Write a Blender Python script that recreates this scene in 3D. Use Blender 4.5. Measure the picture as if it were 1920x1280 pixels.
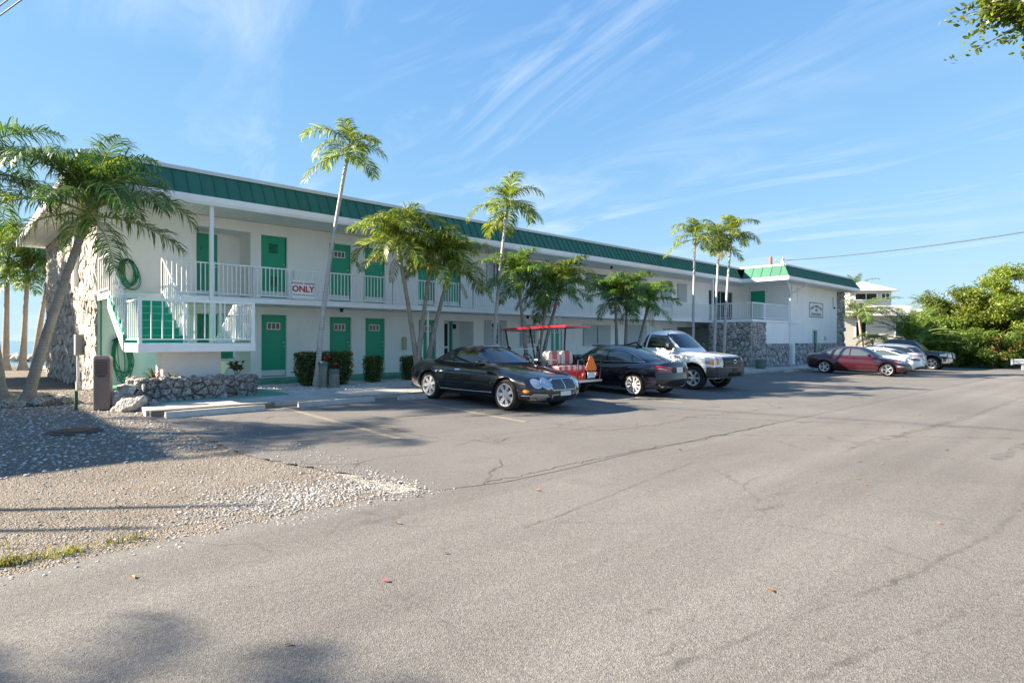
import bpy, bmesh, math, random
from mathutils import Vector, Matrix
from mathutils.bvhtree import BVHTree
from mathutils.geometry import delaunay_2d_cdt

R = math.radians
sc = bpy.context.scene
for o in list(bpy.data.objects):
    bpy.data.objects.remove(o)
C = sc.collection

# ---------------------------------------------------------------- camera
cam_d = bpy.data.cameras.new('camera')
cam_d.sensor_width = 36.0
cam_d.lens = 1115 / 1920 * 36.0
cam_d.shift_y = -2 / 1920
cam_d.clip_start = 0.05
cam_d.clip_end = 6000
cam = bpy.data.objects.new('camera', cam_d)
C.objects.link(cam)
cam.location = (0, 0, 1.45)
cam.rotation_euler = (R(90), 0, 0)
sc.camera = cam

# ---------------------------------------------------------------- light
SUN_EL, SUN_TRAVEL = 27.0, 4.0            # degrees; light travels towards +X, a little away from the camera
tv = Vector((math.cos(R(SUN_TRAVEL)) * math.cos(R(SUN_EL)), math.sin(R(SUN_TRAVEL)) * math.cos(R(SUN_EL)), -math.sin(R(SUN_EL))))
sun_d = bpy.data.lights.new('sun', 'SUN')
sun_d.energy = 5.0
sun_d.angle = R(0.55)
sun_d.color = (1.0, 0.86, 0.68)
sun = bpy.data.objects.new('sun', sun_d)
C.objects.link(sun)
sun.rotation_euler = tv.to_track_quat('-Z', 'Y').to_euler()

world = bpy.data.worlds.new('World')
sc.world = world
world.use_nodes = True
nt = world.node_tree
nt.nodes.clear()
N = nt.nodes.new
L = nt.links.new
w_out = N('ShaderNodeOutputWorld')
w_bg = N('ShaderNodeBackground')
w_bg.inputs[1].default_value = 0.105
sky = N('ShaderNodeTexSky')
sky.sky_type = 'NISHITA'
sky.sun_disc = False
sky.sun_elevation = R(SUN_EL)
sky.sun_rotation = R(270 - SUN_TRAVEL)     # the sun stands at -X
sky.altitude = 0
sky.air_density = 1.0
sky.dust_density = 0.0
sky.ozone_density = 2.2
# thin cirrus streaks over the whole dome
tc = N('ShaderNodeTexCoord')
sep = N('ShaderNodeSeparateXYZ')
L(tc.outputs['Generated'], sep.inputs[0])
def wmath(op, a, b=None, clamp=False):
    m = N('ShaderNodeMath'); m.operation = op; m.use_clamp = clamp
    for i, v in enumerate((a, b)):
        if v is None: continue
        if isinstance(v, (int, float)): m.inputs[i].default_value = v
        else: L(v, m.inputs[i])
    return m.outputs[0]
zz = wmath('MAXIMUM', wmath('ADD', sep.outputs['Z'], 0.12), 0.05)
px = wmath('DIVIDE', sep.outputs['X'], zz)
py = wmath('DIVIDE', sep.outputs['Y'], zz)
comb = N('ShaderNodeCombineXYZ')
L(px, comb.inputs[0]); L(py, comb.inputs[1])
mp = N('ShaderNodeMapping')
mp0 = N('ShaderNodeMapping'); mp0.inputs['Rotation'].default_value = (0, 0, R(48))
L(comb.outputs[0], mp0.inputs[0])
mp.inputs['Scale'].default_value = (0.36, 1.0, 1)
mp.inputs['Location'].default_value = (5.3, 2.2, 0)
L(mp0.outputs[0], mp.inputs[0])
n1 = N('ShaderNodeTexNoise')
n1.inputs['Scale'].default_value = 2.5; n1.inputs['Detail'].default_value = 9; n1.inputs['Roughness'].default_value = 0.62
n1.inputs['Distortion'].default_value = 0.9
L(mp.outputs[0], n1.inputs['Vector'])
n2 = N('ShaderNodeTexNoise')
n2.inputs['Scale'].default_value = 0.9; n2.inputs['Detail'].default_value = 3
L(comb.outputs[0], n2.inputs['Vector'])
r1 = N('ShaderNodeMapRange'); r1.inputs['From Min'].default_value = 0.48; r1.inputs['From Max'].default_value = 0.78
L(n1.outputs['Fac'], r1.inputs['Value'])
r2 = N('ShaderNodeMapRange'); r2.inputs['From Min'].default_value = 0.34; r2.inputs['From Max'].default_value = 0.62
L(n2.outputs['Fac'], r2.inputs['Value'])
cl = wmath('MULTIPLY', wmath('MULTIPLY', r1.outputs[0], r2.outputs[0]), 0.68, True)
tint = N('ShaderNodeMix'); tint.data_type = 'RGBA'; tint.blend_type = 'MULTIPLY'; tint.inputs[0].default_value = 1.0
tint.inputs[7].default_value = (0.80, 0.96, 1.12, 1)
L(sky.outputs[0], tint.inputs[6])
cm = N('ShaderNodeMix'); cm.data_type = 'RGBA'
cm.inputs[7].default_value = (2.35, 2.6, 2.85, 1)
SK, SG_ = (2.4, 2.2, 1.0), (0.82, 1.14, 2.62)   # thin haze: the whole dome flattens softly towards pale blue
dv_ = N('ShaderNodeVectorMath'); dv_.operation = 'DIVIDE'; dv_.inputs[1].default_value = SK
L(tint.outputs[2], dv_.inputs[0])
ad_ = N('ShaderNodeVectorMath'); ad_.operation = 'ADD'; ad_.inputs[1].default_value = (1, 1, 1)
L(dv_.outputs[0], ad_.inputs[0])
dq_ = N('ShaderNodeVectorMath'); dq_.operation = 'DIVIDE'
L(tint.outputs[2], dq_.inputs[0]); L(ad_.outputs[0], dq_.inputs[1])
gs_ = N('ShaderNodeVectorMath'); gs_.operation = 'MULTIPLY'; gs_.inputs[1].default_value = SG_
L(dq_.outputs[0], gs_.inputs[0])
L(cl, cm.inputs[0]); L(gs_.outputs[0], cm.inputs[6])
L(cm.outputs[2], w_bg.inputs[0]); L(w_bg.outputs[0], w_out.inputs[0])

vs = sc.view_settings
vs.view_transform = 'Standard'
vs.look = 'None'
vs.exposure = 2.1
vs.gamma = 1.0
vs.use_curve_mapping = False

# ---------------------------------------------------------------- helpers
def tag(o, label=None, cat=None, group=None, kind=None):
    if label: o['label'] = label
    if cat: o['category'] = cat
    if group: o['group'] = group
    if kind: o['kind'] = kind
    return o

def empty(name, loc=(0, 0, 0), rz=0.0, label=None, cat=None, group=None, parent=None):
    o = bpy.data.objects.new(name, None)
    o.empty_display_size = 0.2
    C.objects.link(o)
    o.location = loc
    o.rotation_euler = (0, 0, rz)
    if parent: o.parent = parent
    return tag(o, label, cat, group)

def inst(name, me, parent=None, loc=(0, 0, 0), rot=(0, 0, 0), scale=(1, 1, 1)):
    o = bpy.data.objects.new(name, me)
    C.objects.link(o)
    o.location = loc; o.rotation_euler = rot
    o.scale = (scale,) * 3 if isinstance(scale, (int, float)) else scale
    if parent: o.parent = parent
    return o

def copy_tree(o, parent=None):
    c = o.copy(); C.objects.link(c)
    c.parent = parent
    for ch in o.children:
        copy_tree(ch, c)
    return c

class MB:
    """collects faces; build() links them as ONE mesh object"""
    def __init__(s):
        s.v = []; s.f = []; s.m = []; s.mi = 0
    def add(s, vs, fs):
        b = len(s.v); s.v.extend(tuple(p) for p in vs)
        for f in fs:
            s.f.append(tuple(b + i for i in f)); s.m.append(s.mi)
        return s
    def quad(s, a, b, c, d): return s.add((a, b, c, d), ((0, 1, 2, 3),))
    def box(s, x0, x1, y0, y1, z0, z1, ch=0.0):
        if ch <= 0:
            return s.add([(x0,y0,z0),(x1,y0,z0),(x1,y1,z0),(x0,y1,z0),(x0,y0,z1),(x1,y0,z1),(x1,y1,z1),(x0,y1,z1)],
                         [(0,3,2,1),(4,5,6,7),(0,1,5,4),(1,2,6,5),(2,3,7,6),(3,0,4,7)])
        bm = bmesh.new()
        bmesh.ops.create_cube(bm, size=1)
        for v in bm.verts:
            v.co = ((x0+x1)/2 + v.co.x*(x1-x0), (y0+y1)/2 + v.co.y*(y1-y0), (z0+z1)/2 + v.co.z*(z1-z0))
        bmesh.ops.bevel(bm, geom=bm.edges[:], offset=ch, segments=2, affect='EDGES', profile=0.5)
        bm.verts.index_update()
        s.add([v.co for v in bm.verts], [[v.index for v in f.verts] for f in bm.faces]); bm.free()
        return s
    def tube(s, pts, r, n=8, cap=True):
        """r: number or list of radii"""
        pts = [Vector(p) for p in pts]
        rs = r if isinstance(r, (list, tuple)) else [r] * len(pts)
        vs = []; fs = []
        up = None
        for i, p in enumerate(pts):
            t = (pts[min(i+1, len(pts)-1)] - pts[max(i-1, 0)]).normalized()
            if up is None:
                up = Vector((0, 0, 1)) if abs(t.z) < 0.9 else Vector((1, 0, 0))
            a = t.cross(up)
            if a.length < 1e-4: a = t.orthogonal()
            a.normalize(); b = t.cross(a).normalized(); up = -b if b.dot(up) < 0 else b
            a = t.cross(up).normalized()
            for k in range(n):
                an = 2*math.pi*k/n
                vs.append(p + (a*math.cos(an) + up*math.sin(an)) * rs[i])
        for i in range(len(pts)-1):
            for k in range(n):
                fs.append((i*n+k, i*n+(k+1)%n, (i+1)*n+(k+1)%n, (i+1)*n+k))
        if cap:
            fs.append(tuple(reversed(range(n)))); fs.append(tuple((len(pts)-1)*n+k for k in range(n)))
        return s.add(vs, fs)
    def lathe(s, prof, n=16, c=(0, 0, 0), axis='z', closed=False):
        """prof: (radius, along) pairs"""
        vs = []; fs = []
        for r, h in prof:
            for k in range(n):
                a = 2*math.pi*k/n; x, y = r*math.cos(a), r*math.sin(a)
                p = (x, y, h) if axis == 'z' else ((x, h, y) if axis == 'y' else (h, x, y))
                vs.append((c[0]+p[0], c[1]+p[1], c[2]+p[2]))
        m = len(prof)
        for i in range(m if closed else m-1):
            j = (i+1) % m
            for k in range(n):
                fs.append((i*n+k, i*n+(k+1)%n, j*n+(k+1)%n, j*n+k))
        if not closed:
            fs.append(tuple(reversed(range(n)))); fs.append(tuple((m-1)*n+k for k in range(n)))
        return s.add(vs, fs)
    def prism(s, poly, z0, z1, axis='z'):
        def P(a, b, h): return (a, b, h) if axis == 'z' else ((a, h, b) if axis == 'y' else (h, a, b))
        n = len(poly)
        vs = [P(a, b, z0) for a, b in poly] + [P(a, b, z1) for a, b in poly]
        fs = [tuple(reversed(range(n))), tuple(range(n, 2*n))] + [(i, (i+1)%n, n+(i+1)%n, n+i) for i in range(n)]
        return s.add(vs, fs)
    def mesh(s, name, mats, smooth=False, fix=True):
        me = bpy.data.meshes.new(name)
        me.from_pydata(s.v, [], s.f)
        for m in (mats if isinstance(mats, (list, tuple)) else [mats]): me.materials.append(m)
        me.polygons.foreach_set('material_index', s.m)
        if fix:
            bm = bmesh.new(); bm.from_mesh(me)
            bmesh.ops.recalc_face_normals(bm, faces=bm.faces[:]); bm.to_mesh(me); bm.free()
        if smooth:
            me.polygons.foreach_set('use_smooth', [True]*len(me.polygons))
            if smooth != 'all':
                me.set_sharp_from_angle(angle=R(38))
        me.update()
        return me
    def build(s, name, mats, parent=None, loc=(0, 0, 0), rz=0.0, smooth=False, fix=True):
        return inst(name, s.mesh(name, mats, smooth, fix), parent, loc, (0, 0, rz))

def text_part(name, txt, size, m, parent, loc, rot, arc=None, bold=0.0):
    """raised flat lettering as a mesh; arc=(radius) bends it upward along a circle"""
    cu = bpy.data.curves.new(name, 'FONT')
    cu.body = txt; cu.size = size; cu.align_x = 'CENTER'; cu.align_y = 'CENTER'
    cu.extrude = 0.002; cu.offset = bold; cu.resolution_u = 2
    o = bpy.data.objects.new(name, cu); C.objects.link(o)
    dg = bpy.context.evaluated_depsgraph_get()
    me = bpy.data.meshes.new_from_object(o.evaluated_get(dg))
    bpy.data.objects.remove(o); bpy.data.curves.remove(cu)
    if arc:
        for v in me.vertices:
            a = v.co.x / arc; r = arc + v.co.y
            v.co.x = math.sin(a) * r; v.co.y = math.cos(a) * r - arc
    me.materials.clear(); me.materials.append(m)
    return inst(name, me, parent, loc, rot)

# ---------------------------------------------------------------- materials
def nodes(name):
    m = bpy.data.materials.new(name); m.use_nodes = True
    t = m.node_tree
    return m, t, t.nodes['Principled BSDF']

def tnode(t, typ, **kw):
    n = t.nodes.new(typ)
    for k, v in kw.items():
        if k in n.inputs: n.inputs[k].default_value = v
        else: setattr(n, k, v)
    return n

def mixc(t, fac, a, b, mode='MIX'):
    n = t.nodes.new('ShaderNodeMix'); n.data_type = 'RGBA'; n.blend_type = mode
    for s_, v in ((0, fac), (6, a), (7, b)):
        if isinstance(v, (int, float)): n.inputs[s_].default_value = v
        elif isinstance(v, tuple): n.inputs[s_].default_value = v if len(v) == 4 else (*v, 1)
        else: t.links.new(v, n.inputs[s_])
    return n.outputs[2]

def ramp(t, src, stops):
    n = t.nodes.new('ShaderNodeValToRGB')
    e = n.color_ramp.elements
    while len(e) < len(stops): e.new(0.5)
    for i, (p, c) in enumerate(stops):
        e[i].position = p
        e[i].color = (c, c, c, 1) if isinstance(c, (int, float)) else (*c, 1)
    t.links.new(src, n.inputs[0])
    return n.outputs[0]

def M(name, col, rough=0.6, metal=0.0, var=0.0, vscale=3.0, bump=0.0, bscale=40.0, coat=0.0, spec=0.5, rand=0.0, grime=0.0, world=False, emit=None):
    m, t, p = nodes(name)
    p.inputs['Roughness'].default_value = rough
    p.inputs['Metallic'].default_value = metal
    p.inputs['Coat Weight'].default_value = coat
    p.inputs['Coat Roughness'].default_value = 0.03
    p.inputs['Specular IOR Level'].default_value = spec
    p.inputs['Base Color'].default_value = (*col, 1)
    tcn = tnode(t, 'ShaderNodeTexCoord')
    geo = tnode(t, 'ShaderNodeNewGeometry')
    co = geo.outputs['Position'] if world else tcn.outputs['Object']
    src = None
    if var > 0:
        n = tnode(t, 'ShaderNodeTexNoise', Scale=vscale, Detail=6.0, Roughness=0.6)
        t.links.new(co, n.inputs['Vector'])
        f = ramp(t, n.outputs['Fac'], [(0.3, 1-var), (0.7, 1+var*0.6)])
        src = mixc(t, 1.0, tuple(col), f, 'MULTIPLY')
    if grime > 0:
        n = tnode(t, 'ShaderNodeTexNoise', Scale=0.9, Detail=8.0, Roughness=0.7)
        mpn = tnode(t, 'ShaderNodeMapping'); mpn.inputs['Scale'].default_value = (1, 1, 0.25)
        t.links.new(geo.outputs['Position'], mpn.inputs[0]); t.links.new(mpn.outputs[0], n.inputs['Vector'])
        f = ramp(t, n.outputs['Fac'], [(0.45, (1, 1, 1)), (0.75, (1-grime, 1-grime*1.1, 1-grime*1.3))])
        src = mixc(t, 1.0, src if src is not None else tuple(col), f, 'MULTIPLY')
    if rand > 0:
        oi = tnode(t, 'ShaderNodeObjectInfo')
        f = ramp(t, oi.outputs['Random'], [(0.0, 1-rand), (1.0, 1+rand)])
        src = mixc(t, 1.0, src if src is not None else tuple(col), f, 'MULTIPLY')
    if src is not None: t.links.new(src, p.inputs['Base Color'])
    if bump > 0:
        n = tnode(t, 'ShaderNodeTexNoise', Scale=bscale, Detail=5.0, Roughness=0.65)
        t.links.new(co, n.inputs['Vector'])
        b = tnode(t, 'ShaderNodeBump', Strength=bump, Distance=0.02)
        t.links.new(n.outputs['Fac'], b.inputs['Height']); t.links.new(b.outputs[0], p.inputs['Normal'])
    if emit:
        p.inputs['Emission Color'].default_value = (*emit[0], 1); p.inputs['Emission Strength'].default_value = emit[1]
    return m

def leaf_mat(name, c1, c2, c3=None, trans=0.35, rough=0.42, scale=2.0):
    """leaf colour varies by leaf (island) and by object; part of the light passes through"""
    m, t, p = nodes(name)
    geo = tnode(t, 'ShaderNodeNewGeometry'); oi = tnode(t, 'ShaderNodeObjectInfo')
    stops = [(0.0, c1), (0.6, c2)] + ([(1.0, c3)] if c3 else [(1.0, c2)])
    col = ramp(t, geo.outputs['Random Per Island'], stops)
    f = ramp(t, oi.outputs['Random'], [(0, 0.75), (1, 1.25)])
    col = mixc(t, 1.0, col, f, 'MULTIPLY')
    t.links.new(col, p.inputs['Base Color'])
    p.inputs['Roughness'].default_value = rough
    tr = tnode(t, 'ShaderNodeBsdfTranslucent')
    warm = mixc(t, 1.0, col, (1.7, 1.75, 0.7), 'MULTIPLY'); t.links.new(warm, tr.inputs['Color'])
    mx = tnode(t, 'ShaderNodeMixShader'); mx.inputs[0].default_value = trans
    out = t.nodes['Material Output']
    t.links.new(p.outputs[0], mx.inputs[1]); t.links.new(tr.outputs[0], mx.inputs[2]); t.links.new(mx.outputs[0], out.inputs[0])
    return m

m_wall = M('wall_paint', (0.86, 0.87, 0.85), 0.75, var=0.03, vscale=1.2, bump=0.15, bscale=45, grime=0.10, world=True)
m_white = M('white_paint', (0.80, 0.81, 0.81), 0.5, var=0.04, vscale=4, grime=0.06)
m_trim = M('white_trim', (0.80, 0.81, 0.82), 0.4, var=0.05, vscale=2, grime=0.10)
m_soffit = M('soffit_paint', (0.76, 0.82, 0.78), 0.6, var=0.04)
m_green = M('green_paint', (0.007, 0.33, 0.185), 0.45, var=0.05, vscale=2)
m_stair = M('green_carpet', (0.008, 0.36, 0.21), 0.85, var=0.10, vscale=9, bump=0.2, bscale=200)
m_walkgreen = M('green_floor_paint', (0.08, 0.30, 0.22), 0.7, var=0.25, vscale=1.6, bump=0.1, world=True)
m_roofg = M('green_metal_roof', (0.022, 0.128, 0.082), 0.6, metal=0.0, var=0.10, vscale=1.3, rand=0.10, spec=0.5)
m_roofcap = M('roof_cap', (0.55, 0.57, 0.58), 0.5)
m_roofdeck = M('roof_deck', (0.35, 0.35, 0.34), 0.9)
m_conc = M('concrete', (0.42, 0.40, 0.37), 0.85, var=0.18, vscale=4, bump=0.35, bscale=50, world=True, grime=0.2)
m_grey = M('shutter_grey', (0.50, 0.55, 0.56), 0.5, rand=0.04)
m_teal = M('shutter_teal', (0.36, 0.50, 0.49), 0.5)
m_black = M('black_metal', (0.012, 0.012, 0.013), 0.45)
m_dark = M('dark_interior', (0.02, 0.021, 0.022), 0.8)
m_steel = M('steel', (0.55, 0.56, 0.57), 0.3, metal=1.0)
m_galv = M('galvanised', (0.50, 0.52, 0.54), 0.5, metal=0.6, var=0.1, vscale=10)
m_glass = M('window_glass', (0.015, 0.02, 0.026), 0.04, spec=0.9)
m_kick = M('kick_plate', (0.70, 0.72, 0.73), 0.35, var=0.06)
m_redtxt = M('red_print', (0.42, 0.01, 0.03), 0.6)
m_blacktxt = M('black_print', (0.012, 0.014, 0.016), 0.6)
m_greentxt = M('dark_green_print', (0.004, 0.05, 0.045), 0.6)
m_brown = M('brown_plastic', (0.19, 0.135, 0.115), 0.55, var=0.08, vscale=6)
m_hose = M('green_hose', (0.004, 0.20, 0.10), 0.4)
m_wood = M('weathered_wood', (0.20, 0.21, 0.17), 0.85, var=0.35, vscale=14, bump=0.5, bscale=30)
m_copper = M('copper_green_cap', (0.09, 0.15, 0.13), 0.8, var=0.25, vscale=10)

def stone_mat(name, light, dark, scale=14.0, bump=0.9, rand=0.22):
    m, t, p = nodes(name)
    p.inputs['Roughness'].default_value = 0.92
    p.inputs['Specular IOR Level'].default_value = 0.2
    geo = tnode(t, 'ShaderNodeNewGeometry')
    n = tnode(t, 'ShaderNodeTexNoise', Scale=scale, Detail=8.0, Roughness=0.75)
    v = tnode(t, 'ShaderNodeTexVoronoi', Scale=scale*2.2)
    t.links.new(geo.outputs['Position'], n.inputs['Vector']); t.links.new(geo.outputs['Position'], v.inputs['Vector'])
    c = mixc(t, ramp(t, n.outputs['Fac'], [(0.36, 0.0), (0.60, 1.0)]), dark, light)
    c = mixc(t, ramp(t, v.outputs['Distance'], [(0.05, 0.45), (0.35, 0.0)]), c, dark)
    oi = tnode(t, 'ShaderNodeObjectInfo')
    c = mixc(t, 1.0, c, ramp(t, oi.outputs['Random'], [(0, 1-rand), (1, 1+rand)]), 'MULTIPLY')
    t.links.new(c, p.inputs['Base Color'])
    hgt = t.nodes.new('ShaderNodeMath'); hgt.operation = 'ADD'
    t.links.new(n.outputs['Fac'], hgt.inputs[0]); t.links.new(v.outputs['Distance'], hgt.inputs[1])
    b = tnode(t, 'ShaderNodeBump', Strength=bump, Distance=0.05)
    t.links.new(hgt.outputs[0], b.inputs['Height']); t.links.new(b.outputs[0], p.inputs['Normal'])
    return m
m_coral = stone_mat('coral_rock', (0.56, 0.53, 0.49), (0.24, 0.22, 0.20), 11, 0.55)
m_coral_dark = stone_mat('coral_rock_weathered', (0.60, 0.58, 0.55), (0.085, 0.080, 0.075), 16, 1.0)
m_coral_wing = stone_mat('coral_rock_grey', (0.62, 0.60, 0.57), (0.14, 0.135, 0.13), 9, 0.9)
m_mortar = M('mortar_dark', (0.10, 0.095, 0.09), 0.95, var=0.3, vscale=8, world=True)
# ================================================================ the place: ground, lot, road
BLOC = (-7.82, 19.5, 0.0)                 # a door of the motel front; local x runs along the front, local -y towards the road
BA = math.atan2(1115, 1172)
CB, SB = math.cos(BA), math.sin(BA)
def W(s, out, z=0.0):                     # motel-front coordinates -> world
    return Vector((BLOC[0] + CB*s + SB*out, BLOC[1] + SB*s - CB*out, z))
rng = random.Random(7)
def G(s, out=0.0):                        # the ground falls a little towards the road and to the right
    return -0.0085*max(min(s, 50), 0) - 0.028*max(min(out-6.3, 5), 0)

def asphalt(name, lo, hi, warm, grain=110.0, cracks=0.0, tracks=False):
    m, t, p = nodes(name)
    p.inputs['Roughness'].default_value = 0.88
    p.inputs['Specular IOR Level'].default_value = 0.25
    geo = tnode(t, 'ShaderNodeNewGeometry'); P_ = geo.outputs['Position']
    big = tnode(t, 'ShaderNodeTexNoise', Scale=0.22, Detail=7.0, Roughness=0.62)
    med = tnode(t, 'ShaderNodeTexNoise', Scale=2.3, Detail=6.0, Roughness=0.7)
    fine = tnode(t, 'ShaderNodeTexVoronoi', Scale=grain)
    fn = tnode(t, 'ShaderNodeTexNoise', Scale=grain*0.45, Detail=3.0)
    for n in (big, med, fine, fn): t.links.new(P_, n.inputs['Vector'])
    c = mixc(t, ramp(t, big.outputs['Fac'], [(0.32, 0.0), (0.68, 1.0)]), lo, hi)
    c = mixc(t, ramp(t, med.outputs['Fac'], [(0.50, 0.0), (0.80, 0.35)]), c, warm)
    c = mixc(t, 1.0, c, ramp(t, fine.outputs['Color'], [(0.0, 0.62), (0.5, 1.0), (1.0, 1.34)]), 'MULTIPLY')
    c = mixc(t, 1.0, c, ramp(t, fn.outputs['Fac'], [(0.3, 0.78), (0.7, 1.18)]), 'MULTIPLY')
    if cracks > 0:
        wob = tnode(t, 'ShaderNodeTexNoise', Scale=1.1, Detail=5.0)
        t.links.new(P_, wob.inputs['Vector'])
        off = mixc(t, 0.30, P_, wob.outputs['Color'], 'LINEAR_LIGHT')
        vo = tnode(t, 'ShaderNodeTexVoronoi', Scale=0.33, feature='DISTANCE_TO_EDGE')
        t.links.new(off, vo.inputs['Vector'])
        edge = ramp(t, vo.outputs['Distance'], [(0.0, 1.0), (0.007, 0.0)])
        keep = tnode(t, 'ShaderNodeTexNoise', Scale=0.5, Detail=2.0); t.links.new(P_, keep.inputs['Vector'])
        k2 = ramp(t, keep.outputs['Fac'], [(0.48, 0.0), (0.58, cracks)])
        mm = t.nodes.new('ShaderNodeMath'); mm.operation = 'MULTIPLY'
        t.links.new(edge, mm.inputs[0]); t.links.new(k2, mm.inputs[1])
        c = mixc(t, mm.outputs[0], c, (0.05, 0.047, 0.042))
    # oil and damp spots with a shape of their own
    sp = tnode(t, 'ShaderNodeTexNoise', Scale=0.85, Detail=4.0, Roughness=0.55)
    t.links.new(P_, sp.inputs['Vector'])
    c = mixc(t, ramp(t, sp.outputs['Fac'], [(0.62, 0.0), (0.74, 0.38)]), c, (0.085, 0.082, 0.078))
    if tracks:
        # worn wheel tracks along the road
        mpn = tnode(t, 'ShaderNodeMapping'); mpn.inputs['Rotation'].default_value = (0, 0, -BA)
        t.links.new(P_, mpn.inputs[0])
        wv = tnode(t, 'ShaderNodeTexNoise', Scale=1.0, Detail=5.0, Roughness=0.6)
        mp2 = tnode(t, 'ShaderNodeMapping'); mp2.inputs['Scale'].default_value = (0.05, 0.9, 1)
        t.links.new(mpn.outputs[0], mp2.inputs[0]); t.links.new(mp2.outputs[0], wv.inputs['Vector'])
        c = mixc(t, 1.0, c, ramp(t, wv.outputs['Fac'], [(0.35, 0.80), (0.62, 1.06)]), 'MULTIPLY')
    t.links.new(c, p.inputs['Base Color'])
    hs = t.nodes.new('ShaderNodeMath'); hs.operation = 'ADD'
    t.links.new(fine.outputs['Distance'], hs.inputs[0]); t.links.new(fn.outputs['Fac'], hs.inputs[1])
    b = tnode(t, 'ShaderNodeBump', Strength=0.5, Distance=0.006)
    t.links.new(hs.outputs[0], b.inputs['Height']); t.links.new(b.outputs[0], p.inputs['Normal'])
    return m

def sand_mat(name, a, b_, stone, grain=60.0):
    m, t, p = nodes(name)
    p.inputs['Roughness'].default_value = 0.95
    p.inputs['Specular IOR Level'].default_value = 0.15
    geo = tnode(t, 'ShaderNodeNewGeometry'); P_ = geo.outputs['Position']
    big = tnode(t, 'ShaderNodeTexNoise', Scale=0.8, Detail=8.0, Roughness=0.68)
    fine = tnode(t, 'ShaderNodeTexVoronoi', Scale=grain)
    mid = tnode(t, 'ShaderNodeTexVoronoi', Scale=grain*0.36)
    for n in (big, fine, mid): t.links.new(P_, n.inputs['Vector'])
    c = mixc(t, ramp(t, big.outputs['Fac'], [(0.36, 0.0), (0.64, 1.0)]), a, b_)
    c = mixc(t, ramp(t, mid.outputs['Color'], [(0.55, 0.0), (0.8, 0.7)]), c, stone)
    c = mixc(t, 1.0, c, ramp(t, fine.outputs['Color'], [(0.0, 0.62), (1.0, 1.3)]), 'MULTIPLY')
    t.links.new(c, p.inputs['Base Color'])
    hs = t.nodes.new('ShaderNodeMath'); hs.operation = 'ADD'
    t.links.new(fine.outputs['Distance'], hs.inputs[0]); t.links.new(mid.outputs['Distance'], hs.inputs[1])
    b = tnode(t, 'ShaderNodeBump', Strength=0.8, Distance=0.02); b.invert = True
    t.links.new(hs.outputs[0], b.inputs['Height']); t.links.new(b.outputs[0], p.inputs['Normal'])
    return m

m_road = asphalt('road_asphalt', (0.146, 0.140, 0.132), (0.190, 0.183, 0.172), (0.152, 0.143, 0.127), 130, 0.35, True)
m_lot = asphalt('lot_asphalt', (0.130, 0.126, 0.119), (0.172, 0.166, 0.156), (0.105, 0.102, 0.096), 150, 0.9)
m_sand = sand_mat('sand_and_grit', (0.175, 0.150, 0.120), (0.24, 0.212, 0.18), (0.23, 0.215, 0.195), 70)
m_gravelbase = sand_mat('gravel_bed', (0.44, 0.42, 0.40), (0.55, 0.53, 0.50), (0.60, 0.58, 0.55), 48)
m_far = M('far_ground', (0.38, 0.35, 0.29), 0.95, var=0.25, vscale=0.3, world=True)

def sheet(name, pts, z, m, kind='structure'):
    """flat polygon in motel-front coordinates"""
    me = bpy.data.meshes.new(name)
    bm = bmesh.new()
    f = bm.faces.new([bm.verts.new((s, -o, z)) for s, o in pts])
    if f.normal.z < 0: f.normal_flip()
    bmesh.ops.triangulate(bm, faces=[f])
    for co, no in (((0, -6.3, 0), (0, 1, 0)), ((0, -11.3, 0), (0, 1, 0)), ((0, 0, 0), (1, 0, 0)), ((50, 0, 0), (1, 0, 0))):
        bmesh.ops.bisect_plane(bm, geom=bm.verts[:]+bm.edges[:]+bm.faces[:], plane_co=co, plane_no=no, dist=1e-5)
    for v in bm.verts: v.co.z += G(v.co.x, -v.co.y)
    bm.normal_update()
    for f in bm.faces:
        if f.normal.z < 0: f.normal_flip()
    bm.to_mesh(me); bm.free(); me.materials.append(m)
    o = inst(name, me, None, BLOC, (0, 0, BA)); o['kind'] = kind
    return o

def wob(a, b, n, amp, seed):
    r = random.Random(seed)
    out = []
    for i in range(n + 1):
        t = i / n
        j = (r.random() - 0.5) * 2 * amp if 0 < i < n else 0
        dx, dy = b[0]-a[0], b[1]-a[1]; l = math.hypot(dx, dy)
        out.append((a[0]+dx*t - dy/l*j, a[1]+dy*t + dx/l*j))
    return out

sheet('ground', [(-2500, -2500), (2500, -2500), (2500, 2500), (-2500, 2500)], -0.012, m_far)
sheet('gravel_verge', [(-60, -40), (-4.4, -40), (-4.4, 6.3), (-4.4, 16.5), (-60, 16.5)], -0.008, m_sand)
edge = wob((-70, 14.0), (-13, 14.25), 30, 0.10, 3) + wob((-13, 14.25), (-4.3, 14.2), 60, 0.06, 4)[1:] + wob((-4.3, 14.2), (70, 14.5), 160, 0.04, 5)[1:]
sheet('road', edge + [(70, 27.5), (-70, 27.5)], -0.004, m_road)
lot_left = wob((-4.98, 6.3), (-4.75, 11.2), 50, 0.05, 8) + wob((-4.75, 11.2), (-4.0, 14.4), 30, 0.06, 9)[1:]
sheet('parking_lot', lot_left + [(-3.2, 14.62)] + wob((-3.0, 14.62), (60, 14.6), 130, 0.035, 6) + [(60, 5.5), (-4.98, 5.5)], 0.0, m_lot)

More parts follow.
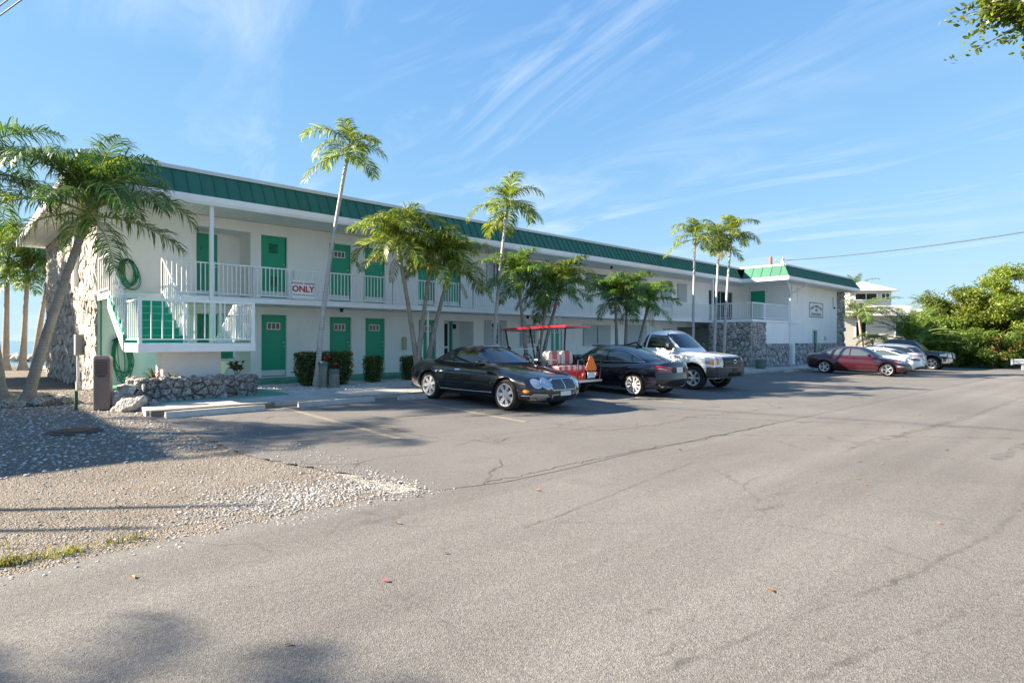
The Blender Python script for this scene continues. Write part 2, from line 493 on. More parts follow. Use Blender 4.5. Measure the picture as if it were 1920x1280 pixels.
# painted stall lines, worn
def paint_mat():
    m, t, p = nodes('worn_yellow_paint')
    geo = tnode(t, 'ShaderNodeNewGeometry')
    n = tnode(t, 'ShaderNodeTexNoise', Scale=9.0, Detail=8.0, Roughness=0.8); t.links.new(geo.outputs['Position'], n.inputs['Vector'])
    c = mixc(t, ramp(t, n.outputs['Fac'], [(0.36, 0.0), (0.54, 1.0)]), (0.30, 0.22, 0.09), (0.17, 0.165, 0.15))
    t.links.new(c, p.inputs['Base Color']); p.inputs['Roughness'].default_value = 0.85
    return m
m_paint = paint_mat()
def drape(mb):
    mb.v = [(x, y, z+G(x, -y)) for x, y, z in mb.v]; return mb
for k in range(14):
    s = -2.45 + 2.9 * k
    tag(drape(MB().box(s-0.05, s+0.05, -11.3, -6.65, 0.0, 0.004)).build('stall_line', m_paint, None, BLOC, BA), kind='structure')

# kerb, pavement, planting bed, walkway
tag(drape(MB().box(-5.0, 0, -6.42, -6.22, -0.05, 0.105).box(0, 50, -6.42, -6.22, -0.05, 0.105)).build('kerb', m_conc, None, BLOC, BA), kind='structure')
m_pave = M('pavement_concrete', (0.44, 0.43, 0.40), 0.88, var=0.25, vscale=1.5, bump=0.3, bscale=40, world=True, grime=0.2)
tag(drape(MB().box(-4.9, 0, -6.22, -4.96, -0.05, 0.10).box(0, 50, -6.22, -3.0, -0.05, 0.10)).build('pavement', m_pave, None, BLOC, BA), kind='structure')
tag(drape(MB().box(-1.6, 0, -4.96, -1.52, -0.05, 0.125).box(0, 26, -4.96, -1.52, -0.05, 0.125)).build('gravel_bed', m_gravelbase, None, BLOC, BA), kind='structure')
tag(MB().box(-4.8, -1.6, -4.96, -1.52, -0.05, 0.13).build('path', m_walkgreen, None, BLOC, BA), kind='structure')
tag(MB().box(-4.8, 33, -1.52, 0.9, -0.05, 0.235).build('walkway', m_walkgreen, None, BLOC, BA), kind='structure')

# sea behind the motel on the left
m, t, p = nodes('sea_water')
p.inputs['Base Color'].default_value = (0.10, 0.20, 0.24, 1); p.inputs['Roughness'].default_value = 0.18
nn = tnode(t, 'ShaderNodeTexNoise', Scale=0.8, Detail=4.0); bb = tnode(t, 'ShaderNodeBump', Strength=0.4, Distance=0.2)
t.links.new(nn.outputs['Fac'], bb.inputs['Height']); t.links.new(bb.outputs[0], p.inputs['Normal'])
sheet('sea', [(-400, -24), (40, -24), (400, -2400), (-2400, -2400), (-2400, -24)], -0.004, m)

# ================================================================ the motel
B = empty('motel_building', BLOC, BA, 'long white two-storey motel with green metal mansard roof, balcony and coral stone ends', 'building')

def wall_plane(name, s0, s1, z0, z1, ops, y=0.0, parent=None, mm=None, flip=None):
    """front face split round openings (s0,s1,z0,z1,depth) with their reveals"""
    b = MB()
    xs = sorted({s0, s1} | {o[0] for o in ops} | {o[1] for o in ops})
    for a, c in zip(xs, xs[1:]):
        zs = [z0]
        for o in sorted([o for o in ops if o[0] <= a + 1e-6 and o[1] >= c - 1e-6], key=lambda q: q[2]):
            zs += [o[2], o[3]]
        zs.append(z1)
        for i in range(0, len(zs), 2):
            if zs[i+1] - zs[i] > 1e-4:
                b.quad((a, y, zs[i]), (c, y, zs[i]), (c, y, zs[i+1]), (a, y, zs[i+1]))
    for (a, c, za, zb, dp) in ops:
        b.quad((a, y, za), (a, y, zb), (a, y+dp, zb), (a, y+dp, za))
        b.quad((c, y, zb), (c, y, za), (c, y+dp, za), (c, y+dp, zb))
        b.quad((a, y, zb), (c, y, zb), (c, y+dp, zb), (a, y+dp, zb))
        b.quad((c, y, za), (a, y, za), (a, y+dp, za), (c, y+dp, za))
        if dp > 0.5:
            b.quad((a, y+dp, za), (c, y+dp, za), (c, y+dp, zb), (a, y+dp, zb))
    return b.build(name, mm or m_wall, parent or B, fix=False)

D = 0.10
ops = [(-2.32, -0.73, 2.80, 4.90, 0.95), (-0.40, 0.46, 2.84, 4.87, D), (1.96, 2.80, 2.84, 4.87, D), (3.35, 4.20, 2.84, 4.87, D),
       (5.69, 6.53, 2.84, 4.87, D), (6.95, 7.85, 2.84, 4.87, D), (9.55, 10.15, 3.75, 4.90, D), (16.0, 17.9, 3.98, 4.98, D),
       (24.95, 25.8, 3.85, 4.90, D), (28.75, 32.2, 2.75, 4.82, D), (12.9, 13.75, 2.84, 4.87, D), (20.0, 20.9, 2.84, 4.87, D), (23.1, 24.1, 3.5, 4.88, D),
       (-2.30, -0.73, 0.24, 2.27, 0.95), (-0.39, 0.44, 0.26, 2.29, D), (1.97, 2.81, 0.26, 2.28, D), (3.37, 4.20, 0.26, 2.27, D), (5.72, 6.56, 0.26, 2.27, D),
       (6.97, 8.53, 0.24, 2.26, 0.95), (9.55, 10.05, 1.25, 2.25, D), (11.7, 12.4, 1.25, 2.25, D), (13.40, 14.2, 0.26, 2.27, D),
       (16.0, 17.9, 1.25, 2.2, D), (19.6, 21.5, 1.1, 2.25, D), (23.2, 24.2, 1.2, 2.18, D), (24.85, 29.0, 0.24, 2.28, 3.0)]
wall_plane('front_wall', -4.79, 33.0, 0.0, 5.24, ops)
rest = MB()
rest.quad((-4.79, 11.0, 0), (-4.79, 11.0, 5.24), (33, 11, 5.24), (33, 11, 0))
rest.build('rear_wall', m_wall, B)
MB().box(-4.75, 33, 0.2, 11, 2.45, 2.7).build('floor_slab', m_wall, B)

# ---- doors
door_me = MB().box(0, 0.82, 0.0, 0.05, 0, 2.02, 0.006).mesh('door', m_green)
def lite_me():
    b = MB()
    for x in (0.0, 0.137, 0.274, 0.41): b.box(x-0.014, x+0.014, -0.018, 0.0, 0, 0.21)
    b.box(-0.014, 0.424, -0.0165, 0.0, -0.014, 0.012); b.box(-0.014, 0.424, -0.0165, 0.0, 0.198, 0.224)
    return b.mesh('window_frame', m_white)
lite_f = lite_me()
lite_p = MB().box(0.014, 0.123, -0.007, 0, 0.012, 0.198).mesh('pane', M('small_pane_red', (0.07, 0.035, 0.035), 0.12))
kick_me = MB().box(0.02, 0.80, -0.004, 0, 0.03, 0.21).mesh('kick_plate', m_kick)
knob_b = MB(); knob_b.tube([(0, 0.0, 0), (0, -0.05, 0)], 0.011, 8).lathe([(0.0, -0.085), (0.024, -0.08), (0.03, -0.062), (0.022, -0.045), (0.012, -0.04)], 12, axis='y')
knob_me = knob_b.mesh('door_knob', m_steel, True)
lock_me = MB().lathe([(0.026, 0), (0.026, -0.012), (0.02, -0.02), (0.0, -0.02)], 12, axis='y').mesh('dead_bolt', m_steel, True)
thr_me = MB().box(0, 1, -0.04, 0.05, 0, 0.03).mesh('threshold', m_black)
def louvre_me(w, h, n):
    b = MB()
    b.box(0, w, -0.012, 0, 0, 0.02); b.box(0, w, -0.012, 0, h-0.02, h); b.box(0, 0.02, -0.011, 0, 0.02, h-0.02); b.box(w-0.02, w, -0.011, 0, 0.02, h-0.02)
    for i in range(n):
        z = 0.03 + (h-0.06)*(i+0.5)/n
        b.add([(0.02, -0.014, z-0.012), (w-0.02, -0.014, z-0.012), (w-0.02, -0.001, z+0.012), (0.02, -0.001, z+0.012)], [(0, 1, 2, 3)])
    return b.mesh('louvre', m_green)
lv = louvre_me(0.32, 0.34, 7)
lvd = MB().box(0.02, 0.30, -0.003, 0, 0.02, 0.32).mesh('louvre_back', m_dark)
def door(s, z, y=D, w=None, lite=True, kick=True, louv=False, number=None, hinge_right=False, knobs=True):
    d = inst('door', door_me, B, (s, y, z)); 
    if w: d.scale.x = w / 0.82
    if lite:
        inst('window_frame', lite_f, d, (0.205, -0.001, 1.55))
        for k in range(3): inst('pane', lite_p, d, (0.205+0.137*k, -0.001, 1.55))
    if kick: inst('kick_plate', kick_me, d, (0, -0.001, 0))
    if knobs:
        inst('door_knob', knob_me, d, (0.75, 0, 0.98)); inst('dead_bolt', lock_me, d, (0.75, 0, 1.12))
    if louv:
        for zz_ in (1.45, 0.38): inst('louvre_back', lvd, d, (0.25, -0.001, zz_)); inst('louvre', lv, d, (0.25, -0.003, zz_))
    if number: text_part('door_number', number, 0.16, m_blacktxt, d, (0.34, -0.004, 1.55), (R(90), 0, 0))
    return d
door(-2.27, 2.83, 0.93, 0.83, False, True, number='2'); door(-2.27, 0.27, 0.93, 0.83, False, True, number='1')
MB().box(-2.30, -0.75, -0.02, 0.10, 2.70, 2.795).build('door_step', m_green, B)
door(-0.38, 2.85, lite=False, louv=True)
for s, l in ((1.97, True), (3.36, True), (5.70, True), (6.98, True), (12.91, True), (20.03, True)): door(s, 2.85)
for s in (-0.375, 1.98, 3.375, 5.73, 13.41): door(s, 0.265)
# screen door in its recess: white frame, black mesh
sd = MB()
for x0, x1, z0, z1 in ((0, 0.09, 0, 2.0), (0.79, 0.88, 0, 2.0), (0.09, 0.79, 1.92, 2.0), (0.09, 0.79, 0.0, 0.14), (0.09, 0.79, 0.86, 0.95)):
    sd.box(x0, x1, -0.035, 0.0, z0, z1)
sdo = sd.build('screen_door', m_white, B, (7.02, 0.90, 0.25))
MB().box(0.09, 0.79, -0.018, -0.010, 0.14, 1.92).build('screen', m_dark, sdo)
inst('door_knob', knob_me, sdo, (0.06, -0.035, 1.0))
MB().box(7.93, 8.02, 0.80, 0.93, 0.25, 2.26).build('door_jamb', m_green, B)

# ---- windows
def window(s0, s1, z0, z1, bars=1, cross=0, shutters=None, y=D):
    f = MB(); t_ = 0.05
    f.box(s0, s1, y-0.05, y, z0, z0+t_); f.box(s0, s1, y-0.05, y, z1-t_, z1); f.box(s0, s0+t_, y-0.05, y, z0+t_, z1-t_); f.box(s1-t_, s1, y-0.05, y, z0+t_, z1-t_)
    for i in range(bars):
        x = s0 + (s1-s0)*(i+1)/(bars+1); f.box(x-0.022, x+0.022, y-0.045, y, z0+t_, z1-t_)
    for i in range(cross):
        z = z0 + (z1-z0)*(i+1)/(cross+1); f.box(s0+t_, s1-t_, y-0.04, y, z-0.016, z+0.016)
    w = f.build('window', m_white, B)
    xs = [s0+t_] + [s0+(s1-s0)*(i+1)/(bars+1) for i in range(bars)] + [s1-t_]
    for a, c in zip(xs, xs[1:]): MB().box(a+0.01, c-0.01, y-0.014, y+0.01, z0+t_, z1-t_).build('pane', m_glass, w)
    MB().box(s0-0.06, s1+0.06, -0.06, 0.02, z0-0.05, z0-0.003).build('window_sill', m_white, w)
    return w
def shutter(s0, s1, z0, z1, m=None, y=-0.045, n=None):
    """one accordion shutter: vertical folded slats"""
    n = n or max(3, int((s1-s0)/0.09))
    b = MB(); dx = (s1-s0)/n
    for i in range(n):
        x0, x1 = s0+dx*i, s0+dx*(i+1); xm = (x0+x1)/2
        b.quad((x0, y, z0), (xm, y-0.035, z0), (xm, y-0.035, z1), (x0, y, z1)); b.quad((xm, y-0.035, z0), (x1, y, z0), (x1, y, z1), (xm, y-0.035, z1))
    b.box(s0, s1, y-0.05, 0, z1, z1+0.04); b.box(s0, s1, y-0.05, 0, z0-0.04, z0)
    return b.build('shutter', m or m_grey, B, fix=False)
window(9.55, 10.05, 1.25, 2.25, 1, 3); shutter(9.15, 9.53, 1.22, 2.30); shutter(10.07, 10.42, 1.22, 2.30)
window(11.7, 12.4, 1.25, 2.25, 1, 3); shutter(11.3, 11.65, 1.22, 2.3)
window(16.0, 17.9, 1.25, 2.2, 1); shutter(15.8, 16.9, 1.22, 2.22); shutter(16.95, 18.05, 1.22, 2.22)
window(19.6, 21.5, 1.1, 2.25, 1); shutter(19.5, 21.65, 1.1, 2.28)
window(23.2, 24.2, 1.2, 2.18, 1)
window(9.55, 10.15, 3.75, 4.9, 1); shutter(9.25, 9.6, 3.7, 4.92); shutter(10.1, 10.45, 3.7, 4.92, m_teal)
window(16.0, 17.9, 3.98, 4.98, 1)
window(24.95, 25.8, 3.85, 4.9, 1); shutter(24.85, 25.9, 3.83, 4.93)
window(23.1, 24.1, 3.5, 4.88, 1); shutter(23.05, 24.12, 3.48, 4.9, m_teal)
window(28.75, 32.2, 2.75, 4.82, 1)
# breezeway behind the dark opening
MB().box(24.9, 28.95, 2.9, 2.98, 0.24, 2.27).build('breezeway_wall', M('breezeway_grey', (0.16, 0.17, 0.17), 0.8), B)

# ---- balcony slab, posts, soffit, gutter
MB().box(-4.79, 26.1, -1.55, -0.0015, 2.54, 2.695, 0.008).build('balcony_slab', m_white, B)
MB().box(-4.7, 26.05, -1.50, -0.02, 2.695, 2.70).build('balcony_floor', M('pale_deck', (0.58, 0.58, 0.55), 0.8, var=0.1), B)
post_me = MB().box(-0.05, 0.05, -0.05, 0.05, 0, 1, 0.0).mesh('post', m_white)
for s, o, z0, z1 in ((-2.38, 1.60, 0.13, 5.25), (26.2, 1.62, 0.0, 5.25)): inst('post', post_me, B, (s, -o, z0), scale=(1, 1, z1-z0))
for s in (4.9, 5.15, 12.1, 12.45, 19.5, 19.75): inst('post', post_me, B, (s, -1.40, 0.2), scale=(0.6, 0.6, 2.34))
inst('post', post_me, B, (-2.1, -1.45, 0.2), scale=(0.6, 0.6, 2.34))

sf = MB()                                     # soffit boards running out from the wall, each with a shadow gap
def boards(s0, s1, o0, o1, w, z=5.25):
    n = int((s1-s0)/w)
    for i in range(n):
        a, c = s0+(s1-s0)*i/n, s0+(s1-s0)*(i+1)/n
        sf.box(a+0.007, c-0.007, -o1, -o0, z, z+0.02)
boards(-5.65, 29.9, -0.0, 1.66, 0.155); boards(-5.65, -4.82, -11.7, 0.0, 0.2); boards(29.9, 43.3, -1.5, 4.62, 0.2)
boards(26.3, 29.9, 1.66, 1.70, 0.2)
so = sf.build('soffit', m_soffit, B); so['kind'] = 'stuff'
MB().box(-5.68, 29.95, -1.64, 11.8, 5.275, 5.30).box(29.96, 43.3, -4.6, 12, 5.28, 5.305).build('soffit_backing', m_roofdeck, B)
def gutter(name, a, b_, wdt=0.13):
    """square gutter between two (s,out) points, on the outside of the line"""
    A, Bp = Vector((a[0], -a[1], 0)), Vector((b_[0], -b_[1], 0)); e = (Bp-A).normalized(); nn_ = Vector((e.y, -e.x, 0))
    prof = [(0, 5.22), (-wdt*0.15, 5.21), (wdt*0.75, 5.20), (wdt, 5.28), (wdt*1.05, 5.43), (wdt*0.95, 5.44), (0.0, 5.43)]
    mb = MB(); n = len(prof)
    vs_ = [tuple(A + nn_*q + Vector((0, 0, z))) for q, z in prof] + [tuple(Bp + nn_*q + Vector((0, 0, z))) for q, z in prof]
    mb.add(vs_, [(i, (i+1) % n, n+(i+1) % n, n+i) for i in range(n)] + [tuple(range(n)), tuple(range(n, 2*n))])
    return mb.build(name, m_trim, B)
gutter('gutter', (-5.73, 1.67), (29.9, 1.67)); gutter('gutter', (29.9, 1.80), (29.9, 4.63)); gutter('gutter', (29.77, 4.63), (43.45, 4.63))
gutter('gutter', (-5.70, -11.8), (-5.70, 1.67), 0.06); gutter('gutter', (43.30, 4.63), (43.30, -8))

# ---- mansard of standing-seam panels
MH, MI = 0.76, 0.45
def mansard(name, a, b_, inA, inB, w=0.345):
    A, Bp = Vector((a[0], -a[1], 5.43)), Vector((b_[0], -b_[1], 5.43)); ln = (Bp-A).length; e = (Bp-A)/ln; o = Vector((e.y, -e.x, 0))
    n = round(ln/w)
    base = MB()                                # backing sheet
    def pt(t_, h, up=0.0):
        lo, hi = inA*h, ln - inB*h
        t_ = min(max(t_, lo), hi) if up == 0 else t_
        nrm = (o*MH + Vector((0, 0, MI))).normalized()
        return A + e*t_ - o*MI*h + Vector((0, 0, MH*h)) + nrm*up
    base.quad(pt(0, 0), pt(ln, 0), pt(ln, 1), pt(0, 1))
    r_ = base.build(name, m_roofg, B, fix=False)
    for i in range(n):
        t0, t1 = ln*i/n, ln*(i+1)/n
        mb = MB()
        nrm = (o*MH + Vector((0, 0, MI))).normalized()
        lo, hi = inA, ln-inB
        def q(t_, h, up):
            l_, h_ = inA*h, ln-inB*h
            return pt(0, h) - e*(max(0.0, l_)) + e*min(max(t_, l_), h_) + nrm*up if False else (A + e*min(max(t_, l_), h_) - o*MI*h + Vector((0, 0, MH*h)) + nrm*up)
        H = [0, 0.5, 1]
        vs_ = []
        for h in H:
            vs_ += [q(t0+0.012, h, 0.006), q((t0+t1)/2, h, 0.009), q(t1-0.012, h, 0.006)]
        mb.add(vs_, [(0, 1, 4, 3), (1, 2, 5, 4), (3, 4, 7, 6), (4, 5, 8, 7)])
        ra, rb = [q(t1-0.012, 0, 0.006), q(t1+0.0, 0, 0.006)], None
        rv = [q(t1-0.013, 0, 0), q(t1-0.013, 0, 0.032), q(t1+0.010, 0, 0.032), q(t1+0.010, 0, 0), q(t1-0.013, 0.985, 0), q(t1-0.013, 0.985, 0.032), q(t1+0.010, 0.985, 0.032), q(t1+0.010, 1, 0)]
        if i < n-1: mb.add(rv, [(0, 1, 5, 4), (1, 2, 6, 5), (2, 3, 7, 6)])
        mb.build('roof_panel', m_roofg, r_, fix=False)
    # metal cap along the top
    c = MB()
    p0, p1 = A + e*inA - o*(MI+0.0) + Vector((0, 0, MH)), A + e*(ln-inB) - o*MI + Vector((0, 0, MH))
    sec = [(0.085, -0.055), (0.08, 0.05), (-0.12, 0.08), (-0.12, -0.05)]
    vs_ = [tuple(p + o*x + Vector((0, 0, z))) for p in (p0, p1) for x, z in sec]
    c.add(vs_, [(0, 1, 5, 4), (1, 2, 6, 5), (2, 3, 7, 6), (3, 0, 4, 7), (0, 1, 2, 3), (4, 5, 6, 7)])
    c.build('roof_cap', m_roofcap, r_)
    return r_
mansard('mansard_roof', (-5.73, 1.78), (29.78, 1.78), MI, -MI)
mansard('mansard_roof', (29.78, 1.78), (29.78, 4.76), -MI, MI, 0.55)
mansard('mansard_roof', (29.78, 4.76), (43.42, 4.76), MI, MI)
mansard('mansard_roof', (43.42, 4.76), (43.42, -9.0), MI, MI, 0.6)
mansard('mansard_roof', (-5.73, -11.9), (-5.73, 1.78), MI, MI, 0.5)
MB().box(-5.2, 30.2, -1.3, 11.4, 6.10, 6.14).box(30.25, 42.95, -4.25, 9, 6.105, 6.145).build('roof_deck', m_roofdeck, B)
# roof hardware on the wing: orange pipe, service mast, box
rp = MB().lathe([(0.10, 0), (0.10, 0.74), (0.07, 0.78), (0.0, 0.78)], 14).build('roof_pipe', M('terracotta_pipe', (0.40, 0.09, 0.04), 0.7, var=0.2), B, (31.3, -3.0, 6.14), smooth=True)
mast = MB().tube([(0, 0, 0), (0, 0, 0.75)], 0.035).tube([(0, 0, 0.72), (0.1, 0, 0.86), (0.2, 0, 0.8)], 0.04).tube([(-0.9, 0.1, 0.6), (-0.4, 0, 0.35), (0, 0, 0.7)], 0.016).box(-0.12, 0.16, -0.1, 0.1, 0.30, 0.55)
for k in range(9): mast.tube([(0.15, 0, 0.75), (0.15+0.16*math.sin(k*2.4), 0.08*math.cos(k), 0.55+0.06*(k % 4)), (0.3, 0, 0.5)], 0.012, 5)
mast.build('service_mast', m_galv, B, (32.7, -3.2, 6.14))

# ---- railings with single pickets
pick_me = MB().box(-0.011, 0.011, -0.011, 0.011, 0, 1).mesh('picket', m_white)
def railing(A, Bp, h=0.95, gap=0.085, pitch=0.118, parent=None, endposts=True, name='railing', fat=1.0):
    """A, B: (s, out, z) of the floor line; slanted runs keep their pickets upright"""
    A, Bp = Vector((A[0], -A[1], A[2])), Vector((Bp[0], -Bp[1], Bp[2])); v = Bp-A; ln = Vector((v.x, v.y)).length
    e = Vector((v.x, v.y, 0)).normalized(); sl = v.z/ln; an = math.atan2(e.y, e.x)
    b = MB()
    def bar(z, hw, hh):
        vs_ = []
        for x in (0, ln):
            for y_, z_ in ((-hw, -hh), (hw, -hh), (hw, hh), (-hw, hh)): vs_.append((x, y_, z+sl*x+z_))
        b.add(vs_, [(0, 1, 2, 3), (4, 5, 6, 7), (0, 1, 5, 4), (1, 2, 6, 5), (2, 3, 7, 6), (3, 0, 4, 7)])
    bar(h, 0.021*fat, 0.018*fat); bar(gap, 0.016, 0.014)
    if endposts:
        for x in (0.0, ln): b.box(x-0.022*fat, x+0.022*fat, -0.022*fat, 0.022*fat, sl*x-0.01, sl*x+h+0.016*fat)
    r_ = b.build(name, m_white, parent or B, tuple(A), an)
    n = max(1, int(ln/pitch))
    for i in range(1, n):
        x = ln*i/n
        inst('picket', pick_me, r_, (x, 0, gap+sl*x), scale=(1, 1, h-gap))
    return r_
cuts = [-3.58, -1.20, 0.02, 2.48, 3.60, 6.03, 7.26, 9.69, 12.1, 14.6, 17.0, 19.4, 21.8, 24.0, 26.1]
for a, c in zip(cuts, cuts[1:]): railing((a, 1.50, 2.70), (c, 1.50, 2.70), 0.93, parent=B)
railing((26.15, 1.60, 2.70), (26.15, 4.08, 2.70), 0.96, pitch=0.13, fat=1.5)
railing((26.15, 4.08, 2.70), (27.85, 4.08, 2.70), 0.96, pitch=0.13, fat=1.5)
railing((27.85, 4.08, 2.70), (31.4, 4.08, 2.70), 0.96, pitch=0.13, fat=1.2)

# ---- stair: flight from the balcony out to the platform, second flight back to the ground
st_n, st_r = 7, (2.70-1.39)/7
step_w = 1.95/6
m_nose = M('lit_nosing', (0.10, 0.46, 0.30), 0.6, var=0.2, vscale=15)  # carpet green painted lighter, for the light along the step edges
def steps(s0, s1, ztop, otop, dz, n, direction):
    for i in range(n):
        z = ztop - dz*(i+1); o0 = otop + direction*step_w*i; o1 = otop + direction*step_w*(i+1)
        y0, y1 = sorted((-o0, -o1))
        b = MB(); b.box(s0, s1, y0, y1, z-0.19, z)
        nose = y0 if direction > 0 else y1
        b.box(s0+0.002, s1-0.002, min(nose, nose+(-0.03 if direction > 0 else 0.03)), max(nose, nose+(-0.03 if direction > 0 else 0.03)), z-0.045, z-0.001)
        st_ = b.build('step', m_stair, STAIR)
        ny = nose + (-0.034 if direction > 0 else 0.034)
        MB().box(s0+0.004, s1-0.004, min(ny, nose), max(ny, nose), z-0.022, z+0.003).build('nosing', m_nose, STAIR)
STAIR = MB().box(-4.82, -2.36, -4.85, -3.45, 1.19, 1.385, 0.01).build('staircase', m_white, B)
MB().box(-4.80, -2.40, -4.80, -3.452, 1.385, 1.392).build('platform_carpet', m_stair, STAIR)
MB().box(-4.74, -3.60, -1.548, -1.50, 2.55, 2.703).build('top_riser', m_stair, STAIR)
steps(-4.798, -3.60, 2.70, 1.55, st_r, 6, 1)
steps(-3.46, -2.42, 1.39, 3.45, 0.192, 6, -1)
def stringer(s0, s1, pts):
    MB().prism([(-o, z) for o, z in pts], s0, s1, 'x').build('stringer', m_white, STAIR)
stringer(-4.80, -4.742, [(0.0, 2.69), (1.50, 2.69), (1.56, 2.50), (3.44, 1.42), (3.50, 1.38), (3.50, 1.17), (3.30, 1.17), (1.50, 2.24), (1.42, 2.53), (0.0, 2.53)])
stringer(-3.595, -3.54, [(1.52, 2.60), (1.62, 2.52), (3.47, 1.38), (3.47, 1.17), (3.22, 1.17), (1.52, 2.30)])
stringer(-2.415, -2.36, [(3.47, 1.38), (3.40, 1.19), (3.47, 1.0), (1.75, 0.05), (1.50, 0.14), (1.50, 0.26)])
stringer(-3.52, -3.465, [(3.46, 1.38), (3.40, 1.19), (3.46, 1.0), (1.75, 0.05), (1.50, 0.14), (1.50, 0.26)])
MB().prism([(-3.46, 0.99), (-1.75, 0.05), (-1.70, 0.0), (-3.46, 0.93)], -3.462, -2.418, 'x').build('stair_soffit', m_white, STAIR)
MB().box(-4.20, -2.95, -4.22, -3.6, 0.05, 1.19, 0.01).build('stair_pier', m_white, STAIR)
rl = dict(h=0.95, pitch=0.115)
railing((-4.77, 0.10, 2.70), (-4.77, 1.50, 2.70), h=0.95, pitch=0.24); railing((-4.77, 1.50, 2.70), (-4.77, 3.47, 1.42), h=0.95, gap=0.02, pitch=0.21); railing((-4.77, 3.47, 1.39), (-4.77, 4.76, 1.39), h=0.95, pitch=0.17)
railing((-3.57, 1.50, 2.70), (-3.57, 3.47, 1.40), h=0.95, pitch=0.17)
railing((-4.77, 4.78, 1.39), (-2.40, 4.78, 1.39), pitch=0.20, h=0.95, fat=1.6)
railing((-2.40, 4.76, 1.39), (-2.40, 3.47, 1.39), **rl); railing((-2.39, 3.45, 1.39), (-2.39, 1.75, 0.36), **rl); railing((-3.49, 3.45, 1.39), (-3.49, 1.75, 0.36), **rl)

# ---- coral stone: every stone of its own
def poly_clip(poly, px_, py_, nx, ny):
    out = []
    for i in range(len(poly)):
        a, b_ = poly[i], poly[(i+1) % len(poly)]
        da = (a[0]-px_)*nx + (a[1]-py_)*ny; db = (b_[0]-px_)*nx + (b_[1]-py_)*ny
        if da <= 0: out.append(a)
        if (da < 0 < db) or (db < 0 < da):
            k = da/(da-db); out.append((a[0]+(b_[0]-a[0])*k, a[1]+(b_[1]-a[1])*k))
    return out
def voronoi(w, h, cell, seed, jit=0.42):
    r = random.Random(seed)
    nx, ny = max(1, round(w/cell)), max(1, round(h/cell)); cx, cy = w/nx, h/ny
    pts = {}
    for j in range(-1, ny+1):
        for i in range(-1, nx+1):
            pts[i, j] = ((i+0.5+(0.25 if j % 2 else -0.25)+(r.random()-0.5)*2*jit)*cx, (j+0.5+(r.random()-0.5)*2*jit)*cy)
    cells = []
    for j in range(ny):
        for i in range(-1, nx+1):
            p_ = pts[i, j]
            poly = [(0, 0), (w, 0), (w, h), (0, h)]
            for dj in (-2, -1, 0, 1, 2):
                for di in (-2, -1, 0, 1, 2):
                    q_ = pts.get((i+di, j+dj))
                    if (di or dj) and q_ and poly:
                        poly = poly_clip(poly, (p_[0]+q_[0])/2, (p_[1]+q_[1])/2, q_[0]-p_[0], q_[1]-p_[1])
            if len(poly) >= 3:
                ar = abs(sum(poly[k][0]*poly[(k+1) % len(poly)][1]-poly[(k+1) % len(poly)][0]*poly[k][1] for k in range(len(poly))))/2
                if ar > cx*cy*0.06: cells.append(poly)
    return cells
def stone_faces(mb, poly, t_, r, frame):
    """one domed, ragged stone over a polygon; frame maps (x, y, height) to 3D"""
    cx = sum(p_[0] for p_ in poly)/len(poly); cy = sum(p_[1] for p_ in poly)/len(poly)
    ring = []
    for k in range(len(poly)):
        a, b_ = poly[k], poly[(k+1) % len(poly)]
        ring.append(a); ring.append(((a[0]+b_[0])/2, (a[1]+b_[1])/2))
    n = len(ring); vs_ = []
    tx, ty = (r.random()-0.5)*0.5, (r.random()-0.5)*0.5
    for sc_, hh in ((0.97, -0.02), (0.93, 0.45), (0.62, 0.95)):
        for k, (x, y) in enumerate(ring):
            f = sc_ * (1 + (r.random()-0.5)*0.16*(hh > 0)); dx, dy = (x-cx)*f, (y-cy)*f
            vs_.append(frame(cx+dx, cy+dy, t_*(hh + (r.random()-0.5)*0.35*(hh > 0)) + (tx*dx+ty*dy)*(hh > 0)))
    vs_.append(frame(cx, cy, t_*(0.9+0.3*r.random())))
    fs = []
    for l_ in range(2):
        for k in range(n): fs.append((l_*n+k, l_*n+(k+1) % n, (l_+1)*n+(k+1) % n, (l_+1)*n+k))
    for k in range(n): fs.append((2*n+k, 2*n+(k+1) % n, 3*n))
    mb.add(vs_, fs)
def stone_wall(name, origin, ex, w, h, nrm, cell, m, seed, thick=0.07, limit=300, parent=None, skip=None):
    """origin (local), ex: unit vector along; nrm: outward. Backing = mortar; stones are its children"""
    o, ex, nn_ = Vector(origin), Vector(ex), Vector(nrm); ez = Vector((0, 0, 1))
    def fr(x, y, hh): return tuple(o + ex*x + ez*y + nn_*hh)
    b = MB(); b.add([fr(0, 0, 0.0), fr(w, 0, 0), fr(w, h, 0), fr(0, h, 0)], [(0, 1, 2, 3)])
    wl = b.build(name, m_mortar, parent or B, fix=False)
    r = random.Random(seed); cells = voronoi(w, h, cell, seed)
    cells = [c for c in cells if not (skip and skip(sum(p_[0] for p_ in c)/len(c), sum(p_[1] for p_ in c)/len(c)))]
    rest_ = MB()
    for i, c in enumerate(cells):
        tgt = MB() if i < limit else rest_
        stone_faces(tgt, c, thick*(0.7+0.7*r.random()), r, fr)
        if i < limit: tgt.build('stone', m, wl, smooth=True)
    if rest_.f:
        q = rest_.build('stone_rubble', m, wl, smooth=True); q['kind'] = 'stuff'
    return wl
stone_wall('stone_end_wall', (-4.80, 11.0, 0.0), (0, -1, 0), 11.0, 5.24, (-1, 0, 0), 0.33, m_coral, 21, 0.038, 300)
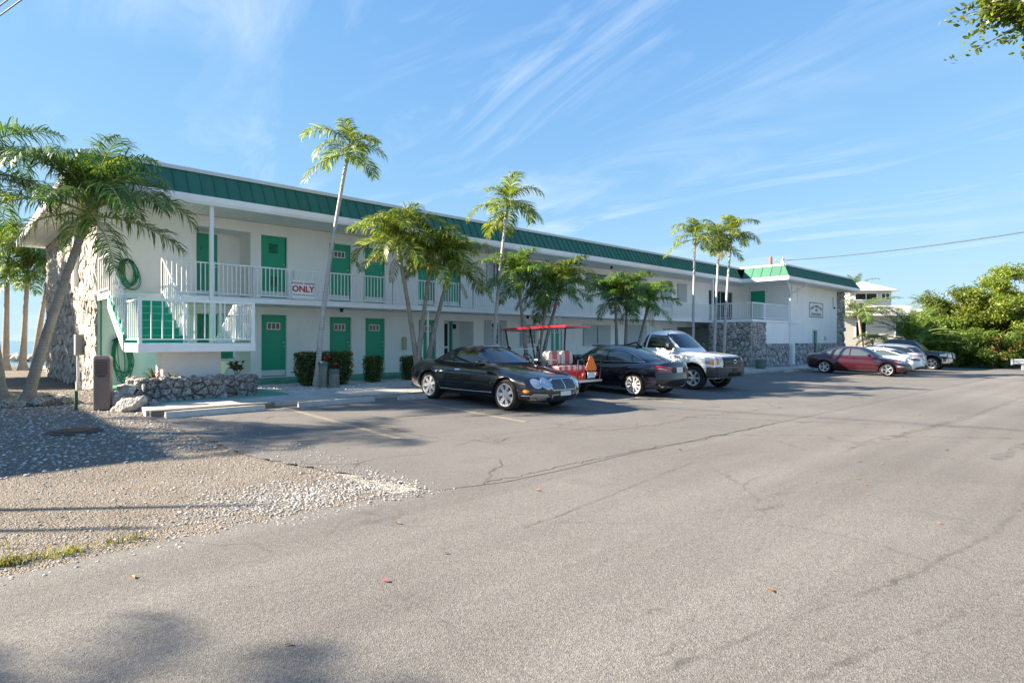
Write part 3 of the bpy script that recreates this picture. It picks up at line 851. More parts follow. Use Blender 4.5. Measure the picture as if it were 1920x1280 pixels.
# wing: terrace block, white panel, front, wainscot, stone corner
stone_wall('stone_wall', (26.1, -1.45, -0.2), (0, -1, 0), 2.67, 2.72, (-1, 0, 0), 0.34, m_coral_wing, 22, 0.09)
stone_wall('stone_wall', (26.1, -4.12, -0.2), (1, 0, 0), 1.72, 2.72, (0, -1, 0), 0.34, m_coral_wing, 23, 0.09)
stone_wall('stone_wall', (27.82, -4.12, -0.25), (1, 0, 0), 3.58, 1.5, (0, -1, 0), 0.34, m_coral_wing, 24, 0.09)
stone_wall('stone_wall', (33.0, -3.45, -0.3), (1, 0, 0), 9.27, 1.55, (0, -1, 0), 0.36, m_coral_wing, 25, 0.09, skip=lambda x, y: 4.2 < x < 5.0)
stone_wall('stone_corner', (42.27, -3.47, -0.3), (1, 0, 0), 1.5, 5.5, (0, -1, 0), 0.40, m_coral_wing, 26, 0.12)
MB().box(27.82, 31.4, -4.13, -1.5, 1.25, 2.52).box(26.14, 27.82, -4.08, -1.46, 0, 2.5).box(27.82, 31.4, -4.08, -1.5, -0.1, 1.25).build('terrace_block', m_wall, B)
MB().box(26.1, 33.0, -4.15, -0.01, 2.53, 2.70, 0.01).build('terrace_slab', m_white, B)
w_ops = [(37.3, 38.0, 0.0, 2.18, 0.12)]
wall_plane('wing_front_wall', 33.0, 42.27, 1.25, 5.25, [(37.3, 38.0, 1.25, 2.18, 0.12)], -3.47)
MB().box(33.0, 37.29, -3.44, -3.3, -0.1, 1.25).box(38.01, 42.27, -3.44, -3.3, -0.1, 1.25).box(42.27, 43.7, -3.44, -3.2, -0.1, 5.25).build('wing_wall_core', m_wall, B)
# side wall of the wing with the green door
mb = MB(); mb.quad((33.0, -3.47, 0), (33.0, -3.47, 5.25), (33.0, 0.0, 5.25), (33.0, 0.0, 0)); mb.quad((43.7, -3.3, 0), (43.7, 11, 0), (43.7, 11, 5.25), (43.7, -3.3, 5.25))
mb.build('wing_side_wall', m_wall, B, fix=False)
MB().box(32.95, 32.998, -1.90, -0.92, 2.75, 4.86, 0.008).build('door', m_green, B)
d_ = MB().box(37.33, 37.97, -3.40, -3.36, -0.05, 2.14, 0.006).build('door', M('green_side_door', (0.03, 0.17, 0.12), 0.5), B)
MB().box(37.24, 37.33, -3.52, -3.37, -0.05, 2.2).box(37.97, 38.06, -3.52, -3.37, -0.05, 2.2).box(37.24, 38.06, -3.525, -3.375, 2.14, 2.22).build('door_frame', M('mint_frame', (0.45, 0.62, 0.55), 0.5), B)
ve = MB()
for k in range(6): ve.box(39.55, 39.95, -3.50, -3.472, 1.42+0.055*k, 1.455+0.055*k)
ve.build('wall_vent', m_grey, B)
MB().box(33.4, 34.6, -3.50, -3.472, 4.0, 4.04).tube([(33.45, -3.5, 5.2), (33.45, -3.5, 4.05)], 0.02).tube([(34.5, -3.5, 5.2), (34.5, -3.5, 4.05)], 0.02).build('conduit', m_trim, B)
# downspouts
def spout(pts, r_=0.05): MB().tube(pts, r_, 8).build('downspout', m_trim, B, smooth=True)
spout([(30.2, -4.55, 5.22), (30.2, -4.5, 5.1), (31.42, -4.2, 4.35), (31.46, -4.19, 4.2), (31.46, -4.19, 1.3)])
spout([(33.5, -4.5, 5.22), (33.4, -4.4, 5.05), (33.0, -3.54, 4.5), (33.0, -3.54, 4.3)], 0.045)
MB().box(31.28, 31.62, -4.42, -4.14, -0.1, 1.28, 0.02).build('downspout_boot', m_trim, B)
spout([(43.2, -4.5, 5.22), (43.1, -4.4, 5.05), (42.6, -3.75, 4.55), (42.5, -3.55, 4.4)], 0.045)
# wall sign on the wing
sg = MB().box(36.6, 39.2, -3.50, -3.474, 3.12, 4.17).build('wall_sign', m_white, B)
fr_ = MB(); fr_.box(36.6, 39.2, -3.512, -3.501, 3.12, 3.17).box(36.6, 39.2, -3.512, -3.501, 4.12, 4.17).box(36.6, 36.66, -3.512, -3.501, 3.17, 4.12).box(39.14, 39.2, -3.512, -3.501, 3.17, 4.12)
fr_.build('sign_border', m_greentxt, sg)
text_part('sign_lettering', 'TRADE WINDS WEST', 0.245, m_greentxt, sg, (37.9, -3.504, 3.90), (R(90), 0, 0), arc=2.4, bold=0.006)
text_part('sign_lettering', '1005', 0.24, m_greentxt, sg, (37.9, -3.504, 3.62), (R(90), 0, 0), bold=0.005)
text_part('sign_lettering', 'OCEAN TERRACE', 0.25, m_greentxt, sg, (37.9, -3.504, 3.32), (R(90), 0, 0), bold=0.006)
# gooseneck lamp beside it
MB().tube([(41.4, -3.48, 4.75), (41.4, -3.48, 4.0)], 0.02).lathe([(0.02, 0.12), (0.07, 0.06), (0.075, 0.0), (0.05, -0.02), (0, -0.02)], 12, (41.4, -3.58, 3.88)).build('wall_lamp', m_black, B)
# ceiling spots under slab and soffit
lamp_me = MB().lathe([(0.07, 0), (0.07, -0.05), (0.055, -0.06), (0.055, -0.13), (0, -0.13)], 12).mesh('spot_lamp', m_black, True)
for s, o, z in ((1.95, 0.9, 2.54), (2.3, 1.0, 5.25), (10.9, 0.9, 2.54), (11.0, 0.8, 5.25), (17.3, 0.9, 2.54), (17.0, 0.9, 5.25)): inst('spot_lamp', lamp_me, B, (s, -o, z))
MB().box(8.15, 8.25, 0.85, 0.95, 1.95, 2.15).build('wall_lamp', m_black, B)

# cracks and tyre marks on road and lot: thin uneven strips
def strip(name, pts, w_, m, seed, z=0.003, jit=0.03, n=14):
    r = random.Random(seed); b = MB(); P_ = []
    for i in range(len(pts)-1):
        for k in range(n): P_.append(Vector(pts[i]).lerp(Vector(pts[i+1]), k/n))
    P_.append(Vector(pts[-1])); P_ = [p_+Vector((r.gauss(0, jit), r.gauss(0, jit))) for p_ in P_]
    vs_, fs = [], []
    for i, p_ in enumerate(P_):
        d_ = (P_[min(i+1, len(P_)-1)]-P_[max(i-1, 0)]).normalized(); q = Vector((-d_.y, d_.x))*w_*(0.4+0.9*r.random())
        for e in (q, -q): vs_.append((p_.x+e.x, -(p_.y+e.y), z+G(p_.x, p_.y)))
        if i: fs.append((2*i-2, 2*i, 2*i+1, 2*i-1))
    tag(b.add(vs_, fs).build(name, m, None, BLOC, BA, fix=False), kind='structure')
m_crack = M('crack_tar', (0.07, 0.066, 0.06), 0.9)
def mark_mat(name, col, amount, sc_):
    m, t, p = nodes(name); p.inputs['Base Color'].default_value = (*col, 1); p.inputs['Roughness'].default_value = 0.85
    geo = tnode(t, 'ShaderNodeNewGeometry'); n = tnode(t, 'ShaderNodeTexNoise', Scale=sc_, Detail=7.0, Roughness=0.75); t.links.new(geo.outputs['Position'], n.inputs['Vector'])
    tr = tnode(t, 'ShaderNodeBsdfTransparent'); mx = tnode(t, 'ShaderNodeMixShader'); t.links.new(ramp(t, n.outputs['Fac'], [(0.42, 0.0), (0.70, amount)]), mx.inputs[0])
    t.links.new(tr.outputs[0], mx.inputs[1]); t.links.new(p.outputs[0], mx.inputs[2]); t.links.new(mx.outputs[0], t.nodes['Material Output'].inputs[0]); return m
m_mark = mark_mat('tyre_mark', (0.07, 0.067, 0.062), 0.42, 5.0)
m_dust = mark_mat('sand_dust', (0.34, 0.30, 0.25), 0.85, 2.2)
strip('crack', [(-3.5, 14.5), (-2.49, 14.5), (-1.6, 14.52), (-0.43, 14.55), (0.9, 14.66), (4, 14.6)], 0.008, m_crack, 1)
strip('crack', [(-4.25, 15.92), (-3.72, 15.89), (-2.75, 15.77), (-1.48, 15.6), (-0.67, 15.5)], 0.0035, m_crack, 2, jit=0.006)
strip('crack', [(0.2, 12.2), (0.6, 13.0), (1.9, 13.3), (3.8, 13.0), (6.0, 13.4)], 0.008, m_crack, 3, jit=0.05)
strip('crack', [(-2.2, 12.4), (-0.8, 12.1), (0.2, 12.2), (1.2, 11.9)], 0.006, m_crack, 4, jit=0.05)
strip('crack', [(6, 13.4), (9, 13.9), (13, 13.6), (17, 14.1)], 0.007, m_crack, 5, jit=0.06)
strip('crack', [(-3.6, 9.6), (-2.4, 9.9), (-1.0, 9.7), (0.1, 10.2)], 0.006, m_crack, 6, jit=0.05)
for k, (pts, w_) in enumerate((([(-5.42, 17.91), (-4.17, 18.17), (-3.08, 18.45), (-1.54, 18.69), (0.5, 18.8)], 0.022), ([(-4.88, 18.43), (-3.77, 18.73), (-2.57, 19.0)], 0.022), ([(1.62, 14.51), (3.43, 16.18), (5.2, 18.19)], 0.07), ([(3.38, 12.59), (4.66, 14.85), (6.19, 17.2)], 0.07), ([(-5.0, 17.5), (-4.6, 17.58)], 0.02), ([(-5.27, 17.84), (-4.85, 17.87)], 0.012), ([(-2.6, 17.0), (-1.9, 17.15)], 0.03), ([(-1.8, 16.9), (-1.3, 17.0)], 0.04), ([(2, 16.5), (8, 17.0), (20, 17.2)], 0.10), ([(2.5, 18.2), (9, 18.6), (20, 18.7)], 0.10))):
    strip('tyre_mark', pts, w_, m_mark, 20+k, 0.0035, 0.012)
# ================================================================ palms
def trunk_mat(name, a, b_, ring=26.0):
    m, t, p = nodes(name)
    p.inputs['Roughness'].default_value = 0.9
    tcn = tnode(t, 'ShaderNodeTexCoord')
    wv = tnode(t, 'ShaderNodeTexWave', Scale=ring, Distortion=9.0, Detail=4.0); wv.bands_direction = 'Z'
    wv.inputs['Detail Scale'].default_value = 0.35
    t.links.new(tcn.outputs['Object'], wv.inputs['Vector'])
    n = tnode(t, 'ShaderNodeTexNoise', Scale=7.0, Detail=7.0, Roughness=0.7); t.links.new(tcn.outputs['Object'], n.inputs['Vector'])
    c = mixc(t, ramp(t, n.outputs['Fac'], [(0.3, 0.0), (0.7, 1.0)]), a, b_)
    c = mixc(t, 1.0, c, ramp(t, wv.outputs['Fac'], [(0.0, 0.72), (0.35, 1.0)]), 'MULTIPLY')
    t.links.new(c, p.inputs['Base Color'])
    bp = tnode(t, 'ShaderNodeBump', Strength=0.35, Distance=0.02); t.links.new(wv.outputs['Fac'], bp.inputs['Height']); t.links.new(bp.outputs[0], p.inputs['Normal'])
    return m
m_trunk = trunk_mat('palm_trunk', (0.20, 0.175, 0.15), (0.36, 0.325, 0.28), 5.5)
m_trunk_pale = trunk_mat('palm_trunk_pale', (0.36, 0.35, 0.34), (0.56, 0.54, 0.52), 4.0)
m_shaft = M('crown_shaft', (0.22, 0.29, 0.08), 0.5, var=0.25, vscale=5)
m_shaft_br = M('dry_sheath', (0.30, 0.17, 0.06), 0.8, var=0.3, vscale=6)
m_rachis = M('frond_stem', (0.26, 0.31, 0.08), 0.5, var=0.15)
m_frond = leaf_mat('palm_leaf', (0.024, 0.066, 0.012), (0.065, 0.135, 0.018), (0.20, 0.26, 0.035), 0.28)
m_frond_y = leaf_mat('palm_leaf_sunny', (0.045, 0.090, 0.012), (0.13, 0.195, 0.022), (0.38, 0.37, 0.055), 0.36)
m_frond_b = leaf_mat('palm_leaf_green', (0.028, 0.075, 0.012), (0.080, 0.165, 0.020), (0.22, 0.30, 0.04), 0.32)

def frond_mesh(name, ln, a0, droop, n, ll, lw, seed, m, vang=0.35, hang=0.55, fwd=0.7):
    r = random.Random(seed); K = 16
    P_ = [Vector((0, 0, 0))]; T_ = []
    tw = (r.random()-0.5)*0.5
    for k in range(K+1):
        t_ = k/K; a = R(a0) - R(droop)*t_**1.25; b_ = tw*t_
        T_.append(Vector((math.cos(a)*math.cos(b_), math.cos(a)*math.sin(b_), math.sin(a))))
        if k < K: P_.append(P_[-1] + T_[-1]*ln/K)
    b = MB(); b.mi = 1
    b.tube(P_, [0.016*ln/1.6*(1-0.85*k/K)+0.002 for k in range(K+1)], 4, False); b.mi = 0
    vs_, fs = [], []
    for i in range(n):
        t_ = 0.13 + 0.87*(i+0.5)/n; x = t_*K; k = min(int(x), K-1); fr_ = x-k
        p_ = P_[k].lerp(P_[k+1], fr_); tg = T_[k].lerp(T_[k+1], fr_).normalized()
        lat = tg.cross(Vector((0, 0, 1)))
        lat = lat.normalized() if lat.length > 0.05 else Vector((0, 1, 0))
        upv = lat.cross(tg).normalized()
        prof = math.sin(math.pi*(0.16+0.80*t_))**0.55
        for sd in (-1, 1):
            l_ = ll*prof*(0.85+0.3*r.random()); fw = fwd*(0.75+0.7*t_)*(0.6+0.8*r.random())
            d_ = (lat*sd + tg*fw + upv*(vang*(1.9*r.random()-0.1))).normalized()
            g = Vector((0, 0, -hang*(0.35+1.2*r.random())))
            q1 = p_ + d_*l_*0.40; d2 = (d_+g*0.8).normalized(); q2 = q1 + d2*l_*0.35; d3 = (d2+g*1.2).normalized(); q3 = q2 + d3*l_*0.30
            w_ = (tg - d_*d_.dot(tg)); w_ = w_.normalized()*lw*(0.8+0.4*r.random())
            s0 = len(vs_)
            vs_ += [p_-w_*0.5, p_+w_*0.5, q1-w_, q1+w_, q2-w_*0.75, q2+w_*0.75, q3]
            fs += [(s0, s0+1, s0+3, s0+2), (s0+2, s0+3, s0+5, s0+4), (s0+4, s0+5, s0+6)]
    b.add(vs_, fs)
    return b.mesh(name, [m, m_rachis], smooth='all', fix=False)

gt_, gm_ = 'tall thin palms in the front bed', 'bushy palms in the front bed'
SPEC = {
    # name: (length, leaflets, leaflet length, width, material, droop range, vang, hang)
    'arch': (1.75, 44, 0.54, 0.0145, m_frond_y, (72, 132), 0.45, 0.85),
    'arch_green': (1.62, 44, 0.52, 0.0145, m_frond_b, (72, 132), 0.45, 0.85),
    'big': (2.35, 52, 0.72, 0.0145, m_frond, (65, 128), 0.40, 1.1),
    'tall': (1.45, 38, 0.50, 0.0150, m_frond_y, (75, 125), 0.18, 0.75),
    'coco': (2.6, 40, 0.60, 0.018, m_frond, (50, 90), 0.15, 0.55),
    'date': (4.2, 60, 0.62, 0.016, m_frond_b, (38, 75), 0.30, 0.25),
}
VAR = {}
for nm, (ln, n_, ll, lw, mm_, dr, va, hg) in SPEC.items():
    VAR[nm] = []
    for e_i, el in enumerate((82, 64, 46, 28, 8, -14)):
        row = []
        for sd in range(2):
            k = (e_i*7+sd*13+len(nm)) ; rr = random.Random(k)
            row.append(frond_mesh('frond', ln*(0.9+0.2*rr.random())*(0.86 if e_i == 0 else 1), el, dr[0]+(dr[1]-dr[0])*rr.random() - (10 if e_i > 3 else 0)*e_i*0.6, n_, ll, lw, k, mm_, va, hg))
        VAR[nm].append(row)

m_dead = leaf_mat('palm_leaf_dry', (0.16, 0.10, 0.045), (0.26, 0.17, 0.08), (0.36, 0.26, 0.13), 0.2, 0.8)
DEAD = [frond_mesh('dry_frond', 1.3, -38, 38, 26, 0.36, 0.010, 90+k, m_dead, 0.0, 1.3) for k in range(2)]
def palm(label, base, top, spec, nf, seed, r0=0.13, r1=0.075, scale=1.0, bend=0.3, shaft=0.55, group=None, tm=None, els=None, spear=False, az_bias=None, brown=False, name='palm_tree'):
    """base, top in world metres; a curved ring-marked trunk, green crown shaft and a crown of single fronds"""
    r = random.Random(seed)
    base, top = Vector(base), Vector(top)
    t_ = empty(name, base, 0, label, 'palm', group)
    v = top - base
    c1 = Vector((v.x*bend*0.35, v.y*bend*0.35, v.z*0.4)) if bend <= 1 else Vector((v.x*0.75, v.y*0.75, v.z*0.35))
    n = 44; pts = []; rad = []
    for i in range(n+1):
        q = i/n
        pts.append(c1*2*q*(1-q) + v*q*q)
        rr = r0 + (r1-r0)*min(1, q*1.25)
        flare = 0.55*r0*max(0, 1-q*9)
        rad.append((rr + flare)*(1.0 + (0.035 if i % 2 else -0.02)))
    MB().tube(pts, rad, 10).build('trunk', tm or m_trunk, t_, smooth='all')
    ax = (pts[-1]-pts[-3]).normalized()
    if shaft > 0:
        sp = [pts[-1] + ax*shaft*k/5 for k in range(6)]
        MB().tube(sp, [r1*1.0, r1*1.35, r1*1.25, r1*1.05, r1*0.8, r1*0.5], 10).build('crown_shaft', m_shaft_br if brown else m_shaft, t_, smooth='all')
        hub = sp[-2]
    else:
        hub = pts[-1]
    rows = VAR[spec]; els = els or [0, 0, 1, 1, 2, 2, 3, 3, 4, 4, 5]
    for i in range(nf):
        e = els[int(i*len(els)/nf)]
        az = i*2.39996 + r.random()*0.5 + seed
        if az_bias is not None: az = az_bias[0] + (((az - az_bias[0] + math.pi) % (2*math.pi)) - math.pi)*az_bias[1]
        f = inst('frond', rows[e][i % 2], t_, hub + ax*(0.05*(5-e)), ((r.random()-0.5)*0.25, (r.random()-0.5)*0.2, az), scale*(0.85+0.3*r.random()))
    if group in (gt_, gm_) and seed % 2:
        inst('dry_frond', DEAD[seed % 4 // 2], t_, hub - ax*0.12, (0, 0, seed*1.9), 0.75 + 0.25*r.random())
    if spear:
        MB().tube([hub, hub+Vector((0.02, 0, 0.7*scale))], [0.02, 0.004], 6).build('spear_leaf', m_rachis, t_)
    return t_

# the big pair on the left, leaning out of a ring of rocks
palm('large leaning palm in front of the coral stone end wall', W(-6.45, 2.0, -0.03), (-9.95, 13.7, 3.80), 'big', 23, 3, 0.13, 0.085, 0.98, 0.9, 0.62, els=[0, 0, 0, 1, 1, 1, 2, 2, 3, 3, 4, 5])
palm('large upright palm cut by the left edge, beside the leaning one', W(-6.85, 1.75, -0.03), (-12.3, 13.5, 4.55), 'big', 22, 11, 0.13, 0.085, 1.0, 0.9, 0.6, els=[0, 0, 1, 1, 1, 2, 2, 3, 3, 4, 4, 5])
# three slim palms behind the end wall, near the water
for i, (bx, tx, tz, lab, sp_, sd) in enumerate(((-24.7, -24.6, 4.9, 'leftmost slim palm of the shoreline trio by the water', 'arch', 5), (-24.1, -23.9, 4.1, 'middle slim palm of the shoreline trio by the water', 'arch_green', 6), (-23.75, -23.1, 4.35, 'slim palm of the shoreline trio nearest the stone end wall', 'arch_green', 7))):
    palm(lab, (bx, 29.0+0.3*i, -0.05), (tx, 29.0+0.3*i, tz), sp_, 15, 40+sd, 0.17, 0.10, 1.35, 0.5, 0.5, 'palms by the water')
palm('feathery pale palm far behind at the left edge', (-27.6, 31.5, 0), (-27.2, 31.5, 6.3), 'coco', 15, 61, 0.16, 0.10, 0.85, 0.4, 0.3)

# palms along the front: tall thin ones
gt = 'tall thin palms in the front bed'
palm('tall thin palm rising above the roof behind the long hedge', W(-0.03, 3.2, 0.1), W(0.90, 3.2, 6.75), 'tall', 12, 2, 0.085, 0.05, 0.98, 0.45, 0.35, gt, m_trunk_pale, [0, 1, 2, 3, 3, 4, 5])
palm('tall thin palm standing behind the black convertible', W(5.68, 4.4, 0.05), W(6.31, 4.4, 5.7), 'tall', 13, 5, 0.085, 0.05, 1.0, 0.45, 0.35, gt, m_trunk_pale, [0, 1, 2, 3, 3, 4, 4, 5])
palm('tall thin palm with upright spear behind the white pickup', W(18.57, 4.6, 0.1), W(18.75, 4.6, 6.1), 'tall', 12, 8, 0.075, 0.05, 1.05, 0.45, 0.35, gt, m_trunk_pale, [0, 1, 2, 2, 3, 4, 5], spear=True)
palm('tall thin palm, left one of the pair by the coral stone terrace', W(20.67, 4.6, 0.1), W(21.2, 4.6, 6.15), 'tall', 13, 9, 0.085, 0.055, 1.1, 0.45, 0.35, gt, m_trunk_pale, [0, 1, 2, 3, 3, 4, 5])
palm('tall thin palm, right and taller one of the pair by the coral stone terrace', W(21.3, 4.8, 0.1), W(22.1, 4.8, 6.6), 'tall', 14, 14, 0.085, 0.055, 1.15, 0.45, 0.35, gt, m_trunk_pale, [0, 1, 1, 2, 3, 3, 4, 5])
# bushy ones in clumps of three
gm = 'bushy palms in the front bed'
for lab, b_, t2, spc, sd, br in (
    ('bushy palm leaning left, leftmost trunk of the clump behind the black convertible', W(2.54, 4.6, 0.1), W(1.9, 4.6, 3.75), 'arch', 21, False),
    ('bushy palm with brown sheath, middle trunk of the clump behind the black convertible', W(2.37, 4.7, 0.1), W(2.86, 4.7, 3.45), 'arch', 22, True),
    ('bushy palm leaning right, rightmost trunk of the clump behind the black convertible', W(2.73, 4.6, 0.1), W(3.62, 4.6, 3.35), 'arch', 23, False),
    ('dark green bushy palm, leftmost of the clump behind the golf cart', W(7.2, 4.6, 0.05), W(6.8, 4.6, 2.95), 'arch_green', 24, False),
    ('bushy palm, middle of the clump behind the golf cart', W(7.45, 4.7, 0.05), W(8.09, 4.7, 2.75), 'arch_green', 25, False),
    ('yellow-green bushy palm, rightmost of the clump behind the golf cart', W(7.75, 4.6, 0.05), W(8.75, 4.6, 2.95), 'arch', 26, False),
    ('bushy green palm, leftmost of the clump above the blue sedan', W(12.6, 4.5, 0.0), W(12.5, 4.5, 2.7), 'arch_green', 27, False),
    ('bushy green palm, middle of the clump above the blue sedan', W(12.85, 4.7, 0.0), W(13.0, 4.7, 2.75), 'arch_green', 28, False),
    ('bushy green palm leaning right, rightmost of the clump above the blue sedan', W(13.63, 4.6, 0.0), W(14.6, 4.6, 2.65), 'arch_green', 29, False)):
    palm(lab, b_, t2, spc, 20, sd, 0.095, 0.058, 0.93, 0.7, 0.48, gm, None, [0, 0, 0, 1, 1, 1, 2, 2, 3, 3, 4, 5], brown=br)
# beyond the wing
palm('wide feathery date palm beyond the parked cars', (28.3, 42.3, -0.4), (28.35, 42.3, 1.15), 'date', 36, 31, 0.28, 0.28, 0.80, 0.5, 0.0, None, m_trunk, [0, 0, 1, 1, 2, 2, 2, 3, 3, 4])
palm('small young palm in front of the white house wall', (30.6, 50.5, -0.4), (30.65, 50.5, 1.2), 'tall', 9, 33, 0.08, 0.07, 1.15, 0.5, 0.1, None, m_trunk, [1, 2, 2, 3, 3])
palm('shaded palm beside the stone corner of the motel wing', (31.6, 53.5, -0.4), (31.2, 53.5, 3.6), 'coco', 18, 35, 0.16, 0.12, 1.5, 0.5, 0.2, None, m_trunk, [2, 2, 3, 3, 4, 4])
palm('far palm tuft peeping over the wing roof', (44.0, 76.0, 0), (44.0, 76.0, 7.6), 'coco', 12, 36, 0.16, 0.10, 1.0, 0.3, 0.2)
palm('far palm tuft between the white house and the green trees', (54.0, 78.0, 0), (54.0, 78.0, 5.6), 'coco', 13, 37, 0.16, 0.10, 1.1, 0.3, 0.2)

# ================================================================ hedges and broadleaf trees
def leaf_cloud(b, c, rad, n, size, r, shell=0.5, flat=None):
    """n small folded leaves spread in an ellipsoid"""
    vs_, fs = [], []
    for _ in range(n):
        d_ = Vector((r.gauss(0, 1), r.gauss(0, 1), r.gauss(0, 1))).normalized()
        k = (shell + (1-shell)*r.random())
        p_ = Vector((c[0]+d_.x*rad[0]*k, c[1]+d_.y*rad[1]*k, c[2]+d_.z*rad[2]*k))
        a = (d_ + Vector((r.gauss(0, 0.8), r.gauss(0, 0.8), r.gauss(0, 0.8)))).normalized()
        u = a.orthogonal().normalized(); ang = r.random()*6.283
        v_ = a.cross(u); u, v_ = u*math.cos(ang)+v_*math.sin(ang), v_*math.cos(ang)-u*math.sin(ang)
        s_ = size*(0.65+0.7*r.random())
        k0 = len(vs_)
        vs_ += [p_-u*s_, p_+v_*s_*0.42+a*s_*0.12, p_+u*s_, p_-v_*s_*0.42+a*s_*0.12]
        fs += [(k0, k0+1, k0+2), (k0, k0+2, k0+3)]
    b.add(vs_, fs)

m_hedge = leaf_mat('hedge_leaf', (0.022, 0.050, 0.010), (0.062, 0.115, 0.018), (0.19, 0.22, 0.035), 0.25, 0.35)
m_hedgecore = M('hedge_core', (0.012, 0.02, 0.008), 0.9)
m_flower = M('red_flower', (0.62, 0.035, 0.02), 0.6, rand=0.25)
fl_b = MB(); rr_ = random.Random(5)
for k in range(14):
    a, e = rr_.random()*6.283, rr_.random()*1.3
    d_ = Vector((math.cos(a)*math.cos(e), math.sin(a)*math.cos(e), math.sin(e)))*0.035; s_ = d_.orthogonal().normalized()*0.014; q_ = d_.cross(s_).normalized()*0.014
    fl_b.add([d_+s_, d_+q_, d_-s_, d_-q_, d_*0.2], [(0, 1, 2, 3), (0, 1, 4), (1, 2, 4), (2, 3, 4), (3, 0, 4)])
fl_me = fl_b.mesh('flower_head', m_flower, fix=False)
def hedge(label, s0, s1, o0, o1, h, seed, flowers=0, n=2600):
    r = random.Random(seed)
    w_, d_ = s1-s0, o1-o0
    g = W((s0+s1)/2, (o0+o1)/2, 0.10)
    t_ = empty('hedge', g, BA, label, 'hedge', 'clipped hedges in the front bed')
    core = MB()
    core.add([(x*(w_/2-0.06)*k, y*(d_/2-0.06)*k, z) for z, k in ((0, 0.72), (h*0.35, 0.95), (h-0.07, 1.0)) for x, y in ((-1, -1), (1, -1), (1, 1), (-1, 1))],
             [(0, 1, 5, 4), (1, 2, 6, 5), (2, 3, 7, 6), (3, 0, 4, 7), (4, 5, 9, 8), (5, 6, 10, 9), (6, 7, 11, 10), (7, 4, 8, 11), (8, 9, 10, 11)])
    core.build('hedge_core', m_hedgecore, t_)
    vs_, fs = [], []
    def surf():
        f = r.random()*(w_*h*2 + d_*h*2 + w_*d_)
        z = h*r.random()**0.9; k = 0.76 + 0.24*min(1, z/h/0.4)
        if f < w_*h*2: return Vector(((r.random()-0.5)*w_*k, (d_/2)*(1 if f < w_*h else -1)*k, z)), Vector((0, 1 if f < w_*h else -1, 0))
        f -= w_*h*2
        if f < d_*h*2: return Vector(((w_/2)*(1 if f < d_*h else -1)*k, (r.random()-0.5)*d_*k, z)), Vector((1 if f < d_*h else -1, 0, 0))
        return Vector(((r.random()-0.5)*w_, (r.random()-0.5)*d_, h)), Vector((0, 0, 1))
    for _ in range(n):
        p_, nr = surf(); p_ += nr*(r.gauss(-0.015, 0.03) + (0.07*r.random() if r.random() < 0.06 else 0))
        a = (nr + Vector((r.gauss(0, 0.7), r.gauss(0, 0.7), r.gauss(0.3, 0.7)))).normalized(); u = a.orthogonal().normalized(); v_ = a.cross(u); an = r.random()*6.28
        u, v_ = u*math.cos(an)+v_*math.sin(an), v_*math.cos(an)-u*math.sin(an); s_ = 0.032*(0.7+0.6*r.random())
        k0 = len(vs_); vs_ += [p_-u*s_, p_+v_*s_*0.5+a*0.005, p_+u*s_, p_-v_*s_*0.5+a*0.005]; fs += [(k0, k0+1, k0+2), (k0, k0+2, k0+3)]
    MB().add(vs_, fs).build('foliage', m_hedge, t_, fix=False)
    for _ in range(flowers):
        p_, nr = surf()
        while p_.z < h*0.45: p_, nr = surf()
        f = inst('flower_head', fl_me, t_, p_+nr*0.02, (0, 0, r.random()*6), 1.0+r.random()*0.7); f.rotation_euler = nr.to_track_quat('Z', 'Y').to_euler()
hedge('long clipped hedge dotted with red flowers, behind two wooden stumps', -0.42, 1.15, 2.55, 3.15, 0.98, 1, 16, 5200)
hedge('small clipped hedge block between two green doors', 1.98, 2.42, 2.3, 2.75, 0.82, 2, 0, 2200)
hedge('small clipped hedge at the foot of the palm clump', 3.55, 4.15, 2.0, 2.5, 0.78, 3, 0, 2200)
hedge('low shaggy hedge behind the golf cart', 9.6, 11.4, 4.0, 4.7, 0.75, 4, 0, 3500)

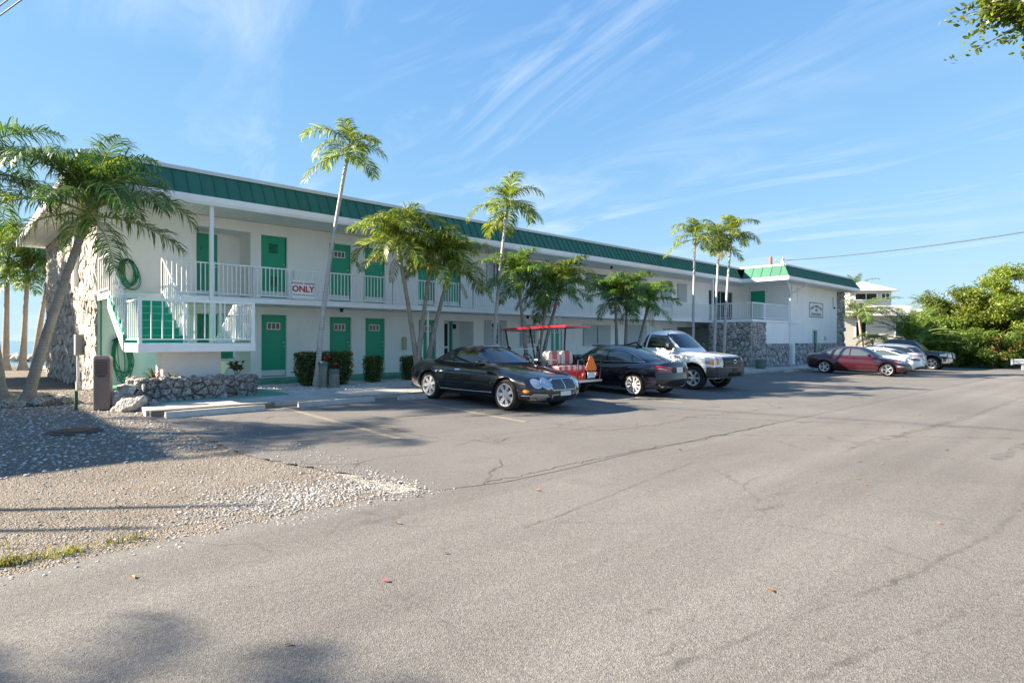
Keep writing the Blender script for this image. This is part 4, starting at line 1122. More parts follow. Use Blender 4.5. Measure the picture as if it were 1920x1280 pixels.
m_bark = M('bark', (0.16, 0.13, 0.10), 0.9, var=0.3, vscale=8, bump=0.5, bscale=20)
m_leaf1 = leaf_mat('leaf_yellow_green', (0.055, 0.095, 0.011), (0.125, 0.175, 0.018), (0.23, 0.25, 0.03), 0.40)
m_leaf2 = leaf_mat('leaf_mid_green', (0.045, 0.095, 0.014), (0.11, 0.18, 0.022), (0.21, 0.26, 0.032), 0.40)
m_leaf3 = leaf_mat('leaf_branch', (0.045, 0.085, 0.010), (0.12, 0.18, 0.018), (0.28, 0.29, 0.03), 0.45, 0.3)
m_leafr = leaf_mat('leaf_orange', (0.26, 0.09, 0.02), (0.32, 0.12, 0.03), (0.36, 0.17, 0.05), 0.3)
def tree(label, base, cen, rad, m, seed, clumps=46, per=230, size=0.10, cl_r=0.62, cat='tree', name='leafy_tree', group=None, extra=None):
    r = random.Random(seed); base = Vector(base)
    t_ = empty(name, base, 0, label, cat, group)
    cen = Vector(cen)-base
    tips = []
    for k in range(clumps):
        d_ = Vector((r.gauss(0, 1), r.gauss(0, 1), r.gauss(0, 1))).normalized(); q = 0.35+0.65*r.random()**0.5
        c = cen + Vector((d_.x*rad[0]*q, d_.y*rad[1]*q, d_.z*rad[2]*q))
        if c.z < 0.35: c.z = 0.35+0.3*r.random()
        tips.append(c)
    wood = MB(); fork = Vector((cen.x*0.3, cen.y*0.3, min(cen.z*0.4, 2.2)))
    wood.tube([(0, 0, 0), fork*0.5+Vector((0.06, 0.03, 0)), fork], [0.16, 0.12, 0.11], 8)
    for c in tips[::2]:
        mid = fork.lerp(c, 0.5) + Vector((r.gauss(0, 0.15), r.gauss(0, 0.15), 0.15))
        wood.tube([fork, mid, c], [0.07, 0.04, 0.012], 5)
    wood.build('trunk', m_bark, t_, smooth='all')
    b = MB()
    for c in tips:
        k = cl_r*(0.6+0.8*r.random()); leaf_cloud(b, c, (k, k, k*0.72), int(per*(0.5+r.random())), size, r, 0.25)
    b.build('crown', m, t_, fix=False)
    if extra:
        b = MB()
        for c in extra[1]: leaf_cloud(b, Vector(c)-base, (0.38, 0.3, 0.45), 26, 0.06, r, 0.05)
        b.build('orange_leaves', extra[0], t_, fix=False)
    return t_
gtr = 'leafy trees right of the road'
tree('yellow-green leafy tree at the right edge, tallest of the thicket', (40.5, 46.5, -0.5), (39.6, 46.0, 3.4), (4.9, 3.2, 4.0), m_leaf1, 1, 150, 420, 0.115, 0.85, group=gtr)
tree('yellowish leafy tree in the middle of the thicket beyond the dark pickup', (36.2, 47.5, -0.5), (36.2, 47.5, 2.6), (3.6, 2.6, 3.1), m_leaf1, 2, 110, 400, 0.11, 0.80, group=gtr)
tree('lower green leafy tree of the thicket beside the feathery date palm', (33.2, 46.0, -0.5), (33.4, 46.0, 1.3), (2.2, 2.0, 1.9), m_leaf2, 3, 60, 380, 0.105, 0.7, group=gtr)
tree('bright green bush with orange leaves at the roadside by the guardrail', (35.0, 42.5, -0.5), (34.6, 42.6, 0.7), (2.7, 1.1, 1.5), m_leaf2, 4, 60, 380, 0.085, 0.6, cat='bush', name='roadside_bush', extra=(m_leafr, [(33.4, 41.2, 0.9), (33.9, 41.0, 0.4), (34.6, 41.1, 0.7), (35.2, 41.2, 1.3), (33.5, 41.2, 1.6), (36.0, 41.2, 0.6)]))
tree('dark green bush beyond the dark pickup', (31.9, 43.6, -0.5), (31.9, 43.8, 0.6), (1.8, 1.2, 1.5), m_leaf2, 6, 40, 380, 0.085, 0.55, cat='bush', name='roadside_bush')

# the tree whose branch hangs into the top right corner: its trunk stands outside the frame
def overhang():
    r = random.Random(12); base = Vector((8.6, 5.2, 0))
    t_ = empty('roadside_tree', base+Vector((0.22, 0, 0.12)), 0, 'glossy green branches hanging into the top right corner', 'tree')
    wood = MB(); b = MB()
    wood.tube([(0, 0, 0), (0.1, 0, 1.6), (-0.15, 0.1, 3.0), (-0.4, 0.2, 4.2)], [0.20, 0.16, 0.14, 0.11], 9)
    def limb(pts, r0, leaves, spread, n_tw, lf=0.034):
        pts = [Vector(p_)-base for p_ in pts]
        wood.tube(pts, [r0*(1-0.8*i/(len(pts)-1)) for i in range(len(pts))], 6)
        for k in range(n_tw):
            x = (0.3+0.7*(k+r.random())/n_tw)*(len(pts)-1); i = min(int(x), len(pts)-2); p_ = pts[i].lerp(pts[i+1], x-i)
            e = p_ + Vector((r.gauss(-0.12, 0.5), r.gauss(0, 0.5), r.gauss(0.02, 0.42)))*spread
            wood.tube([p_, p_.lerp(e, 0.5)+Vector((0, 0, 0.02)), e], [0.008, 0.005, 0.002], 4, False)
            for _ in range(leaves):
                q = p_.lerp(e, 0.25+0.8*r.random()) + Vector((r.gauss(0, 0.03), r.gauss(0, 0.03), r.gauss(0, 0.03)))
                a = Vector((r.gauss(-0.3, 0.7), r.gauss(0, 0.7), r.gauss(0.6, 0.6))).normalized(); u = Vector((r.gauss(-0.8, 0.6), r.gauss(0, 0.6), r.gauss(0.1, 0.5))); u = (u-a*u.dot(a)).normalized(); v_ = a.cross(u)
                s_ = lf*(0.7+0.6*r.random()); w2 = v_*s_*0.42
                b.add([q-u*s_, q-u*s_*0.1+w2+a*0.004, q+u*s_*0.55+w2*0.8, q+u*s_, q+u*s_*0.55-w2*0.8, q-u*s_*0.1-w2+a*0.004], [(0, 1, 5), (1, 2, 4, 5), (2, 3, 4)])
    # branch ends seen in the frame (about 6 m away)
    limb([(8.3, 5.4, 3.9), (6.8, 5.8, 4.45), (5.6, 6.0, 4.50), (4.95, 6.0, 4.58), (4.58, 6.0, 4.70)], 0.05, 24, 0.34, 95)
    limb([(8.3, 5.4, 4.0), (6.9, 5.9, 4.75), (5.9, 6.0, 4.98), (5.2, 6.0, 4.95), (4.78, 6.0, 4.87)], 0.05, 24, 0.28, 80)
    limb([(5.9, 6.0, 4.98), (5.5, 6.0, 4.80), (5.2, 6.0, 4.70)], 0.02, 12, 0.22, 20)
    for k in range(13):                           # the rest of the crown, out of the picture
        a = k*2.4; limb([(8.2, 5.4, 4.0), (8.8+1.2*math.cos(a), 4.6+1.2*math.sin(a), 5.2), (9.2+2.3*math.cos(a), 4.2+2.3*math.sin(a), 5.6+1.2*r.random())], 0.06, 14, 1.1, 26, 0.06)
    wood.build('trunk', m_bark, t_, smooth='all'); b.build('crown', m_leaf3, t_, fix=False)
overhang()

# ---------------------------------------------------------------- neighbours left of the frame that shade the gravel
NB = empty('neighbour_building', tuple(W(-14.6, 3.1)), BA, 'white two-storey neighbour building left of the palms, out of the picture', 'building')
MB().box(-16, -0.6, 0.8, 12, 0, 5.3).build('wall', m_wall, NB)
MB().box(-16.5, 0, 0, 12.6, 5.3, 5.45).add([(-16.5, 0, 5.45), (0, 0, 5.45), (0, 12.6, 5.45), (-16.5, 12.6, 5.45), (-16, 0.45, 6.2), (-0.45, 0.45, 6.2), (-0.45, 12.1, 6.2), (-16, 12.1, 6.2)], [(0, 1, 5, 4), (1, 2, 6, 5), (2, 3, 7, 6), (3, 0, 4, 7), (4, 5, 6, 7)]).build('roof', m_roofg, NB)
tree('broad leafy tree left of the stone end wall, out of the picture', (-24.6, 20.6, 0), (-23.9, 20.8, 5.0), (3.0, 3.6, 3.3), m_leaf2, 8, 130, 300, 0.13, 0.8)
palm('palm left of the camera whose shadow falls on the road, out of the picture', (-14.2, 1.5, -0.2), (-14.1, 1.5, 5.2), 'big', 12, 71, 0.13, 0.09, 0.55, 0.4, 0.5)
palm('palm beside the gravel, out of the picture on the left', W(-12.5, 2.6, 0), W(-12.4, 2.6, 4.4), 'big', 15, 72, 0.15, 0.10, 1.0, 0.4, 0.5)
for x, y, h_, lab in ((-13.2, 5.02, 5.35, 'farther slender wooden pole at the roadside, out of the picture'), (-13.3, 4.36, 5.1, 'nearer slender wooden pole at the roadside, out of the picture')):
    tag(MB().tube([(0, 0, -0.1), (0, 0, h_*0.6), (0, 0, h_)], [0.085, 0.07, 0.03], 10).build('wooden_pole', m_wood, None, (x, y, 0), smooth='all'), lab, 'pole')
# ================================================================ vehicles
def paint(name, col, rough=0.25, metal=0.0, flake=0.0):
    return M(name, col, rough, metal, coat=1.0, spec=0.5)
m_pblack = paint('black_car_paint', (0.004, 0.004, 0.006), 0.22)
m_pblue = paint('midnight_blue_paint', (0.011, 0.013, 0.026), 0.28, 0.5)
m_pwhite = paint('white_car_paint', (0.74, 0.74, 0.73), 0.3)
m_pmaroon = paint('maroon_car_paint', (0.050, 0.006, 0.012), 0.28, 0.35)
m_psilver = paint('silver_car_paint', (0.50, 0.51, 0.52), 0.32, 0.75)
m_pnavy = paint('dark_navy_paint', (0.010, 0.013, 0.020), 0.25, 0.3)
m_cglass = M('car_glass', (0.010, 0.014, 0.018), 0.02, spec=0.85, coat=0.6)
m_cglass2 = M('car_glass_light', (0.055, 0.075, 0.08), 0.02, spec=0.9, coat=0.8)
m_chrome = M('chrome', (0.75, 0.76, 0.77), 0.10, metal=1.0)
m_alloy = M('alloy_wheel', (0.62, 0.61, 0.60), 0.35, metal=0.35)
m_alloyd = M('alloy_dark', (0.10, 0.10, 0.105), 0.4, metal=0.8)
m_tyre = M('tyre_rubber', (0.022, 0.021, 0.020), 0.85, var=0.15, vscale=12)
m_well = M('wheel_well', (0.008, 0.008, 0.008), 0.95)
m_trimb = M('black_plastic', (0.016, 0.016, 0.017), 0.55)
m_soft = M('soft_top_fabric', (0.010, 0.010, 0.011), 0.9, bump=0.1, bscale=300)
m_headl = M('headlamp_glass', (0.42, 0.44, 0.46), 0.06, metal=0.55, spec=0.9, coat=1.0)
m_tail = M('tail_lamp', (0.32, 0.008, 0.012), 0.12, coat=1.0)
m_amber = M('amber_lamp', (0.75, 0.22, 0.01), 0.2, coat=0.6)
m_plate = M('number_plate', (0.70, 0.72, 0.70), 0.5, var=0.25, vscale=25)
m_grille = M('grille_mesh', (0.30, 0.31, 0.32), 0.3, metal=0.9)
m_seam = M('panel_gap', (0.003, 0.003, 0.003), 0.9)
m_bumper = M('grey_bumper', (0.055, 0.056, 0.058), 0.5)

def curve(pts):
    """monotone cubic through (x, y) points"""
    pts = sorted(pts); n = len(pts); xs = [p_[0] for p_ in pts]; ys = [p_[1] for p_ in pts]
    dl = [(ys[i+1]-ys[i])/(xs[i+1]-xs[i]) for i in range(n-1)]
    mt = [dl[0]] + [0 if dl[i-1]*dl[i] <= 0 else 2*dl[i-1]*dl[i]/(dl[i-1]+dl[i]) for i in range(1, n-1)] + [dl[-1]]
    def f(x):
        if x <= xs[0]: return ys[0]
        if x >= xs[-1]: return ys[-1]
        i = 0
        while x > xs[i+1]: i += 1
        h_ = xs[i+1]-xs[i]; t_ = (x-xs[i])/h_
        return (2*t_**3-3*t_**2+1)*ys[i] + (t_**3-2*t_**2+t_)*h_*mt[i] + (-2*t_**3+3*t_**2)*ys[i+1] + (t_**3-t_**2)*h_*mt[i+1]
    return f

def superbox(fn, na, nb, nc):
    ids, vs_, fs = {}, [], []
    def vid(i, j, k):
        key = (i, j, k)
        if key not in ids: ids[key] = len(vs_); vs_.append(fn(2*i/na-1, 2*j/nb-1, 2*k/nc-1))
        return ids[key]
    for i in range(na):
        for j in range(nb):
            fs.append((vid(i, j, nc), vid(i+1, j, nc), vid(i+1, j+1, nc), vid(i, j+1, nc))); fs.append((vid(i, j+1, 0), vid(i+1, j+1, 0), vid(i+1, j, 0), vid(i, j, 0)))
        for k in range(nc):
            fs.append((vid(i, 0, k), vid(i+1, 0, k), vid(i+1, 0, k+1), vid(i, 0, k+1))); fs.append((vid(i, nb, k+1), vid(i+1, nb, k+1), vid(i+1, nb, k), vid(i, nb, k)))
    for j in range(nb):
        for k in range(nc):
            fs.append((vid(na, j, k), vid(na, j+1, k), vid(na, j+1, k+1), vid(na, j, k+1))); fs.append((vid(0, j, k+1), vid(0, j+1, k+1), vid(0, j+1, k), vid(0, j, k)))
    return vs_, fs

class Car:
    def __init__(s, name, label, p, m_body, cat='car', group=None):
        s.root = empty(name, (0, 0, 0), 0, label, cat, group); s.p = p
        top, bot, wid = curve(p['top']), curve(p['bot']), curve(p['wid']); s.top, s.wid = top, wid
        sidep = curve(p.get('side', [(0, 0.93), (0.25, 0.985), (0.55, 1.0), (0.8, 0.975), (1.0, 0.90)]))
        nf, nr = curve(p['nose']), curve(p['tail']); kr = p.get('kr', 0.16)
        def fn(a, b, c):
            rb = b*math.sqrt(1-kr*c**8); cc = c*math.sqrt(1-kr*0.5*b**8); t_ = (cc+1)/2
            xf = nf(t_) - p.get('bowf', 0.30)*abs(rb)**3.2; xr = nr(t_) + p.get('bowr', 0.22)*abs(rb)**3.2
            x = xr + (xf-xr)*(a+1)/2
            hw = wid(x)*sidep(t_)
            zt = top(x) - p.get('crown', 0.05)*abs(rb)**2.5; zb = bot(x)
            z = zb + (zt-zb)*t_
            for (ax_, r_, am) in p.get('flare', ()):
                dd = math.hypot(x-ax_, z-p['R'])
                hw += am*math.exp(-((dd-r_)/0.10)**2)
            return (x, rb*hw, z)
        vs_, fs = superbox(fn, 84, 22, 18)
        me = bpy.data.meshes.new('body'); me.from_pydata(vs_, [], fs); me.materials.append(m_body); me.materials.append(m_well)
        bm = bmesh.new(); bm.from_mesh(me); bmesh.ops.recalc_face_normals(bm, faces=bm.faces[:]); bm.to_mesh(me); bm.free()
        tmp = bpy.data.objects.new('tmp', me); C.objects.link(tmp)
        # wheel wells cut out of the body
        cut = MB(); cut.mi = 0
        for ax_ in (p['fx'], p['rx']):
            for sd in (-1, 1):
                y0, y1 = sorted((sd*(p['W']-0.27), sd*(p['W']+0.3)))
                cut.lathe([(p['R']+p.get('gap', 0.055), y0), (p['R']+p.get('gap', 0.055), y1)], 40, (ax_, 0, p['R']+p.get('wz', 0.0)), 'y')
        cme = cut.mesh('cut', [m_well]); co = bpy.data.objects.new('cut', cme); C.objects.link(co)
        md = tmp.modifiers.new('b', 'BOOLEAN'); md.operation = 'DIFFERENCE'; md.object = co; md.solver = 'EXACT'
        try: md.material_mode = 'TRANSFER'
        except Exception: pass
        dg = bpy.context.evaluated_depsgraph_get(); dg.update()
        nm = bpy.data.meshes.new_from_object(tmp.evaluated_get(dg)); nm.name = 'body'
        bpy.data.objects.remove(tmp); bpy.data.objects.remove(co)
        nm.polygons.foreach_set('use_smooth', [True]*len(nm.polygons)); nm.set_sharp_from_angle(angle=R(32))
        s.body = inst('body', nm, s.root)
        bm = bmesh.new(); bm.from_mesh(me); s.bvh_b = BVHTree.FromBMesh(bm)
        # upper body: glasshouse silhouette swept over its width
        roof = curve(p['roof']); x0, x1 = p['roof'][0][0], p['roof'][-1][0]; s.roof = roof
        wg = curve(p['gw']); nx, nt_ = 64, 30; e = 2/p.get('gn', 2.7); tum = p.get('tum', 0.13); hm = max(q[1] for q in p['roof'])
        gv, gf = [], []
        for i in range(nx+1):
            u = i/nx; u = 0.5-0.5*math.cos(math.pi*u) if p.get('cosx', True) else u
            x = x0+(x1-x0)*u; zb = top(x)-0.09; H = max(0.002, roof(x)-zb)
            for j in range(nt_+1):
                th = math.pi*j/nt_; cs, sn = math.cos(th), math.sin(th)
                yy = math.copysign(abs(cs)**e, cs); zz_ = abs(sn)**e
                hw = wg(x)*(1-tum*zz_*H/(hm-zb+0.001))
                bow = (p.get('bowg', 0.16)*(1 if x > (x0+x1)/2 else -1))*(abs(yy)**2)*min(1, abs(x-(x0+x1)/2)/(0.5*(x1-x0)))
                gv.append((x-bow, yy*hw, zb+H*zz_))
        for i in range(nx):
            for j in range(nt_): gf.append((i*(nt_+1)+j, (i+1)*(nt_+1)+j, (i+1)*(nt_+1)+j+1, i*(nt_+1)+j+1))
        gb = MB().add(gv, gf); gm = gb.mesh('cabin', p.get('cab_mat', m_body), True)
        s.cabin = inst('cabin', gm, s.root)
        b2 = bmesh.new(); b2.from_mesh(gm); s.bvh_c = BVHTree.FromBMesh(b2)
        b2.from_mesh(me); s.bvh = BVHTree.FromBMesh(b2); bm.free(); b2.free()
    def cast(s, bvh, axis, sd, a, b):
        if axis == 'y': o, d_ = Vector((a, 3*sd, b)), Vector((0, -sd, 0))
        elif axis == 'x': o, d_ = Vector((6*sd, a, b)), Vector((-sd, 0, 0))
        else: o, d_ = Vector((a, b, 4)), Vector((0, 0, -1))
        loc, nrm, _, _ = bvh.ray_cast(o, d_)
        if loc is None: return None, None
        if nrm.dot(d_) > 0: nrm = -nrm
        return loc, nrm
    def patch(s, name, poly, axis, sd, m, parent=None, off=0.005, sp=0.05, on='all', skirt=0.02, label=None):
        bvh = {'all': s.bvh, 'body': s.bvh_b, 'cabin': s.bvh_c}[on]
        bnd = []
        for i in range(len(poly)):
            a, b_ = poly[i], poly[(i+1) % len(poly)]; k = max(1, int(math.hypot(b_[0]-a[0], b_[1]-a[1])/sp))
            for j in range(k): bnd.append(Vector((a[0]+(b_[0]-a[0])*j/k, a[1]+(b_[1]-a[1])*j/k)))
        n = len(bnd); inner = []
        xs = [q.x for q in bnd]; ys = [q.y for q in bnd]
        def inside(x, y):
            c = False
            for i in range(n):
                p1, p2 = bnd[i], bnd[(i+1) % n]
                if (p1.y > y) != (p2.y > y) and x < (p2.x-p1.x)*(y-p1.y)/(p2.y-p1.y)+p1.x: c = not c
            return c
        y = min(ys)+sp/2; row = 0
        while y < max(ys):
            x = min(xs)+(sp/2 if row % 2 else sp)
            while x < max(xs):
                if inside(x, y) and min((q-Vector((x, y))).length for q in bnd) > sp*0.45: inner.append(Vector((x, y)))
                x += sp
            y += sp; row += 1
        vv, ee, ff, *_ = delaunay_2d_cdt(bnd+inner, [(i, (i+1) % n) for i in range(n)], [], 1, 1e-5)
        V, NR = [], []
        for q in vv:
            l_, nr = s.cast(bvh, axis, sd, q.x, q.y); V.append(None if l_ is None else l_+nr*off); NR.append(nr)
        fs = [f for f in ff if all(V[i] is not None for i in f)]
        if not fs: return None
        mb = MB(); cnt = {}
        for f in fs:
            for i in range(len(f)):
                k = tuple(sorted((f[i], f[(i+1) % len(f)]))); cnt[k] = cnt.get(k, 0)+1
        vs_ = [tuple(q) if q is not None else (0, 0, 0) for q in V]; base = len(vs_); mp_ = {}
        for (a, b_), c in cnt.items():
            if c == 1:
                for q in (a, b_):
                    if q not in mp_: mp_[q] = len(vs_); vs_.append(tuple(V[q]-NR[q]*skirt))
                fs.append((a, b_, mp_[b_], mp_[a]))
        used = sorted({i for f in fs for i in f}); rm = {o: k for k, o in enumerate(used)}
        mb.add([vs_[i] for i in used], [tuple(rm[i] for i in f) for f in fs])
        o = mb.build(name, m, parent or s.root, smooth=True)
        if label: o['label'] = label
        return o
    def both(s, name, poly, m, **kw): return [s.patch(name, poly, 'y', sd, m, **kw) for sd in (-1, 1)]
    def sym(s, name, poly, axis, sd, m, **kw): return [s.patch(name, [(a*q, b_) for a, b_ in poly] if axis == 'x' else [(a, b_*q) for a, b_ in poly], axis, sd, m, **kw) for q in (-1, 1)]
    def line(s, name, pts, axis, sd, m, r=0.006, parent=None, on='all', sp=0.05, sink=0.2):
        bvh = {'all': s.bvh, 'body': s.bvh_b, 'cabin': s.bvh_c}[on]; out = []
        for i in range(len(pts)-1):
            a, b_ = pts[i], pts[i+1]; k = max(1, int(math.hypot(b_[0]-a[0], b_[1]-a[1])/sp))
            for j in range(k+(1 if i == len(pts)-2 else 0)):
                l_, nr = s.cast(bvh, axis, sd, a[0]+(b_[0]-a[0])*j/k, a[1]+(b_[1]-a[1])*j/k)
                if l_ is not None: out.append(l_-nr*r*sink)
        if len(out) > 1: return MB().tube(out, r, 6).build(name, m, parent or s.root, smooth='all')
    def seams(s, lines):
        for pts in lines:
            for sd in (-1, 1): s.line('panel_gap', pts, 'y', sd, m_seam, 0.005, sink=0.45)
    def wheels(s, spokes=7, style='single', rw=0.24, tyre_h=0.10, hub=m_alloy, yoff=0.0):
        p = s.p; Rr = p['R']; ri = Rr-tyre_h
        ty = MB().lathe([(ri, -rw/2+0.015), (ri+0.03, -rw/2), (Rr-0.035, -rw/2+0.005), (Rr-0.01, -rw/2+0.03), (Rr, -rw/2+0.07), (Rr, rw/2-0.07), (Rr-0.01, rw/2-0.03), (Rr-0.035, rw/2-0.005), (ri+0.03, rw/2), (ri, rw/2-0.015)], 40, axis='y', closed=True).mesh('wheel', m_tyre, True)
        rm = MB(); rm.lathe([(ri+0.004, rw/2-0.012), (ri+0.012, rw/2-0.004), (ri-0.018, rw/2-0.012), (ri-0.028, rw/2-0.06), (ri-0.03, -rw/2+0.01), (ri+0.002, -rw/2+0.01)], 40, axis='y', closed=True)
        yo = rw/2-0.035
        rm.lathe([(0.0, yo+0.018), (0.05, yo+0.014), (0.07, yo-0.01), (0.07, yo-0.06), (0, yo-0.06)], 16, axis='y')
        for k in range(spokes):
            a = 2*math.pi*k/spokes
            offs = (0.0,) if style in ('single', 'fat') else (-0.055, 0.055)
            for o in offs:
                ca, sa = math.cos(a), math.sin(a); wi, wo = (0.036, 0.042) if style == 'single' else (0.014, 0.017)
                if style == 'fat': wi, wo = 0.030, 0.036
                i0, i1 = 0.05, ri-0.012; o0, o1 = o*0.35, o*1.15
                pts = [(i0, o0-wi, yo+0.004), (i0, o0+wi, yo+0.004), (i1, o1+wo, yo+0.012), (i1, o1-wo, yo+0.012), (i0, o0-wi, yo-0.035), (i0, o0+wi, yo-0.035), (i1, o1+wo, yo-0.03), (i1, o1-wo, yo-0.03)]
                rm.add([(x*ca-y*sa, z, x*sa+y*ca) for x, y, z in pts], [(0, 1, 2, 3), (4, 7, 6, 5), (0, 4, 5, 1), (1, 5, 6, 2), (2, 6, 7, 3), (3, 7, 4, 0)])
        rme = rm.mesh('rim', hub, True)
        dme = MB().lathe([(0.0, rw/2-0.10), (ri-0.05, rw/2-0.10), (ri-0.05, rw/2-0.12), (0.0, rw/2-0.12)], 24, axis='y').mesh('brake_disc', m_alloyd, True)
        bme = MB().lathe([(0.0, -rw/2+0.03), (ri-0.02, -rw/2+0.03), (ri-0.02, -rw/2+0.02), (0.0, -rw/2+0.02)], 24, axis='y').mesh('wheel_back', m_well)
        for ax_ in (p['fx'], p['rx']):
            for sd in (-1, 1):
                w_ = inst('wheel', ty, s.root, (ax_, sd*(p['W']-rw/2-0.015-yoff), Rr), (0, 0, 0 if sd > 0 else math.pi))
                inst('rim', rme, w_); inst('brake_disc', dme, w_); inst('wheel_back', bme, w_)
    def mirrors(s, x, z, m, y=None, sz=(0.09, 0.11, 0.075)):
        for sd in (-1, 1):
            yy = (y or s.wid(x)*0.97)*sd; b = MB()
            vs_, fs = superbox(lambda a, b_, c: (x+a*sz[0]*math.sqrt(1-0.3*b_*b_)*(1-0.25*(a+1)/2*abs(c)), yy+sd*(0.12+sz[1]*b_*math.sqrt(1-0.3*c*c)), z+c*sz[2]*math.sqrt(1-0.35*b_*b_)), 6, 6, 6)
            b.add(vs_, fs).tube([(x, yy*0.96, z-0.05), (x, yy+sd*0.08, z-0.02)], 0.022, 6)
            b.build('mirror', m, s.root, smooth='all')
    def place(s, S, out, ang=0.0, xy=None):
        """ang 0: nose towards the road"""
        if xy is None: w_ = W(S, out)
        else: w_ = Vector((xy[0], xy[1], 0)); r_ = w_-Vector(BLOC); S, out = r_.x*CB+r_.y*SB, r_.x*SB-r_.y*CB
        hd = BA-math.pi/2+R(ang); dv = Vector((math.cos(hd), math.sin(hd)))
        def gz(k):
            q = Vector((w_.x+dv.x*k, w_.y+dv.y*k)) - Vector(BLOC[:2]); return G(q.x*CB+q.y*SB, q.x*SB-q.y*CB)
        zf, zr = gz(s.p['fx']), gz(s.p['rx']); wb = s.p['fx']-s.p['rx']
        pit = -math.atan2(zf-zr, wb); z0 = zr - (zf-zr)/wb*s.p['rx']
        s.root.rotation_mode = 'XYZ'; s.root.location = (w_.x, w_.y, z0); s.root.rotation_euler = (0, pit, hd)

def circ(cx, cy, r, n=20, sq=1.0): return [(cx+r*math.cos(2*math.pi*k/n), cy+r*sq*math.sin(2*math.pi*k/n)) for k in range(n)]

# ---------------------------------------------------------------- black convertible
def convertible():
    p = dict(R=0.35, W=0.955, fx=1.37, rx=-1.375, gap=0.05,
             top=[(-2.48, 0.86), (-2.25, 0.965), (-1.9, 1.00), (-1.4, 0.985), (-0.6, 0.965), (0.4, 0.985), (0.95, 0.975), (1.6, 0.90), (2.05, 0.80), (2.32, 0.70)],
             bot=[(-2.48, 0.34), (-2.1, 0.24), (-1, 0.19), (1, 0.19), (2.0, 0.21), (2.35, 0.25)],
             wid=[(-2.48, 0.86), (-2.0, 0.92), (-1.3, 0.955), (-0.3, 0.925), (0.6, 0.93), (1.4, 0.95), (1.9, 0.92), (2.3, 0.88)],
             nose=[(0, 2.22), (0.25, 2.33), (0.55, 2.34), (0.8, 2.29), (1.0, 2.16)], tail=[(0, -2.36), (0.3, -2.47), (0.7, -2.48), (1.0, -2.36)], bowf=0.34, bowr=0.30, kr=0.22, crown=0.07,
             side=[(0, 0.91), (0.2, 0.965), (0.5, 1.0), (0.75, 0.985), (0.9, 0.95), (1.0, 0.90)], flare=((1.37, 0.42, 0.016), (-1.375, 0.46, 0.030)),
             roof=[(-1.80, 0.93), (-1.5, 1.12), (-1.15, 1.29), (-0.75, 1.375), (-0.35, 1.395), (0.05, 1.38), (0.32, 1.30), (0.7, 1.125), (1.08, 0.92)],
             gw=[(-1.8, 0.66), (-1.2, 0.76), (-0.4, 0.79), (0.4, 0.78), (1.08, 0.74)], cab_mat=m_soft, gn=2.7, tum=0.22, bowg=0.14)
    c = Car('convertible_car', 'black convertible with closed soft top, mesh grille and round twin headlamps', p, m_pblack, group=None)
    c.patch('windshield', [(-0.66, 1.02), (0.66, 1.02), (0.60, 1.20), (0.53, 1.335), (-0.53, 1.335), (-0.60, 1.20)], 'x', 1, m_cglass, on='cabin', off=0.008)
    c.line('windshield_frame', [(-0.70, 0.99), (-0.66, 1.12), (-0.60, 1.26), (-0.54, 1.345), (0, 1.362), (0.54, 1.345), (0.60, 1.26), (0.66, 1.12), (0.70, 0.99)], 'x', 1, m_pblack, 0.022, on='cabin')
    c.line('windshield_trim', [(-0.715, 1.0), (-0.675, 1.12), (-0.615, 1.26), (-0.55, 1.36), (0, 1.378), (0.55, 1.36), (0.615, 1.26), (0.675, 1.12), (0.715, 1.0)], 'x', 1, m_chrome, 0.008, on='cabin', sink=-1.5)
    for sd in (-1, 1):
        c.patch('side_window', [(0.62, 0.99), (0.42, 1.12), (0.20, 1.23), (-0.15, 1.265), (-0.62, 1.25), (-0.64, 0.99)], 'y', sd, m_cglass, on='cabin', off=0.008)
        c.patch('quarter_window', [(-0.68, 0.99), (-0.67, 1.245), (-0.95, 1.20), (-1.18, 1.08), (-1.28, 0.99)], 'y', sd, m_cglass, on='cabin', off=0.008)
        c.line('window_trim', [(0.78, 0.985), (0.3, 0.995), (-0.6, 0.985), (-1.35, 1.0)], 'y', sd, m_chrome, 0.008)
        c.line('sill_trim', [(0.92, 0.37), (0.3, 0.345), (-0.5, 0.325), (-0.93, 0.325)], 'y', sd, m_chrome, 0.013)
        c.patch('door_handle', [(-0.42, 0.79), (-0.24, 0.795), (-0.24, 0.825), (-0.42, 0.82)], 'y', sd, m_chrome, off=0.018)
        c.patch('side_marker', circ(1.98, 0.48, 0.07, 14, 0.45), 'y', sd, m_amber, off=0.006, sp=0.03)
        c.patch('tail_lamp', [(-2.33, 0.66), (-2.16, 0.68), (-2.10, 0.74), (-2.18, 0.80), (-2.34, 0.80)], 'y', sd, m_tail, off=0.006)
        c.patch('rear_reflector', [(-2.2, 0.42), (-2.05, 0.43), (-2.05, 0.47), (-2.2, 0.47)], 'y', sd, m_tail, off=0.005)
        c.line('bumper_trim', [(1.83, 0.375), (2.05, 0.385)], 'y', sd, m_chrome, 0.012)
    for y, z, r_ in ((0.705, 0.645, 0.088), (0.50, 0.645, 0.112)):
        for sd in (-1, 1):
            c.patch('headlamp_bezel', circ(y*sd, z, r_+0.014), 'x', 1, m_chrome, off=0.010, sp=0.04); h_ = c.patch('headlamp', circ(y*sd, z, r_), 'x', 1, m_headl, off=0.02, sp=0.04)
            c.patch('lamp_reflector', circ(y*sd, z, r_*0.42, 14), 'x', 1, m_chrome, off=0.026, sp=0.03)
    gp = [(-0.38, 0.50), (0.38, 0.50), (0.43, 0.60), (0.41, 0.70), (0.33, 0.735), (-0.33, 0.735), (-0.41, 0.70), (-0.43, 0.60)]
    c.patch('grille', gp, 'x', 1, m_alloyd, off=0.006)
